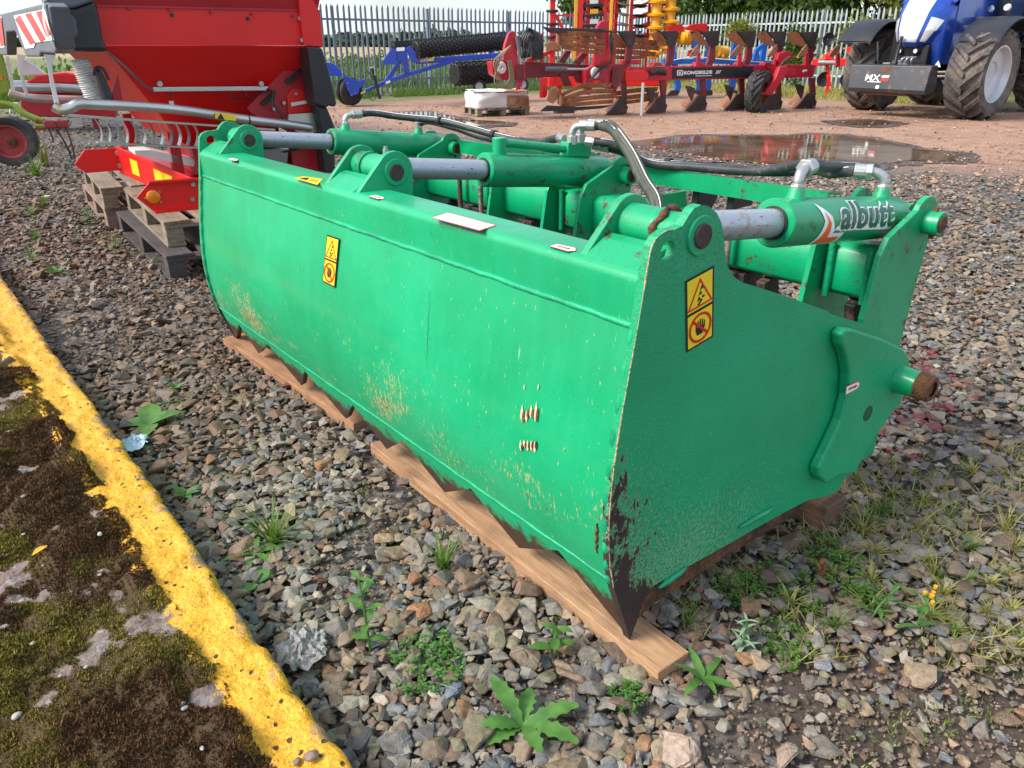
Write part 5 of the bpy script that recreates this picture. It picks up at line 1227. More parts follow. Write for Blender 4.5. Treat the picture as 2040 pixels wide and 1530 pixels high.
# ------------------------------------------------------------------ palisade fence
def pale_mesh(h):
    m = MB(); prof = [(-.036, .012), (-.022, -.010), (0, .010), (.022, -.010), (.036, .012)]; th = .006
    A = []; 
    tops = [h - .10, h - .055, h, h - .055, h - .10]
    vs = [(x, y, 0) for x, y in prof] + [(x, y, t) for (x, y), t in zip(prof, tops)] + [(x, y + th, 0) for x, y in prof] + [(x, y + th, t) for (x, y), t in zip(prof, tops)]
    fs = []
    for i in range(4): fs += [(i, i + 1, 6 + i, 5 + i), (10 + i + 1, 10 + i, 15 + i, 16 + i), (5 + i, 6 + i, 16 + i, 15 + i)]
    fs += [(0, 5, 15, 10), (4, 14, 19, 9)]; m.add(vs, fs); return m
def fence(label, A, B, h, pitch=.18, mt='gal'):
    A = np.array(A, float); B = np.array(B, float); d = B - A; L_ = np.linalg.norm(d); d /= L_
    fr = Frame((A[0], A[1], 0), (d[0], d[1], 0)); t = thing('palisade_fence', label, 'fence', fr)
    p = pale_mesh(h).build('pale', M[mt], t, normals=False); me = p.data; p.location = (.09 * U, -.03 * U, .02)
    n = int(L_ / pitch)
    for i in range(1, n):
        o = bpy.data.objects.new('pale', me); COL.objects.link(o); o.parent = t; o.location = ((.09 + i * pitch) * U, -.03 * U, (.02 + random.uniform(-.006, .006)))
        o.rotation_euler = (random.gauss(0, .006), random.gauss(0, .006), random.gauss(0, .04))
    for z in (.42, h - .38):
        m = MB(); m.box((L_ / 2, .012, z), (L_, .05, .055)); m.box((L_ / 2, .034, z - .025), (L_, .06, .006)); m.build('rail', M[mt], t)
    k_ = 0
    while k_ * 3.2 <= L_ + .1:
        m = MB(); m.box((min(k_ * 3.2, L_), .085, h / 2 - .02), (.06, .09, h - .04)); m.build('post', M[mt], t); k_ += 1
    return t
fence('grey palisade fence seen against the sky behind the blue roller', (-7.5, 21.6), (6.4, 33.0), 2.42, .18, 'gal_shaded')
fence('sunlit pale palisade fence with climbing leaves behind the plough', (6.5, 32.9), (13.6, 23.2), 2.42)

# ------------------------------------------------------------------ trees behind the fence
def leaves(cent, size, n_each, rad, seed, flat=.8):
    r = np.random.default_rng(seed); n = len(cent) * n_each
    c = np.repeat(np.array(cent), n_each, 0) + r.normal(size=(n, 3)) * np.repeat(np.array(rad), n_each)[:, None] * np.array([1, 1, flat])
    a = r.normal(size=(n, 3)); a /= np.linalg.norm(a, axis=1)[:, None]; b = np.cross(a, r.normal(size=(n, 3))); b /= np.linalg.norm(b, axis=1)[:, None]
    s_ = size * r.uniform(.6, 1.35, (n, 1)); A = c - a * s_; B = c + b * s_ * .5; D = c - b * s_ * .5; C_ = c + a * s_
    return np.concatenate([np.stack([A, B, C_], 1), np.stack([A, C_, D], 1)])
def tree(name, label, x, y, h, cz, rx, rz, seed, mat='leaf_tree', n_cl=70, n_each=110, size=.13, group='trees beyond the fence', lean=0.0, cat='tree'):
    fr = Frame((x, y, 0), (1, 0, 0)); t = thing(name, label, cat, fr, group); r = np.random.default_rng(seed)
    m = MB(); m.tube([(0, 0, -.1), (.05 + lean * .2, 0, h * .25), (.1 + lean * .5, .05, h * .5), (lean, 0, h * .85)], lambda u: .17 * (1 - .75 * u) * h / 5, 10, 5)
    cent = []; rad = []
    for k_ in range(n_cl):
        p = r.normal(size=3); p /= np.linalg.norm(p); q = r.uniform(.35, 1.0) ** .5
        cc = np.array([lean + p[0] * rx * q, p[1] * rx * q * .8, cz + p[2] * rz * q]); 
        if cc[2] < .5: cc[2] = .5 + r.uniform(0, .6)
        cent.append(cc); rad.append(r.uniform(.16, .42) * rx / 2.2)
        if k_ % 4 == 0: m.tube([(lean * .5, 0, min(h * .5, cz)), tuple((cc + np.array([0, 0, cz])) / 2), tuple(cc)], lambda u: .05 * (1 - .8 * u), 6, 3)
    m.build('trunk', M['bark'], t, smooth=60)
    T = leaves(cent, size, n_each, rad, seed + 1)
    o = soup('crown', M[mat], T, None, t, None); o.parent = t; return t
_T = 0
for (lab, x, y, h, cz, rx, rz, mat, lean) in (
    ('rounded green tree standing alone behind the grey fence and the tall red cultivator', 3.6, 34.5, 4.6, 3.9, 1.5, 1.7, 'leaf_tree', -.6),
    ('broad dark green tree behind the yellow roller columns of the cultivator', 8.6, 36.0, 6.5, 4.0, 2.6, 3.0, 'leaf_tree', 0),
    ('dense green tree behind the corner of the pale fence', 11.6, 34.5, 6.5, 3.9, 2.6, 3.0, 'leaf_tree', 0),
    ('dark green bushy tree in the middle of the row behind the pale fence', 13.2, 31.5, 6.2, 3.5, 2.4, 2.9, 'leaf_tree', 0),
    ('yellowing leafy tree overhanging the pale fence beside the tractor', 14.4, 28.2, 5.6, 3.4, 2.0, 2.4, 'leaf_tree_y', 0),
    ('tall green tree behind the tractor bonnet', 17.2, 27.0, 6.5, 3.6, 2.6, 3.0, 'leaf_tree', 0),
    ('large green tree behind the tractor cab', 20.5, 24.5, 7, 4.0, 3.0, 3.3, 'leaf_tree', 0)):
    tree('tree', lab, x, y, h, cz, rx, rz, 40 + _T, mat, 120, 120, .12, 'trees beyond the fence', lean); _T += 1
# leafy climbers through the fence
for k_, (u, v, w_, hh, mt, lb) in enumerate(((1595, 95, .40, .30, 'leaf_tree', 'dark ivy bush climbing the pale fence behind the plough wheel'), (1480, 62, .25, .18, 'leaf_tree_y', 'yellow green climber on the pale fence above the plough bodies'), (1740, 66, .55, .25, 'leaf_tree_y', 'pale green climber spilling over the fence above the tractor tyre'))):
    q = None
    r_ = ray(u, v); A_ = np.array([6.5, 32.9]); D_ = np.array([7.1, -9.7]); D_ /= np.linalg.norm(D_); N_ = np.array([-D_[1], D_[0]])
    kk = (A_ @ N_) / (r_[:2] @ N_); p = CAM + r_ * kk
    fr = Frame((p[0] - .15, p[1] - .15, 0), (D_[0], D_[1], 0)); t = thing('climbing_plant', lb, 'climber', fr, None); rr2 = np.random.default_rng(70 + k_)
    cent = [(rr2.normal(0, w_ * .8), rr2.normal(0, .15), max(.15, p[2] + rr2.normal(0, hh * .8))) for _ in range(22)] + [(rr2.normal(0, w_ * .3), 0, rr2.uniform(.1, p[2])) for _ in range(8)]
    m = MB(); m.tube([(0, 0, 0), (.1, 0, p[2] * .5), (0, 0, p[2])], .03, 6, 4); m.build('stem', M['bark'], t, smooth=60)
    soup('foliage', M[mt], leaves(cent, .08, 34, [.18] * 30, 90 + k_), None, t, None)

# ------------------------------------------------------------------ far land: scrub, field edge wood, hill
def blades(P, hmin, hmax, w, seed, lean=.35):
    r = np.random.default_rng(seed); n = len(P); an = r.uniform(0, 2 * pi, n); d = np.stack([np.cos(an), np.sin(an), 0 * an], 1); h = r.uniform(hmin, hmax, n)
    tip = P + np.stack([r.normal(0, lean, n), r.normal(0, lean, n), np.ones(n)], 1) * h[:, None]
    return np.stack([P - d * w, P + d * w, tip], 1)
def strip_pts(A, B, n, d0, d1, seed):
    r = np.random.default_rng(seed); A = np.array(A); B = np.array(B); D = (B - A) / np.linalg.norm(B - A); N = np.array([-D[1], D[0]])
    t = r.uniform(0, 1, n)[:, None]; q = A + (B - A) * t + N * r.uniform(d0, d1, n)[:, None]
    k_ = fbm(q[:, 0] * 1.3, q[:, 1] * 1.3, seed, 3) > .42; q = q[k_]; return np.concatenate([q, np.zeros((len(q), 1)) - .01], 1)
P1 = strip_pts((-7.5, 21.6), (6.4, 33.0), 16000, -1.3, .6, 5); o = soup('fence_grass', M['grass'], blades(P1, .06, .30, .012, 6), None)
tag(o, 'rough grass growing along the foot of the grey fence', 'grass')
P1 = strip_pts((6.5, 32.9), (13.6, 23.2), 14000, -4.6, .3, 8); o = soup('fence_grass', M['grass_dry'], blades(P1, .04, .20, .012, 9), None)
tag(o, 'sparse dry grass in front of the pale fence', 'grass')
P1 = strip_pts((-14, 19.6), (6.4, 36.0), 26000, .4, 9, 12); o = soup('scrub', M['grass'], blades(P1, .15, .75, .03, 13), None)
tag(o, 'green weedy scrub beyond the grey fence', 'scrub')
P1 = strip_pts((-14, 19.6), (6.4, 36.0), 260, 3, 10, 15); o = soup('bushes', M['leaf_tree'], leaves(P1 + np.array([0, 0, .45]), .12, 40, [.3] * len(P1), 16), None)
tag(o, 'low dark bushes in the scrub beyond the grey fence', 'bushes', kind='stuff')
rr3 = np.random.default_rng(5); cent = []; rad = []
for k_ in range(420):
    x = rr3.uniform(-190, 160); b = 2.0 + 4.6 * float(fbm(x * .02, 1.0, 3, 3)) ** 1.6; cent.append((x, 330 + rr3.uniform(-15, 15), rr3.uniform(.0, b))); rad.append(1.0)
o = soup('far_wood', M['far_wood'], leaves(cent, 1.3, 26, rad, 17, .7), None); tag(o, 'distant dark hedgerow and wood on the horizon', 'wood', kind='stuff')
m = MB(); xs = np.linspace(-700, 500, 60); m.grid(lambda a, b: (a, 900 + b * 200, (-3 if b in (0, 1) else 0) + (b == .5) * (5.5 + 13 * float(fbm(a * .006 + 3, 2.0, 9, 3)) ** 1.5)), list(xs), [0, .5, 1]); o = m.build('hill', M['hill'], None, smooth=80, normals=False); tag(o, 'low far hill', None, kind='structure')
# ------------------------------------------------------------------ blue ring roller
rf = Frame(G(705, 211), (.97, .24, 0)); ro = thing('ring_roller', 'blue folded field roller with long black ribbed rolls and a drawbar', 'roller', rf)
B_ = M['blue']
def rings(name, a, b, R, n, mat, parent, hub=True):
    """a roll built of pressed rings"""
    a = np.array(a); b = np.array(b); d = (b - a); L_ = np.linalg.norm(d); d /= L_; m = MB(); prof = []
    for i in range(n):
        x = L_ * i / n; w = L_ / n; prof += [(R * .86, x), (R * .97, x + w * .25), (R, x + w * .45), (R * .97, x + w * .65), (R * .86, x + w * .95)]
    m.lathe([(.02, 0)] + prof + [(.02, L_)], a, d, 30); o = m.build(name, mat, parent, smooth=30)
    m = MB()                                           # knobs on the rings
    x_ = np.cross(d, (0, 0, 1)); x_ /= np.linalg.norm(x_); y_ = np.cross(d, x_)
    for i in range(n):
        for k_ in range(14):
            t = 2 * pi * (k_ + .5 * (i % 2)) / 14; c = a + d * (L_ * (i + .45) / n) + (x_ * cos(t) + y_ * sin(t)) * R; m.box(c, (L_ / n * .5, .05, .05), rz=t)
    m.build('knobs', mat, o)['kind'] = 'stuff'; return o
rings('roll', rf.y(826, 98, -.1), rf.y(1005, 82, .9), .20, 26, M['black'], ro)
rings('roll', rf.y(905, 148, .6), rf.y(990, 142, 1.2), .27, 12, M['black'], ro)
rings('roll', rf.y(782, 95, .4), rf.y(830, 92, .6), .12, 8, M['black'], ro)
trace('beam', B_, rf, ro, 0, .10, [(828, 118), (905, 112), (1010, 104), (1012, 114), (905, 123), (828, 128)], .01)
trace('drawbar', B_, rf, ro, -.05, .10, [(718, 183), (745, 170), (770, 159), (812, 144), (887, 122), (905, 123), (890, 130), (815, 152), (770, 168), (745, 178), (719, 190)], .01)
trace('drawbar_brace', B_, rf, ro, -.02, .06, [(766, 160), (795, 118), (803, 120), (778, 160)], .006)
trace('bracket', B_, rf, ro, -.06, .08, [(789, 96), (808, 94), (812, 110), (815, 146), (806, 148), (803, 125), (790, 122)], .006)
trace('bracket', B_, rf, ro, -.10, .06, [(762, 122), (780, 96), (789, 99), (790, 128), (764, 129)], .006)
trace('bracket', B_, rf, ro, -.12, .06, [(808, 96), (817, 91), (838, 115), (832, 126), (820, 124)], .006)
trace('label', M['white_print'], rf, ro, -.13, .01, [(790, 95), (806, 94), (806, 101), (790, 102)])
trace('label', M['white_print'], rf, ro, -.06, .01, [(768, 163), (777, 160), (778, 164), (769, 168)]); trace('label', M['yellow_print'], rf, ro, -.06, .01, [(719, 184), (728, 180), (728, 184), (719, 188)])
tag_ = trace('maker_label', M['yellow_print'], rf, ro, -.02, .01, [(833, 119), (864, 115.5), (864, 121), (833, 124.5)])
trace('label', M['white_print'], rf, ro, -.03, .005, [(838, 119), (853, 117.5), (853, 122), (838, 123.6)])
trace('label', M['red_print'], rf, ro, -.035, .005, [(833, 119.6), (837, 119.2), (837, 123.6), (833, 124)])
def ptext(txt, fr, parent, y0, px4, mat, name='lettering', shear=0.0, offset=.02):
    """flat lettering spread over a pixel quad (bl, br, tr, tl) in a plane y = y0"""
    V, Fc = text_mesh(txt, 1, offset, shear); V = fit(V, 0, 1, 0, 1); Q = [fr.y(u, v, y0) for u, v in px4]
    m = MB(); m.add([Q[0] * (1 - x) * (1 - y) + Q[1] * x * (1 - y) + Q[2] * x * y + Q[3] * (1 - x) * y for x, y, _ in V], Fc); return m.build(name, mat, parent, normals=False)
ptext('DALBO', rf, ro, -.034, ((839, 123), (852.5, 121.5), (852.5, 118), (839, 119.5)), M['blue'])
trace('upper_boom', B_, rf, ro, .9, .10, [(921, 76), (935, 70), (1015, 62), (1015, 69), (940, 77), (922, 79)], .008)
m = MB(); m.bar(rf.y(975, 107, .6), rf.y(1010, 75, .9), .05, .06); m.build('boom_strut', B_, ro)
# gauge discs
for dy, dx in ((0, 0), (.22, -8)):
    m = MB(); c = rf.y(700 + dx, 182, dy); m.lathe([(.02, -.08), (.20, -.06), (.30, -.05), (.325, -.02), (.325, .03), (.30, .06), (.20, .06), (.02, .08)], c, (-.55, .83, 0), 36); m.build('disc', M['black'], ro, smooth=30)
trace('disc_bracket', B_, rf, ro, -.16, .05, [(681, 140), (690, 152), (712, 161), (725, 158), (728, 165), (716, 177), (714, 187), (699, 192), (691, 176), (684, 153)], .006)
trace('disc_frame', B_, rf, ro, -.10, .3, [(640, 122), (664, 126), (682, 142), (680, 152), (640, 150)], .01)
bolt(rf, ro, 682, 144, -.17, .02, M['amber'])
for u, v in ((693, 166), (708, 185), (700, 190), (694, 178)): bolt(rf, ro, u, v, -.16, .012)
m = MB(); m.bar(rf.y(742, 136, -.12), rf.y(757, 197, -.12), .07, .07); m.build('jack_stand', M['black'], ro, bevel=.01)
ptube('jack_handle', M['zinc'], rf, ro, [(737, 136, -.16), (745, 135, -.16), (748, 150, -.16)], .018, 8); ptube('jack_lever', M['zinc'], rf, ro, [(757, 182, -.16), (760, 190, -.16)], .02, 6, 0)
ptube('hose', M['hose'], rf, ro, [(745, 158, -.1), (733, 143, -.14), (723, 147, -.14), (724, 155, -.12)], .012, 6); ptube('hose', M['hose'], rf, ro, [(748, 165, -.1), (735, 190, -.1), (744, 200, -.1), (756, 180, -.1)], .010, 6)
wheel(ro, rf.y(955, 172, .7), (.3, 1, 0), .19, .14, .10, M['tyre'], M['rim'], 0)
wheel(ro, rf.y(1040, 168, 1.0), (.3, 1, 0), .20, .14, .11, M['tyre'], M['rim'], 0)

# ------------------------------------------------------------------ bag of bricks on its pallet
bf = Frame(G(1012, 230), (.90, .43, 0)); pallet('small pale pallet under the white woven bag of bricks', -.72, .0, 0, .85, 1.25, M['pallet'], None, 0.0, bf, .16)
bg = thing('brick_bag', 'torn white woven bag of red bricks on a small pallet', 'bag', Frame(bf.world((-.70, .02, .162)), bf.ex, bf.ey))
m = MB()
def bagf(a, b):
    ang = a * 2 * pi; x = .62 + .60 * np.clip(1.35 * cos(ang), -1, 1); y = .42 + .40 * np.clip(1.35 * sin(ang), -1, 1); o_ = .11 * (float(fbm(a * 9, b * 3, 3, 3)) - .5)
    return (x + o_, y + o_, b * (.33 + .14 * (float(fbm(a * 12, 5, 6, 2)) - .5)))
m.grid(bagf, np.linspace(0, 1, 41), np.linspace(0, 1, 7)); m.build('bag_side', M['bag'], bg, smooth=60, normals=False)
m = MB(); m.grid(lambda a, b: (.62 + .60 * a, .42 + .40 * b, .33 + .05 * (float(fbm(a * 3 + 9, b * 3 + 9, 4, 3)) - .5)), np.linspace(-.95, .3, 9), np.linspace(-.95, .95, 9)); m.build('bag_flap', M['bag'], bg, smooth=60, normals=False)
for k_ in range(14): 
    m = MB(); m.box((.75 + .11 * (k_ % 5), .18 + .25 * (k_ // 5), .28 + .02 * random.random()), (.10, .22, .075), rz=random.uniform(-.2, .2)); m.build('brick', M['brick'], bg, bevel=.004)
m = MB(); m.add([(.68, -.01, .02), (1.22, -.01, .0), (1.20, -.01, .22), (.70, -.01, .24)], [(0, 1, 2, 3)]); m.add([(.68, .002, .02), (1.22, .002, .0), (1.20, .002, .22), (.70, .002, .24)], [(3, 2, 1, 0)]); m.build('torn_opening', M['brick'], bg, normals=False)
# ------------------------------------------------------------------ reversible plough
p0_ = G(1210, 229); p1_ = G(1590, 216); pd = (p1_ - p0_); pd[2] = 0
pf_ = Frame(p0_, pd); pl = thing('reversible_plough', 'dark red reversible plough with rusty bodies above and below its beam', 'plough', pf_)
R1, R2 = M['plough_red'], M['plough_maroon']
trace('main_beam', R1, pf_, pl, 0, .16, [(1250, 134), (1500, 129.5), (1626, 129), (1620, 154), (1500, 157), (1250, 161)], .01)
sg = trace('name_band', M['black_print'], pf_, pl, -.012, .01, [(1340, 136), (1501, 132), (1500, 153.5), (1340, 157)])
ptext('KONGSKILDE', pf_, sg, -.016, ((1363, 148.6), (1419, 147.0), (1419, 140.0), (1363, 141.6)), M['white_print'], offset=.035)
ptext('XRT', pf_, sg, -.016, ((1424, 147.0), (1436, 146.6), (1437, 140.2), (1426, 140.5)), M['white_print'], shear=.3)
for q in ([(1349, 140), (1361, 139.5), (1361, 141), (1349, 141.5)], [(1349, 149), (1361, 148.5), (1361, 150), (1349, 150.5)], [(1349, 140), (1350.6, 140), (1350.6, 150), (1349, 150)], [(1359.4, 139.6), (1361, 139.5), (1361, 150), (1359.4, 150)], [(1352.5, 142.5), (1354, 142.5), (1354, 148), (1352.5, 148)], [(1354, 145), (1357, 142.3), (1358.4, 142.3), (1355.6, 145.2), (1358.4, 148), (1356.8, 148)]):
    trace('emblem', M['white_print'], pf_, sg, -.017, .003, q)
trace('label', M['white_print'], pf_, sg, -.016, .003, [(1386, 151), (1418, 150), (1418, 151), (1386, 152)])
trace('label', M['white_print'], pf_, pl, -.012, .004, [(1599, 139), (1608, 138.5), (1608, 142), (1603, 142), (1602, 144), (1599, 144)])
LS = [(1365, 222), (1380, 207), (1392, 190), (1407, 189), (1407, 203), (1410, 205), (1406, 220), (1385, 222)]
LL_ = [(1396, 157), (1406, 157), (1408, 192), (1399, 192)]; SK = [(1366, 170), (1376, 172), (1385, 176), (1383, 190), (1379, 202), (1372, 190)]
US = [(1222, 58), (1232, 62), (1267, 61), (1266, 75), (1262, 92), (1248, 92), (1243, 78), (1234, 67)]
UL = [(1250, 90), (1260, 90), (1259, 118), (1250, 136), (1238, 136), (1246, 118)]; UK = [(1212 + 82 + 77, 114), (1382, 98), (1390, 90), (1392, 100), (1386, 112), (1376, 116)]
def sh_(L_, dx, dy=0): return [(u + dx, v + dy) for u, v in L_]
def body(mat, px, y0, th, name, parent): return trace(name, mat, pf_, parent, y0, th, px, .006)
for i, dx in enumerate((-158, -80, 0, 77, 150, 218)):
    dy = (7, 4, 0, -2, -3, -4)[i]
    lo = body(R2, sh_(LL_, dx, dy * .5), .05, .08, 'leg', pl); s_ = body(M['share'], sh_(LS, dx, dy), -.02, .05, 'share', pl)
    # curved mouldboard behind the share
    m = MB(); a = pf_.y(1392 + dx, 190 + dy, 0); b = pf_.y(1370 + dx, 220 + dy, -.02)
    m.grid(lambda p, q: a * (1 - p) + b * p + np.array([q * .28 - .12 * p * q, q * .55, .10 * sin(p * 2.5) * q]), np.linspace(0, 1, 7), np.linspace(0, 1, 7)); m.build('mouldboard', M['mould'], pl, smooth=60, normals=False)
    if i: body(M['share'], sh_(SK, dx, dy), -.08, .03, 'skimmer', pl)
for i, dx in enumerate((0, 84, 166, 240, 300, 362)):
    body(M['share'], sh_(US, dx, (0, 0, 0, 0, 1, 2)[i]), -.02, .05, 'share', pl); body(R2, sh_(UL, dx, (0, 0, 0, -2, -3, -3)[i]), .05, .08, 'leg', pl)
    a = pf_.y(1248 + dx, 92, 0); b = pf_.y(1226 + dx, 62, -.02); m = MB()
    m.grid(lambda p, q: a * (1 - p) + b * p + np.array([q * .26 - .12 * p * q, q * .55, -.10 * sin(p * 2.5) * q]), np.linspace(0, 1, 7), np.linspace(0, 1, 7)); m.build('mouldboard', M['mould'], pl, smooth=60, normals=False)
    if i: body(M['mould'], sh_(UK, dx - 77 - 5, -2), -.10, .03, 'skimmer', pl); body(R1, sh_([(1388, 106), (1394, 104), (1394, 134), (1386, 134)], dx - 82), -.02, .05, 'skimmer_stalk', pl)
# slatted mouldboards of the leading bodies
def slats(rows, y0, name):
    for k_, (a, b, c, w) in enumerate(rows):
        P = catmull([pf_.y(a[0], a[1], y0), pf_.y(b[0], b[1], y0 - .12), pf_.y(c[0], c[1], y0 + .02)], 8); m = MB(); lo = []; hi = []
        for p in P: lo.append(p + np.array([0, .02, -w])); hi.append(p + np.array([0, -.02, w]))
        n = len(P); bk = np.array([0, .025, 0]); m.add(lo + hi + [p + bk for p in lo] + [p + bk for p in hi], [(i, i + 1, n + i + 1, n + i) for i in range(n - 1)] + [(2 * n + i + 1, 2 * n + i, 3 * n + i, 3 * n + i + 1) for i in range(n - 1)] + [(n + i, n + i + 1, 3 * n + i + 1, 3 * n + i) for i in range(n - 1)] + [(i + 1, i, 2 * n + i, 2 * n + i + 1) for i in range(n - 1)])
        m.build(name, M['mould'], pl, smooth=50)
slats([((1110, 66), (1150, 67), (1200, 69), .045), ((1112, 76), (1150, 78), (1205, 84), .045), ((1116, 85), (1152, 90), (1205, 96), .04), ((1120, 93), (1155, 100), (1200, 106), .035), ((1108, 80), (1112, 84), (1118, 90), .12)], -.25, 'mouldboard_slat')
slats([((1215, 78), (1260, 80), (1310, 86), .05), ((1215, 90), (1260, 92), (1312, 96), .05), ((1215, 102), (1260, 104), (1306, 108), .05), ((1218, 113), (1250, 115), (1290, 113), .035)], .35, 'mouldboard_slat')
slats([((1118, 190), (1160, 172), (1218, 170), .045), ((1118, 199), (1165, 184), (1222, 181), .045), ((1120, 206), (1168, 196), (1226, 190), .045), ((1124, 211), (1170, 206), (1222, 202), .04), ((1112, 196), (1118, 200), (1124, 206), .10)], -.30, 'mouldboard_slat')
slats([((1228, 186), (1270, 180), (1310, 178), .05), ((1228, 197), (1270, 192), (1312, 188), .05), ((1226, 206), (1265, 202), (1300, 197), .04)], .35, 'mouldboard_slat')
for q, mt in (([(1080, 52), (1093, 55), (1198, 57), (1240, 66), (1198, 64), (1097, 66), (1090, 62)], M['share']), ([(1076, 222), (1090, 210), (1110, 211), (1150, 213), (1224, 209), (1200, 216), (1140, 221)], M['black']), ([(1086, 88), (1100, 82), (1115, 86), (1118, 95), (1108, 102), (1092, 98)], M['mould']), ([(1090, 200), (1094, 180), (1108, 171), (1115, 178), (1112, 195), (1102, 207)], M['mould'])):
    trace('share', mt, pf_, pl, -.34, .03, q, .006)
pbox('support_block', M['timber_old'], pl, pf_.y(1110, 227, -.3), pf_.y(1145, 219, -.3) + np.array([0, .2, 0]))
# headstock and turnover
for q, mt, y0, th in (([(1002, 120), (1006, 90), (1014, 66), (1022, 61), (1029, 66), (1031, 110), (1036, 160), (1024, 160), (1012, 128)], R1, -.2, .12), ([(979, 122), (1046, 127), (1048, 158), (1000, 160), (982, 148)], R1, -.1, .3), ([(1030, 156), (1044, 156), (1040, 172), (1028, 182), (1030, 168)], R1, -.2, .06), ([(1026, 128), (1044, 128), (1044, 160), (1028, 160)], R2, -.22, .06), ([(1046, 122), (1180, 130), (1180, 150), (1046, 156)], R2, .1, .25), ([(1166, 138), (1195, 126), (1240, 128), (1242, 150), (1226, 186), (1206, 172), (1196, 160), (1184, 160), (1176, 190), (1166, 172)], R1, -.12, .2), ([(1226, 130), (1244, 128), (1244, 150), (1226, 184), (1218, 168), (1220, 140)], R2, -.18, .08), ([(1246, 142), (1284, 140), (1292, 146), (1292, 158), (1284, 161), (1246, 161)], M['red'], -.14, .18), ([(1182, 130), (1190, 53), (1197, 43), (1206, 40), (1213, 44), (1212, 90), (1208, 118), (1214, 134)], R1, -.22, .10), ([(1200, 132), (1204, 52), (1212, 50), (1218, 120), (1222, 132)], M['red'], -.1, .06), ([(1240, 120), (1278, 119), (1278, 128), (1240, 129)], R1, .05, .15), ([(1112, 124), (1128, 100), (1140, 102), (1126, 126)], R2, .05, .10), ([(1142, 126), (1160, 105), (1172, 107), (1158, 128)], R2, .05, .10), ([(1116, 148), (1130, 148), (1140, 170), (1126, 172)], R2, .05, .10), ([(1144, 148), (1164, 148), (1168, 168), (1150, 164)], R2, .05, .10), ([(1050, 118), (1078, 108), (1104, 96), (1106, 102), (1080, 116), (1060, 124)], M['red'], .0, .08), ([(1077, 68), (1082, 66), (1084, 126), (1078, 126)], R1, -.1, .06), ([(1078, 156), (1092, 155), (1090, 190), (1086, 195), (1078, 195)], M['red'], -.15, .10), ([(1552, 106), (1566, 102), (1580, 105), (1580, 118), (1570, 122), (1556, 128), (1548, 120)], R1, -.15, .12)):
    trace('frame_plate', mt, pf_, pl, y0, th, q, .01)
for u, v, y in ((999, 135, -.24), (1185, 145, -.2)):
    c = pf_.y(u, v, y); m = MB(); m.lathe([(.04, -.03), (.10, -.03), (.115, 0), (.10, .03), (.04, .03)], c, (.3, -1, 0), 24, True); m.build('pulley', M['white_pl'], pl, smooth=40)
ptube('turnover_cylinder', M['plastic_gr'], pf_, pl, [(1087, 137, -.2), (1128, 137.5, -.2)], .045, 12, 0); ptube('cylinder_rod', M['zinc'], pf_, pl, [(1126, 137.5, -.2), (1170, 138, -.2)], .025, 10, 0)
ptube('top_cylinder', M['plastic_gr'], pf_, pl, [(1030, 72, -.25), (1035, 100, -.25), (1036, 112, -.25)], .045, 12, 0); ptube('cylinder_rod', M['zinc'], pf_, pl, [(1035, 110, -.25), (1038, 128, -.25)], .02, 8, 0)
for k_ in range(7):
    a = 1040 + 4 * k_; ptube('hose', M['hose'], pf_, pl, [(a, 116 - k_, -.2 + .04 * k_), (a - 4 + k_, 80, -.25 + .04 * k_), (1052 + 2 * k_, 58 + k_ * .8, -.25 + .05 * k_), (1062 + 2.4 * k_, 66 + k_, -.2), (1066 + 2.5 * k_, 95, -.2), (1060 + 3 * k_, 118, -.15)], .022, 6)
for k_ in range(4): ptube('hose', M['plastic_gr'], pf_, pl, [(1044 + 5 * k_, 70 + k_, -.1), (1047 + 5 * k_, 95, -.12), (1043 + 6 * k_, 115, -.1)], .02, 6)
tan_ = paint('tan_cable', (.22, .18, .10), .7)
for k_ in range(4): ptube('cable', tan_, pf_, pl, [(1018 - 3 * k_, 90 + 2 * k_, -.3), (1002 - 6 * k_, 110 + 4 * k_, -.34), (986 + k_ * 2, 150, -.34), (990 + k_ * 8, 172 + 2 * k_, -.34), (1014 + k_ * 3, 160, -.34), (1012 + k_ * 2, 120, -.3)], .012, 6)
ptube('stand_pole', M['white_pl'], pf_, pl, [(1281, 165, -.25), (1279, 200, -.25), (1277, 235, -.25)], .032, 10, 0)
ptube('valve_block', M['black'], pf_, pl, [(1296, 146, -.1), (1312, 142, -.1), (1326, 146, -.1)], .06, 10, 3)
for k_ in range(3): ptube('hose', M['hose'], pf_, pl, [(1176, 160, -.28), (1196, 140 - 3 * k_, -.3), (1218, 126 - 5 * k_, -.3), (1214 + 3 * k_, 80, -.28), (1216, 60, -.25)], .014, 6)
for k_ in range(9): bolt(pf_, pl, 1345 + 17 * k_, 131.5 - .4 * k_, -.01, .018, R1)
for u in (1310, 1395, 1478, 1530): trace('clamp', R1, pf_, pl, -.01, .2, [(u - 10, 132), (u - 4, 124), (u + 5, 124), (u + 12, 131)], .006)
# wheel on its arm
wc = pf_.y(1512, 185, -.42); wheel(pl, wc, pf_.R.T @ np.array([.80, -.60, 0]), .475, .34, .26, M['tyre'], M['rust'], 15, .05, 30, .3, .05, .5)
trace('wheel_arm', R1, pf_, pl, -.62, .12, [(1523, 186), (1536, 191), (1550, 172), (1564, 152), (1575, 138), (1568, 131), (1554, 133), (1545, 156)], .01)
trace('wheel_arm', R1, pf_, pl, -.55, .5, [(1556, 134), (1586, 138), (1586, 148), (1566, 152)], .01)
ptube('wheel_axle', R1, pf_, pl, [(1512, 186, -.5), (1530, 187, -.6)], .04, 10, 0); ptube('wheel_ram', M['rust'], pf_, pl, [(1545, 145, -.5), (1560, 125, -.4), (1574, 114, -.35)], .04, 10, 0)

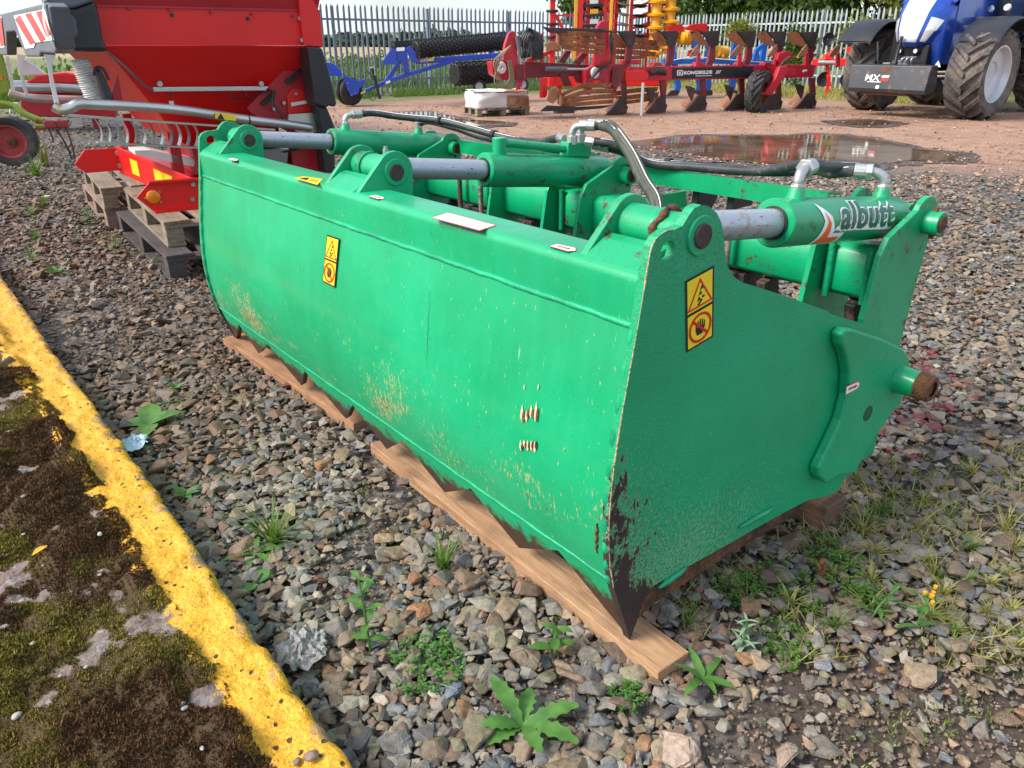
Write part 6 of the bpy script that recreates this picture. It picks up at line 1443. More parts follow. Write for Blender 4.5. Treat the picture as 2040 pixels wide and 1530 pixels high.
# ------------------------------------------------------------------ tall folded cultivator in red and yellow
cf = Frame(G(1230, 196), (1, .12, 0)); cu_ = thing('folding_cultivator', 'tall folded red and yellow cultivator with black tines behind the plough', 'cultivator', cf)
def post(u, v0, v1, w, mat, y=0.0, name='frame_post', d=None): a = cf.y(u, v0, y); b = cf.y(u, v1, y); m = MB(); m.box((a + b) / 2, (w, d or w, abs(a[2] - b[2]))); return m.build(name, mat, cu_, bevel=.006)
VB = 172; VT = -70
RD = M['red']; YL = M['yellow']
for u, w, y in ((1100, .13, 0), (1155, .14, 0), (1171, .10, .1), (1204, .10, .05), (1216, .12, .2), (1226, .09, .3), (1256, .08, .2), (1291, .07, .2)): post(u, VB, VT, w, RD, y)
for u, w, y in ((1147, .08, -.05), (1218, .07, -.12), (1250, .06, .05)): post(u, VB - 50, VT, w, YL, y, 'yellow_post')
for k_ in range(6):
    v = 100 - 26 * k_; m = MB(); c = cf.y(1100, v, 0); m.lathe([(.07, -.04), (.16, -.03), (.17, 0), (.16, .03), (.07, .04)], c, (0, 0, 1), 20, True); m.build('packer_ring', M['black'], cu_, smooth=40)
for k_ in range(8):
    v = 92 - 20 * k_
    m = MB(); m.bar(cf.y(1160, v, -.05), cf.y(1203, v - 3, -.05), .06, .07); m.build('tine_arm', M['black'], cu_, bevel=.01)
    c = cf.y(1242, v - 2, -.1); m = MB(); m.lathe([(.01, -.02), (.10, .0), (.17, .035), (.175, .03), (.10, -.008), (.01, -.03)], c, (.15, -.2, 1), 22); m.build('disc', M['steel_dk'], cu_, smooth=40)
    c = cf.y(1275, v + 2, .05); m = MB(); m.lathe([(.01, -.02), (.12, .0), (.20, .04), (.205, .03), (.12, -.008), (.01, -.03)], c, (.1, .1, 1), 22); m.build('disc', M['black'], cu_, smooth=40)
    m = MB(); m.bar(cf.y(1256, v + 6, .05), cf.y(1290, v - 6, .1), .07, .06); m.build('disc_arm', RD, cu_, bevel=.01)
    m = MB(); m.bar(cf.y(1150, v - 8, .1), cf.y(1228, v - 10, .1), .06, .05); m.build('cross_bar', RD, cu_)
    post(1183, v - 4, v - 14, .22, YL if k_ % 2 else M['white_pl'], .0, 'side_box', .12)
m = MB(); m.bar(cf.y(1108, 32, 0), cf.y(1121, 56, 0), .08, .08); m.build('brace', RD, cu_); m = MB(); m.bar(cf.y(1100, 31, 0), cf.y(1160, 30, 0), .04, .04); m.build('cross_bar', RD, cu_)
for u, dv in ((1301, 0), (1328, -11)):
    m = MB(); a = cf.y(u, 118, 0); prof = [(.02, 0)]
    for k_ in range(9):
        z = .16 + .315 * k_; prof += [(.145, z - .12), (.145, z - .05), (.26, z - .03), (.27, z + .02), (.155, z + .055), (.145, z + .07)]
    z0 = .0 if dv == 0 else .14; m.lathe([(r, h + z0) for r, h in prof], a, (0, 0, 1), 26); m.build('roller', YL, cu_, smooth=35)
trace('base_frame', RD, cf, cu_, .0, 1.2, [(1095, 150), (1330, 150), (1330, 172), (1095, 172)], .02)
for u in (1110, 1220, 1320): pbox('foot', RD, cu_, cf.y(u, 175, .2) * np.array([1, 1, 0]), cf.y(u, 175, .2) * np.array([1, 1, 0]) + np.array([.12, .12, .45]))
# ------------------------------------------------------------------ blue plough with yellow packers behind the red plough
uf = Frame(G(1440, 195), (.96, .28, 0)); up_ = thing('blue_plough', 'bright blue plough with yellow ribbed packers behind the red plough', 'plough', uf)
BL = M['blue_lt']
trace('beam', BL, uf, up_, 0, .14, [(1322, 118), (1420, 117), (1560, 122), (1560, 132), (1420, 127), (1322, 128)], .01)
for u, lean in ((1344, -6), (1390, -4), (1412, 2), (1462, 4), (1520, 6)):
    trace('leg', BL, uf, up_, .1, .10, [(u - 5, 122), (u + 5, 122), (u + 6 + lean, 78), (u + 10 + lean, 70), (u - 2 + lean, 66), (u - 4 + lean, 80)], .01)
    trace('leg', BL, uf, up_, .1, .10, [(u - 5, 126), (u + 6, 126), (u + 8 - lean, 172), (u + 4 - lean, 186), (u - 6 - lean, 184), (u - 3 - lean, 170)], .01)
    trace('share', M['share'], uf, up_, .05, .08, [(u - 16, 192), (u - 6, 180), (u + 8, 180), (u + 8, 190)], .006)
    trace('share', M['share'], uf, up_, .05, .08, [(u - 10 + lean, 62), (u + 14 + lean, 64), (u + 12 + lean, 76), (u - 2 + lean, 76)], .006)
for (u, v, R) in ((1366, 76, .17), (1372, 72, .17), (1436, 104, .17)):
    m = MB(); c = uf.y(u, v, .3); prof = [(.02, -.22)]
    for k_ in range(7): x = -.21 + .06 * k_; prof += [(R * .88, x), (R, x + .015), (R, x + .03), (R * .88, x + .045)]
    m.lathe(prof + [(.02, .22)], c, (1, .3, 0), 22); m.build('packer', YL, up_, smooth=30)
for q in ([(1331, 52), (1360, 47), (1362, 62), (1335, 66)], [(1366, 56), (1380, 48), (1408, 46), (1410, 62), (1385, 66), (1372, 64)], [(1375, 100), (1392, 98), (1392, 112), (1372, 112)]): trace('side_panel', RD, uf, up_, .2, .12, q, .01)
ptube('pipe', M['white_pl'], uf, up_, [(1330, 122, -.05), (1380, 114, -.05), (1440, 118, -.05), (1520, 124, -.05)], .014, 6)
for u in (1324, 1341, 1441): bolt(uf, up_, u, 112, -.05, .04, YL if u == 1441 else M['white_pl'])
trace('mast', BL, uf, up_, -.1, .1, [(1500, 120), (1506, 98), (1524, 83), (1528, 88), (1513, 104), (1514, 120)], .01)
# ------------------------------------------------------------------ red implement by the tractor
xf = Frame(G(1650, 190), (.93, -.37, 0)); xp_ = thing('red_cultivator', 'small red cultivator with a grey ram between plough and tractor', 'cultivator', xf)
trace('beam', M['red'], xf, xp_, 0, .12, [(1618, 118), (1690, 116), (1690, 128), (1618, 132)], .01)
ptube('ram', M['steel'], xf, xp_, [(1630, 124, -.1), (1670, 125, -.1)], .06, 14, 0)
trace('leg', M['red'], xf, xp_, 0, .1, [(1642, 110), (1660, 96), (1664, 100), (1652, 130), (1656, 172), (1648, 172), (1644, 132)], .01)
for q in ([(1686, 95), (1698, 92), (1700, 106), (1688, 108)], [(1672, 118), (1690, 116), (1692, 132), (1674, 132)]): trace('bracket', M['red'], xf, xp_, -.15, .1, q, .01)
for u in (1640, 1686):
    c = xf.y(u, 158, .0); m = MB(); m.lathe([(.01, -.03), (.12, .0), (.20, .05), (.21, .04), (.12, -.01), (.01, -.04)], c, (.4, -1, 0), 20); m.build('disc', M['black'], xp_, smooth=40)
    c = xf.y(u + 10, 78, .05); m = MB(); m.lathe([(.01, -.03), (.12, .0), (.17, .05), (.18, .04), (.12, -.01), (.01, -.04)], c, (.4, -1, 0), 20); m.build('disc', M['black'], xp_, smooth=40)
pbox('foot', M['red'], xp_, (-.1, .0, 0), (0, .1, .5)); bolt(xf, xp_, 1638, 112, -.1, .04, YL); bolt(xf, xp_, 1590, 113, -.1, .04, YL)

# ------------------------------------------------------------------ blue tractor with front ballast block
lv = np.array([.60, -.80, 0]); tr0 = (G(1732, 217) + G(1935, 236)) / 2
tf2 = Frame(tr0, lv, np.cross((0, 0, 1), lv)); tr = thing('tractor', 'blue and silver tractor with dusty tyres and a black front ballast block', 'tractor', tf2)
# local: x = tractor's left (image right, towards camera), y = towards the rear, z up
wl = tf2.loc(G(1732, 217)); wr_ = tf2.loc(G(1935, 236))
TR = .86
for c in (wl, wr_):
    wheel(tr, (c[0], c[1] + .0, TR - .01), (1, 0, 0), TR, .70, .52, M['tyre_dusty'], M['rim'], 17, .085, 44, .22, .105, .42)
xm = (wl[0] + wr_[0]) / 2
for sgn in (-1, 1): wheel(tr, (xm + sgn * 1.28, 3.2, 1.10), (1, 0, 0), 1.10, .80, .66, M['tyre_dusty'], M['rim'], 18, .085, 44, .22, .10, .42)
m = MB(); m.cyl((wl[0], 0, TR), (wr_[0], 0, TR), .16, n=16); m.build('front_axle', M['black'], tr, smooth=40)
m = MB(); m.cyl((xm - 1.3, 3.2, 1.1), (xm + 1.3, 3.2, 1.1), .25, n=16); m.build('rear_axle', M['black'], tr, smooth=40)
for c in (wl, wr_):
    m = MB(); n_ = 12
    def fen(a, b): t = radians(35 + 95 * a); return (c[0] + b * .40, .0 - cos(t) * (TR + .19), TR + sin(t) * (TR + .19) - (.05 if abs(b) > .9 else 0))
    m.grid(fen, np.linspace(0, 1, 12), [-1, -.8, .8, 1]); m.grid(lambda a, b: np.array(fen(a, b)) - np.array([0, 0, .03]), np.linspace(0, 1, 12), [-1, -.8, .8, 1]); m.build('fender', M['plastic'], tr, smooth=50, normals=False)
    s_ = 1 if c[0] < xm else -1
    m = MB(); m.tube([(c[0] + s_ * .43, -.62, 1.45), (c[0] + s_ * .46, -.58, 1.25), (c[0] + s_ * .46, -.45, 1.0), (c[0] + s_ * .5, -.1, .9)], .022, 8, 4); m.build('fender_bracket', M['plastic_gr'], tr, smooth=60)
# bonnet as a lofted shell, silver centre panel, lamps
NP = [(-.95, 1.36, .24), (-1.02, 1.46, .37), (-1.0, 1.68, .46), (-.90, 1.98, .53), (-.70, 2.22, .57), (-.30, 2.42, .60), (.3, 2.55, .62), (1.3, 2.6, .64)]
def hood(p, q):            # p 0..1 along the nose line, q -1..1 across
    i = min(int(p * (len(NP) - 1)), len(NP) - 2); f_ = p * (len(NP) - 1) - i; y, z, w = [NP[i][k_] * (1 - f_) + NP[i + 1][k_] * f_ for k_ in range(3)]
    return np.array([xm + w * math.copysign(abs(q) ** .85, q), y + .28 * abs(q) ** 2.6 * (1 if p < .6 else .3), z - (.10 if p > .3 else .04) * abs(q) ** 3])
def patch(name, mat, pr, qr, lift=.0): m = MB(); m.grid(lambda p, q: hood(p, q) + np.array([0, -lift * .7, lift * .7]), np.linspace(*pr, 26), np.linspace(*qr, 22)); return m.build(name, mat, tr, smooth=60, normals=False)
patch('bonnet', M['navy'], (0, 1), (-1, 1)); patch('centre_panel', M['silver'], (.10, 1), (-.52, .40), .012)
for a, b in ((.56, .96), (-.98, -.62)):
    m = MB()
    def hl(p, q): return hood(.13 + .27 * p, a + (b - a) * (q if a > 0 else q) * (.55 + .45 * p) + (0 if a > 0 else (b - a) * .45 * (1 - p))) + np.array([0, -.012, .006])
    m.grid(hl, np.linspace(0, 1, 12), np.linspace(0, 1, 8)); m.build('headlamp', M['lens'], tr, smooth=60, normals=False)
patch('badge', M['white_pl'], (.50, .555), (-.11, .01), .025)
for sgn in (-1, 1):
    A = [hood(p, sgn) for p in np.linspace(.1, 1, 14)]; m = MB(); n = len(A); m.add([tuple(a) for a in A] + [(a[0] + sgn * .02, max(a[1], -.6), 1.02) for a in A], [(i, i + 1, n + i + 1, n + i) for i in range(n - 1)]); m.build('side_panel', M['navy'] if sgn > 0 else M['plastic'], tr, smooth=50, normals=False)
m = MB(); m.grid(lambda p, q: (xm + (.30 + .12 * p) * q, -.88 + .25 * abs(q) ** 2.5 + .10 * (1 - p), 1.0 + .36 * p), np.linspace(0, 1, 6), np.linspace(-1, 1, 14)); m.build('lower_grille', M['plastic'], tr, smooth=60, normals=False)
pbox('chassis', M['black'], tr, (xm - .36, -.80, .75), (xm + .36, 3.0, 1.40), .04)
for dx in (-.20, .14):
    c = np.array([xm + dx, -.87, 1.27]); m = MB(); m.lathe([(.03, -.03), (.055, -.03), (.075, 0), (.075, .03)], c, (0, 1, 0), 18); m.build('lamp_bezel', M['black'], tr, smooth=40); m = MB(); m.cyl(c, c + np.array([0, -.035, 0]), .05, .04, 16); m.build('work_lamp', M['lens'], tr, smooth=40)
# linkage, ballast block
m = MB(); m.box((xm, -1.02, 1.02), (.34, .28, .16)); m.box((xm - .3, -1.0, .95), (.18, .3, .2)); m.build('front_linkage', M['plastic_gr'], tr, bevel=.02)
m = MB(); m.tube([(xm - .08, -1.2, 1.02), (xm - .10, -1.14, 1.25), (xm - .09, -1.10, 1.55)], .035, 8, 4); m.build('top_link', M['black'], tr, smooth=60)
for k_ in range(3): m = MB(); m.tube([(xm + .02 + .1 * k_, -1.1, 1.0), (xm + .05 + .1 * k_, -1.2, 1.12), (xm + .10 + .08 * k_, -1.05, 1.16)], .02, 8, 4); m.build('coupler', M['zinc'], tr, smooth=60)
bk = [(-1.46, .47), (-1.50, .55), (-1.42, 1.0), (-1.15, 1.02), (-1.05, .62), (-1.15, .47)]
m = MB(); x0, x1 = xm - .93, xm + .80; m.prism([(x0 + (.0 if z > .6 else .06), y, z) for y, z in bk], [(x1, y, z) for y, z in bk]); blk = m.build('ballast_block', M['mx'], tr, bevel=.015)
def blk_map(x, z, l): f_ = (z - .55) / .45; return (x, -1.50 + .08 * f_ - l, z)
def blk_text(txt, xa, xb, za, zb, mat, shear=0.0, off=.05):
    V, Fc = text_mesh(txt, 1, off, shear); V = fit(V, xa, xb, za, zb); m = MB(); m.add([blk_map(x, z, .006) for x, z, _ in V], Fc); return m.build('lettering', mat, blk, normals=False)
blk_text('MX', xm - .52, xm - .20, .70, .82, M['white_print'], .05, .012)
for k_, mt in enumerate((M['white_print'], M['red_print'])):
    m = MB(); z0, z1 = ((.77, .81), (.70, .75))[k_]; m.add([blk_map(x, z, .006) for x, z in ((xm - .18, z0), (xm - .02, z0), (xm - .0, z1), (xm - .15, z1))], [(0, 1, 2, 3)]); m.build('emblem', mt, blk, normals=False)
m = MB(); m.add([blk_map(x, z, .006) for x, z in ((xm - .46, .672), (xm - .16, .672), (xm - .16, .685), (xm - .46, .685))], [(0, 1, 2, 3)]); m.build('label', M['white_print'], blk, normals=False)
m = MB(); m.add([blk_map(x, z, .005) for x, z in ((xm - .30, .86), (xm - .12, .86), (xm + .02, .98), (xm - .12, .98))], [(0, 1, 2, 3)]); m.build('rust_patch', M['rust_lt'], blk, normals=False)
m = MB(); m.add([blk_map(x, z, .006) for x, z in ((xm - .24, .50 + .05), (xm - .17, .55), (xm - .17, .61), (xm - .24, .61))], [(0, 1, 2, 3)]); m.build('label', M['white_print'], blk, normals=False)
m = MB(); m.box((xm - .1, -1.3, .45), (1.0, .2, .06)); m.build('ballast_lug', M['rust_lt'], tr, bevel=.01)
m = MB(); m.box((xm + .95, -.75, .72), (.12, .02, .08)); m.build('label', M['white_pl'], tr); m = MB(); m.add([(xm + .62, -.97, .98), (xm + .76, -.97, .98), (xm + .69, -.97, 1.10)], [(0, 1, 2)]); m.build('warning_triangle', M['white_print'], tr, normals=False)
for z in (.78, .86): m = MB(); m.tube([(xm + .3, -.6, z), (xm + .8, -.55, z + .02), (xm + 1.0, -.3, z + .05)], .03, 8, 4); m.build('steering_rod', M['steel_dk'], tr, smooth=60)
# cab, steps
cab = [(1.3, 1.4), (1.15, 2.3), (1.45, 3.5), (3.3, 3.55), (3.6, 2.2), (3.5, 1.3)]
m = MB(); m.prism([(xm - .85, y, z) for y, z in cab], [(xm + .85, y, z) for y, z in cab]); m.build('cab_glass', M['glass'], tr)
for x in (-.87, .87):
    for a, b in (((1.3, 1.3), (1.15, 2.3)), ((1.15, 2.3), (1.45, 3.55)), ((3.6, 2.2), (3.3, 3.55)), ((2.5, 1.3), (2.5, 3.55))): m = MB(); m.bar((xm + x, a[0], a[1]), (xm + x, b[0], b[1]), .09, .10); m.build('cab_pillar', M['black'], tr, bevel=.01)
pbox('cab_roof', M['navy'], tr, (xm - .95, 1.2, 3.55), (xm + .95, 3.7, 3.8), .06)
for sgn in (-1, 1):
    m = MB(); m.grid(lambda a, b: (xm + sgn * (.95 + b * .65), 3.2 - cos(radians(20 + 120 * a)) * 1.28, 1.15 + sin(radians(20 + 120 * a)) * 1.28), np.linspace(0, 1, 14), [0, 1]); m.build('rear_fender', M['navy'], tr, smooth=60, normals=False)
pbox('battery_box', M['plastic'], tr, (xm + .50, .85, 1.15), (xm + 1.0, 1.7, 1.75), .04); pbox('fuel_tank', M['plastic'], tr, (xm + .45, 1.2, .55), (xm + 1.0, 2.3, 1.2), .06)
pbox('side_box', M['plastic_gr'], tr, (xm + .46, .35, 1.78), (xm + .92, .78, 1.92), .02)
for k_ in range(4): pbox('step', M['black'], tr, (xm + .95, 1.7, .5 + .28 * k_), (xm + 1.25, 2.15, .53 + .28 * k_))
for dx in (.62, .95): 
    c = np.array([xm + dx, .95, 2.05 + .05 * dx]); m = MB(); m.cyl(c, c + np.array([0, -.05, 0]), .075, .06, 16); m.build('work_lamp', M['lens'], tr, smooth=40); m = MB(); m.bar(c, c - np.array([0, -.05, .35]), .04, .04); m.build('lamp_stalk', M['black'], tr)
m = MB(); m.tube([(xm - .55, .9, 2.2), (xm - .58, .9, 3.3)], .07, 10, 0); m.build('exhaust', M['steel'], tr, smooth=60)
# ------------------------------------------------------------------ weeds, grass and litter
def leaf(mb, base, yaw, pitch, length, width, prof=None, curl=1.2, n=9, fold=.15, twist=0.0, seed=0):
    prof = prof or (lambda t: sin(pi * min(1, t ** .75)))
    p = np.array(base, float); L_, R_, Cc = [], [], []; side = np.array([-sin(yaw), cos(yaw), 0])
    for i in range(n + 1):
        t = i / n; a = pitch - curl * t; d = np.array([cos(yaw) * cos(a), sin(yaw) * cos(a), sin(a)]); up = np.array([-cos(yaw) * sin(a), -sin(yaw) * sin(a), cos(a)])
        w = width * .5 * max(.02, prof(t)); L_.append(p + side * w + up * fold * w); R_.append(p - side * w + up * fold * w); Cc.append(p.copy()); p = p + d * length / n
    vs = L_ + Cc + R_; m = n + 1; fs = []
    for i in range(n): fs += [(i, i + 1, m + i + 1, m + i), (m + i, m + i + 1, 2 * m + i + 1, 2 * m + i)]
    mb.add(vs, fs); return mb
def plant(name, label, u, v, cat, group=None, z=0.0):
    p = G(u, v, z); fr = Frame((p[0], p[1], z + .004), (1, 0, 0)); return thing(name, label, cat, fr, group), random.Random(int(u * 7 + v))
def ppu(u, v): p = G(u, v); return (p[1] * cos(PIT) + H * sin(PIT)) / F       # units per pixel at that spot
tooth = lambda t: (.25 + .75 * sin(pi * min(1, t ** 1.3 * .98 + .02))) * (.62 + .38 * abs(((t * 5.2) % 1) * 2 - 1))
oval = lambda t: sin(pi * min(.999, .06 + .94 * t ** .9))
strap = lambda t: min(1, t * 6 + .2) * (1 - t ** 3)
def rosette(label, u, v, n, lpx, wpx, prof, mat, name='weed', cat='weed', pit=(.2, .7), curl=(.5, 1.1), yaw0=0.0, nn=14, group=None):
    t, r = plant(name, label, u, v, cat, group); k = ppu(u, v)
    for i in range(n):
        m = MB(); y = yaw0 + 2 * pi * i / n + r.uniform(-.25, .25); L_ = lpx * k * r.uniform(.75, 1.15)
        leaf(m, (0, 0, .008), y, r.uniform(*pit), L_, wpx * k * r.uniform(.8, 1.1), prof, r.uniform(*curl), nn, .2); m.build('leaf', mat, t, smooth=60, normals=False)
    return t
def tuft(label, u, v, n, hpx, wpx, mat, spread=.5, name='grass_tuft', cat='grass', group=None, curl=(.2, 1.2)):
    t, r = plant(name, label, u, v, cat, group); k = ppu(u, v); m = MB()
    for i in range(n):
        y = r.uniform(0, 2 * pi); b = (r.gauss(0, .10) * hpx * k * .5, r.gauss(0, .10) * hpx * k * .5, 0)
        leaf(m, b, y, pi / 2 - abs(r.gauss(0, spread)), hpx * k * r.uniform(.5, 1.15), wpx * k, lambda q: 1 - q ** 2 * .95, r.uniform(*curl), 6, .3)
    m.build('blades', mat, t, smooth=60, normals=False); return t
def stemmed(label, u, v, hpx, nodes, lpx, wpx, mat, name='weed', cat='weed', lean=(.1, .1), prof=None, flowers=None, per=2):
    t, r = plant(name, label, u, v, cat); k = ppu(u, v); h = hpx * k
    m = MB(); P = [(0, 0, 0), (lean[0] * h * .3, lean[1] * h * .3, h * .5), (lean[0] * h, lean[1] * h, h)]; m.tube(P, .0035, 6, 4); m.build('stem', M['leaf_weed'], t, smooth=60)
    for i in range(nodes):
        f = (i + 1) / nodes; b = (lean[0] * h * f ** 1.5, lean[1] * h * f ** 1.5, h * f)
        for j in range(per):
            m = MB(); leaf(m, b, i * 1.4 + 2 * pi * j / per + r.uniform(-.3, .3), r.uniform(.1, .6), lpx * k * (1.1 - .4 * f) * r.uniform(.8, 1.1), wpx * k * (1.1 - .4 * f), prof or oval, r.uniform(.4, 1.0), 8, .25); m.build('leaf', mat, t, smooth=60, normals=False)
    if flowers:
        for i in range(flowers):
            m = MB(); b = np.array([lean[0] * h, lean[1] * h, h]) + np.array([r.gauss(0, .012), r.gauss(0, .012), r.uniform(0, .02)]); m.cyl(b, b + np.array([0, 0, .008]), .0045, .0055, 8); m.build('flower', M['yellow'], t)
    return t
W = M['leaf_weed']
rosette('large sowthistle rosette with jagged green leaves in the gravel', 1040, 1455, 7, 112, 44, tooth, W, 'sowthistle', 'weed', (.25, .7), (.5, 1.0), .4, 26)
tuft('big bright green grass tuft with long arching blades beside the kerb', 545, 1085, 60, 120, 4.5, M['grass'], .75)
tuft('upright green grass tuft between stones and the pale plank', 880, 1140, 34, 95, 4.0, M['grass'], .35)
stemmed('tall willowherb seedling with pairs of pointed green leaves', 738, 1300, 150, 5, 55, 17, W, 'willowherb', 'weed', (-.12, .25))
stemmed('short leafy sprout with bright green leaves beside a red leaf', 1098, 1310, 60, 3, 55, 24, W, 'leafy_sprout', 'weed', (.2, .2))
rosette('two broad oval green leaves lying by the kerb', 300, 850, 4, 58, 44, oval, W, 'broad_leaved_weed', 'weed', (.15, .5), (.3, .7), .2, 12)
rosette('tiny green seedling on gravel above the broad leaves', 352, 780, 3, 26, 14, oval, W, 'seedling', 'weed', (.4, .9), (.3, .7), 1.0)
rosette('small spreading green weed hugging the kerb edge', 372, 992, 6, 36, 14, oval, W, 'seedling', 'weed', (.3, .8), (.3, .8))
rosette('single notched round leaf under the big grass tuft', 508, 1170, 2, 42, 38, oval, W, 'broad_leaved_weed', 'weed', (.2, .4), (.2, .5), 4.3)
rosette('ribwort plantain with long strap leaves beside the plank end', 1398, 1362, 6, 92, 20, strap, W, 'plantain', 'weed', (.25, .9), (.5, 1.1), .9, 12)
rosette('loose green rosette under the big grass tuft', 510, 1110, 7, 62, 18, tooth, W, 'thistle', 'weed', (.2, .6), (.5, 1.), .1, 18)
stemmed('pale downy cudweed with silvery leaves beside the rusty jaw tip', 1478, 1300, 62, 5, 36, 9, M['leaf_pale'], 'cudweed', 'weed', (.1, .3), strap, None, 3)
stemmed('groundsel with small yellow flowers on the right hand gravel', 1822, 1262, 75, 5, 42, 13, W, 'groundsel', 'weed', (.25, .2), tooth, 6, 2)
stemmed('straggling green weed leaning over stones near the groundsel', 1735, 1235, 60, 5, 46, 12, W, 'groundsel', 'weed', (.9, .4), tooth, None, 2)
stemmed('small green sapling sprouting beside the dark wet pallet', 232, 510, 40, 4, 20, 8, W, 'sapling', 'weed', (.1, .1))
stemmed('small shrubby weed growing against the pinkish pallet', 182, 452, 34, 4, 22, 8, W, 'sapling', 'weed', (-.1, .1), None, None, 3)
rosette('low pale green weed on the gravel left of the pallets', 112, 550, 9, 32, 9, oval, W, 'seedling', 'weed', (.3, 1.0), (.3, .8))
tuft('bright grass clump in front of the tedder wheel', 75, 352, 60, 42, 2.4, M['grass'], .7)
tuft('tall seeding grass beside the tedder tines', 92, 330, 40, 62, 1.6, M['grass_dry'], .35)
for lab, u, v in (('wispy green weed on the gravel below the tedder', 62, 430), ('thin weed on dark gravel in front of the pinkish pallet', 75, 480), ('scrubby weed halfway between kerb end and pallets', 62, 520), ('green sprig beside a white scrap on the dark gravel', 88, 412)): tuft(lab, u, v, 22, 34, 2.2, M['grass'], .8, 'weed', 'weed')
def mat_plant(label, u, v, rpx, n, mat, name, lpx=9):
    t, r = plant(name, label, u, v, 'weed'); k = ppu(u, v); m = MB(); m2 = MB()
    for i in range(n):
        a = r.uniform(0, 2 * pi); q = r.uniform(0, 1) ** .5 * rpx * k; b = np.array([cos(a) * q, sin(a) * q * 1.2, 0]); hh = r.uniform(.01, .045) * (1.2 - q / (rpx * k) * .6)
        for j in range(6): leaf(m, b + np.array([0, 0, hh * (j + 1) / 6]), r.uniform(0, 6.28), r.uniform(.0, .7), lpx * k * r.uniform(.7, 1.2), lpx * k * .5, oval, .4, 3, .2)
        m2.tube([tuple(b), tuple(b + np.array([0, 0, hh * .5])), tuple(b + np.array([.002, 0, hh]))], .0012, 4, 0)
    m.build('foliage', mat, t, normals=False); m2.build('stems', M['leaf_weed'], t, normals=False)['kind'] = 'stuff'; return t
mat_plant('low mat of small leaved chickweed among dark stones', 850, 1325, 75, 120, W, 'chickweed', 12)
mat_plant('feathery little weed clump at the plank end', 1248, 1395, 34, 40, W, 'chickweed', 11)
for u, v, rp, lb in ((1560, 1290, 60, 'creeping green weed mat between the plantain and the mud'), (1470, 1180, 45, 'creeping green weed against the rusty lower edge of the grab'), (1560, 1180, 70, 'widest creeping weed mat under the side plate of the grab'), (1690, 1150, 60, 'creeping weed mat in front of the timber block'), (1720, 1200, 40, 'small creeping weed patch behind the groundsel'), (1640, 1110, 55, 'creeping weed touching the end of the timber block')):
    mat_plant(lb, u, v, rp, 70, M['grass'], 'creeping_weed', 9)
GL = 'straw coloured grass tuft growing through gravel right of the grab'
rt = random.Random(11)
spots = [(1700, 960), (1760, 940), (1790, 985), (1850, 1000), (1740, 1020), (1830, 1060), (1900, 1045), (1960, 1000), (1700, 1080), (1780, 1110), (1860, 1120), (1930, 1110), (2000, 1090), (1650, 1160), (1730, 1170), (1890, 1180), (1960, 1170), (2020, 1150), (1980, 1230), (1900, 1250), (2020, 1290), (1590, 1240), (1680, 1180), (1560, 1200), (1995, 1050), (2025, 1220), (1660, 1240), (1870, 1190), (1390, 1240)]
spots = spots + [(rt.uniform(1680, 2040), rt.uniform(940, 1290)) for _ in range(16)]
for u, v in spots: tuft(GL, u + rt.uniform(-14, 14), v + rt.uniform(-14, 14), rt.randint(9, 42), rt.uniform(26, 80), rt.uniform(2.2, 3.4), M['grass_dry'] if rt.random() < .65 else M['grass'], .85, 'grass_tuft', 'grass', 'straw grass tufts on the gravel', (.6, 1.6))
tuft('green grass tuft at the foot of the rusty jaw corner', 1370, 1250, 22, 48, 3.2, M['grass'], .6)
for u, v in ((1570, 1040), (1630, 1160), (1468, 1090)):
    t, r = plant('red_sprig', 'small red leaved sprig standing in the gravel under the side plate', u, v, 'weed', 'red sprigs under the side plate'); k = ppu(u, v)
    m = MB(); m.tube([(0, 0, 0), (0, 0, 24 * k), (.004, 0, 40 * k)], .002, 5, 3); m.build('stem', M['red_leaf'], t, smooth=60); m = MB()
    for i in range(5): leaf(m, (0, 0, (20 + 5 * i) * k), i * 1.9, .8, 16 * k, 6 * k, oval, .5, 4); 
    m.build('leaves', M['red_leaf'], t, normals=False)
def thin_grass():
    r = np.random.default_rng(3); n = 16000; P = np.stack([r.uniform(.2, 2.6, n), r.uniform(1.2, 3.0, n), np.zeros(n)], 1); u, v = to_px(P)
    k = in_poly(u, v, WEEDY) & (fbm(P[:, 0] * 5, P[:, 1] * 5, 8, 3) > .45); P = P[k]
    o = soup('thin_grass', M['grass_dry'], blades(P, .012, .055, .0026, 4, .9), None); tag(o, 'thin straw grass and moss between the stones right of the grab', 'grass')
thin_grass()
def ground_moss():
    r = np.random.default_rng(9); n = 60000; P = np.stack([r.uniform(-.6, 3.2, n), r.uniform(1.0, 3.2, n), np.zeros(n)], 1); u, v = to_px(P)
    mk = fbm(P[:, 0] * 3.2, P[:, 1] * 3.2, 61, 4); k = (in_poly(u, v, WEEDY) & (mk > .49)) | ((mk > .66) & (u > 600)); P = P[k]; n = len(P)
    T = blades(P, .006, .016, .002, 12, .6); col = np.where(r.uniform(0, 1, (n, 1)) < .7, np.array([[.10, .16, .02]]), np.array([[.20, .24, .04]])) * r.uniform(.6, 1.3, (n, 1))
    o = soup('ground_moss', M['moss'], T, np.concatenate([col]), None); tag(o, 'green moss cushions between the stones', 'moss')
ground_moss()
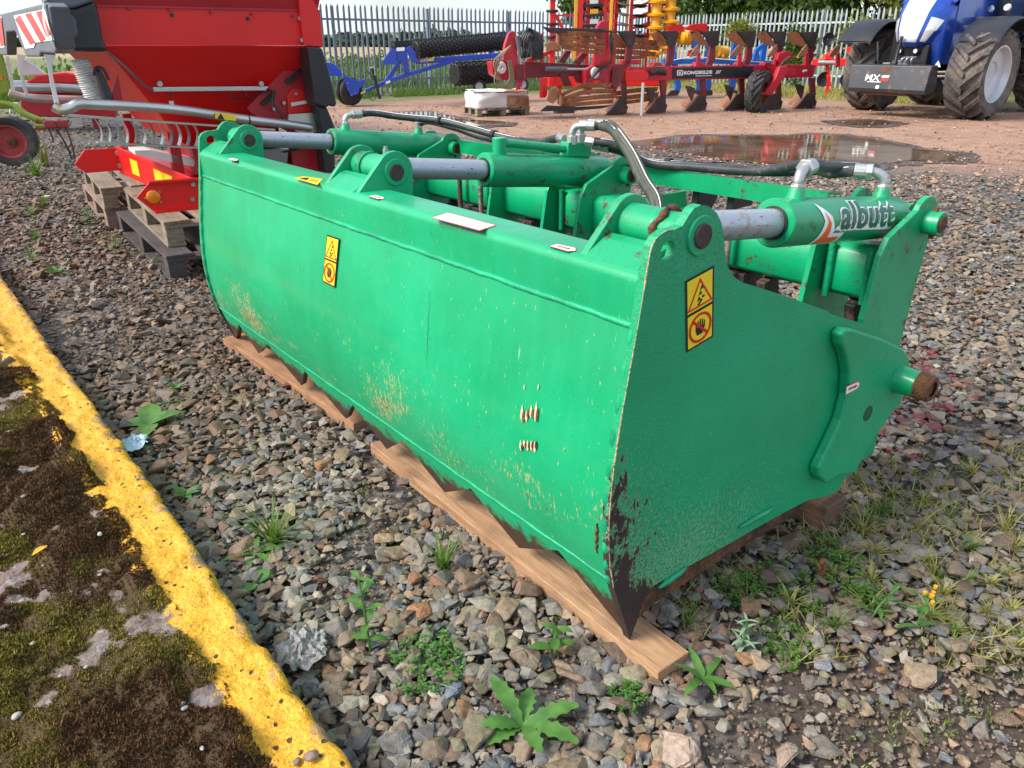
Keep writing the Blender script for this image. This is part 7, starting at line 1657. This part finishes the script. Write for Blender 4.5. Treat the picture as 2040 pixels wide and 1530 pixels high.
# ---- litter
def lump(name, label, u, v, spx_, col, seed, flat=.35, cat='litter', z=.01):
    am = 1.3
    p = G(u, v); k = ppu(u, v); fr = Frame((p[0], p[1], z), (1, 0, 0)); m = MB(); R = spx_ * k
    m.grid(lambda a, b: (R * b * cos(a) * (1 + am * (float(fbm(cos(a) * 2.6 + 5, sin(a) * 2.6 + 5, seed, 3)) - .5)), R * b * sin(a) * 1.3 * (1 + am * (float(fbm(cos(a) * 2.6 + 9, sin(a) * 2.6, seed, 3)) - .5)), R * flat * ((.55 - .25 * b) + 1.1 * (float(fbm(b * cos(a) * 6 + 3, b * sin(a) * 6 + 3, seed + 2, 3)) - .5))), np.linspace(0, 2 * pi, 49), np.linspace(0, 1, 14))
    o = m.build(name, col, None, smooth=40, normals=False); o.matrix_world = Matrix.Translation(Vector((fr.P * U).tolist())); return tag(o, label, cat)
lump('crumpled_sheet', 'crumpled grey sheet of weathered plaster lying by the kerb', 608, 1310, 46, paint('weathered_plaster', (.36, .35, .34), .8, 0, .25, (.14, .13, .12), .5, 40, .006, 90), 4, .6, 'litter', .028)
lump('plastic_scrap', 'pale blue plastic scrap caught at the kerb edge', 266, 900, 26, paint('pale_blue_plastic', (.42, .56, .66), .55, 0, .15), 8, .5, 'litter', .03)
lump('white_scrap', 'small white scrap on the dark gravel before the pallets', 92, 394, 7, M['white_pl'], 9, .5)
def twig(label, pts, r=.004, mat='bark'):
    P = [G(*q, .022) for q in pts]; c = P[0].copy(); c[2] = 0; m = MB(); m.tube([p - c for p in P], r, 6, 4); o = m.build('twig', M[mat], None, smooth=60); o.matrix_world = Matrix.Translation(Vector((c * U).tolist())); tag(o, label, 'twig')
twig('straight brown twig on gravel near the middle of the kerb', ((400, 905), (450, 896), (492, 890)))
twig('thin curved dry stalk above the broad leaves', ((292, 832), (318, 806), (366, 797)), .003, 'grass')
twig('short dark twig leaning against the kerb', ((324, 985), (328, 955), (332, 935)))
twig('black cable offcut on the gravel behind the grab boss', ((1930, 765), (1980, 778), (2030, 785)), .006)
# ---- pebbles and leaf on the slab
def on_slab(u, v):
    p = G(u, v, HK); q = kf.loc(p); return q[0], q[1]
for i, (u, v, s_, c) in enumerate(((204, 1083, 10, (.6, .58, .52)), (91, 1137, 7, (.55, .53, .5)), (38, 1436, 14, (.55, .5, .47)), (55, 910 + 100, 9, (.3, .3, .3)), (364, 1413, 11, (.33, .36, .40)), (372, 1425, 10, (.36, .37, .37)), (175, 1340, 7, (.6, .57, .52)), (122, 1352, 7, (.5, .42, .38)), (20, 870, 8, (.6, .58, .54)), (45, 1200, 8, (.5, .42, .36)), (274, 1482, 6, (.65, .62, .57)), (15, 1268, 14, (.42, .36, .36)), (72, 1300, 9, (.45, .36, .25)), (620, 1513, 22, (.36, .24, .2)), (592, 1518, 17, (.30, .22, .19)), (200, 1150, 6, (.5, .5, .5)), (50, 1075, 6, (.55, .55, .53)), (408, 1515, 9, (.6, .58, .54)))):
    a, b = on_slab(u, v); me = bpy.data.meshes.new('pebble'); sh2 = SHAPES[i % 28]; me.from_pydata((sh2.reshape(-1, 3) * U).tolist(), [], [(3 * j, 3 * j + 1, 3 * j + 2) for j in range(len(sh2))]); me.materials.append(M['stone_o'])
    bm = bmesh.new(); bm.from_mesh(me); bmesh.ops.remove_doubles(bm, verts=bm.verts[:], dist=1e-5); bmesh.ops.subdivide_edges(bm, edges=bm.edges[:], cuts=1, smooth=.55, use_grid_fill=True); bm.to_mesh(me); bm.free(); me.shade_smooth()
    o = bpy.data.objects.new('pebble', me); COL.objects.link(o); o.color = (*[q * .7 for q in c], 1); s2 = s_ * ppu(u, v) * .72; o.parent = slab; o.location = (a * U, b * U, (slab_z(a, b) + s2 * .35 + .004) * U); o.scale = (s2, s2, s2 * .7); o.rotation_euler = (0, 0, i * 1.3)
m = MB(); a, b = on_slab(100, 1108); leaf(m, (0, 0, 0), 2.2, .3, .05, .02, oval, .6, 6); o = m.build('fallen_leaf', M['yellow'], None, normals=False); o.matrix_world = slab.matrix_world @ Matrix.Translation(Vector((a * U, b * U, (slab_z(a, b) + .012) * U))); tag(o, 'small yellow fallen leaf on the moss', 'leaf')
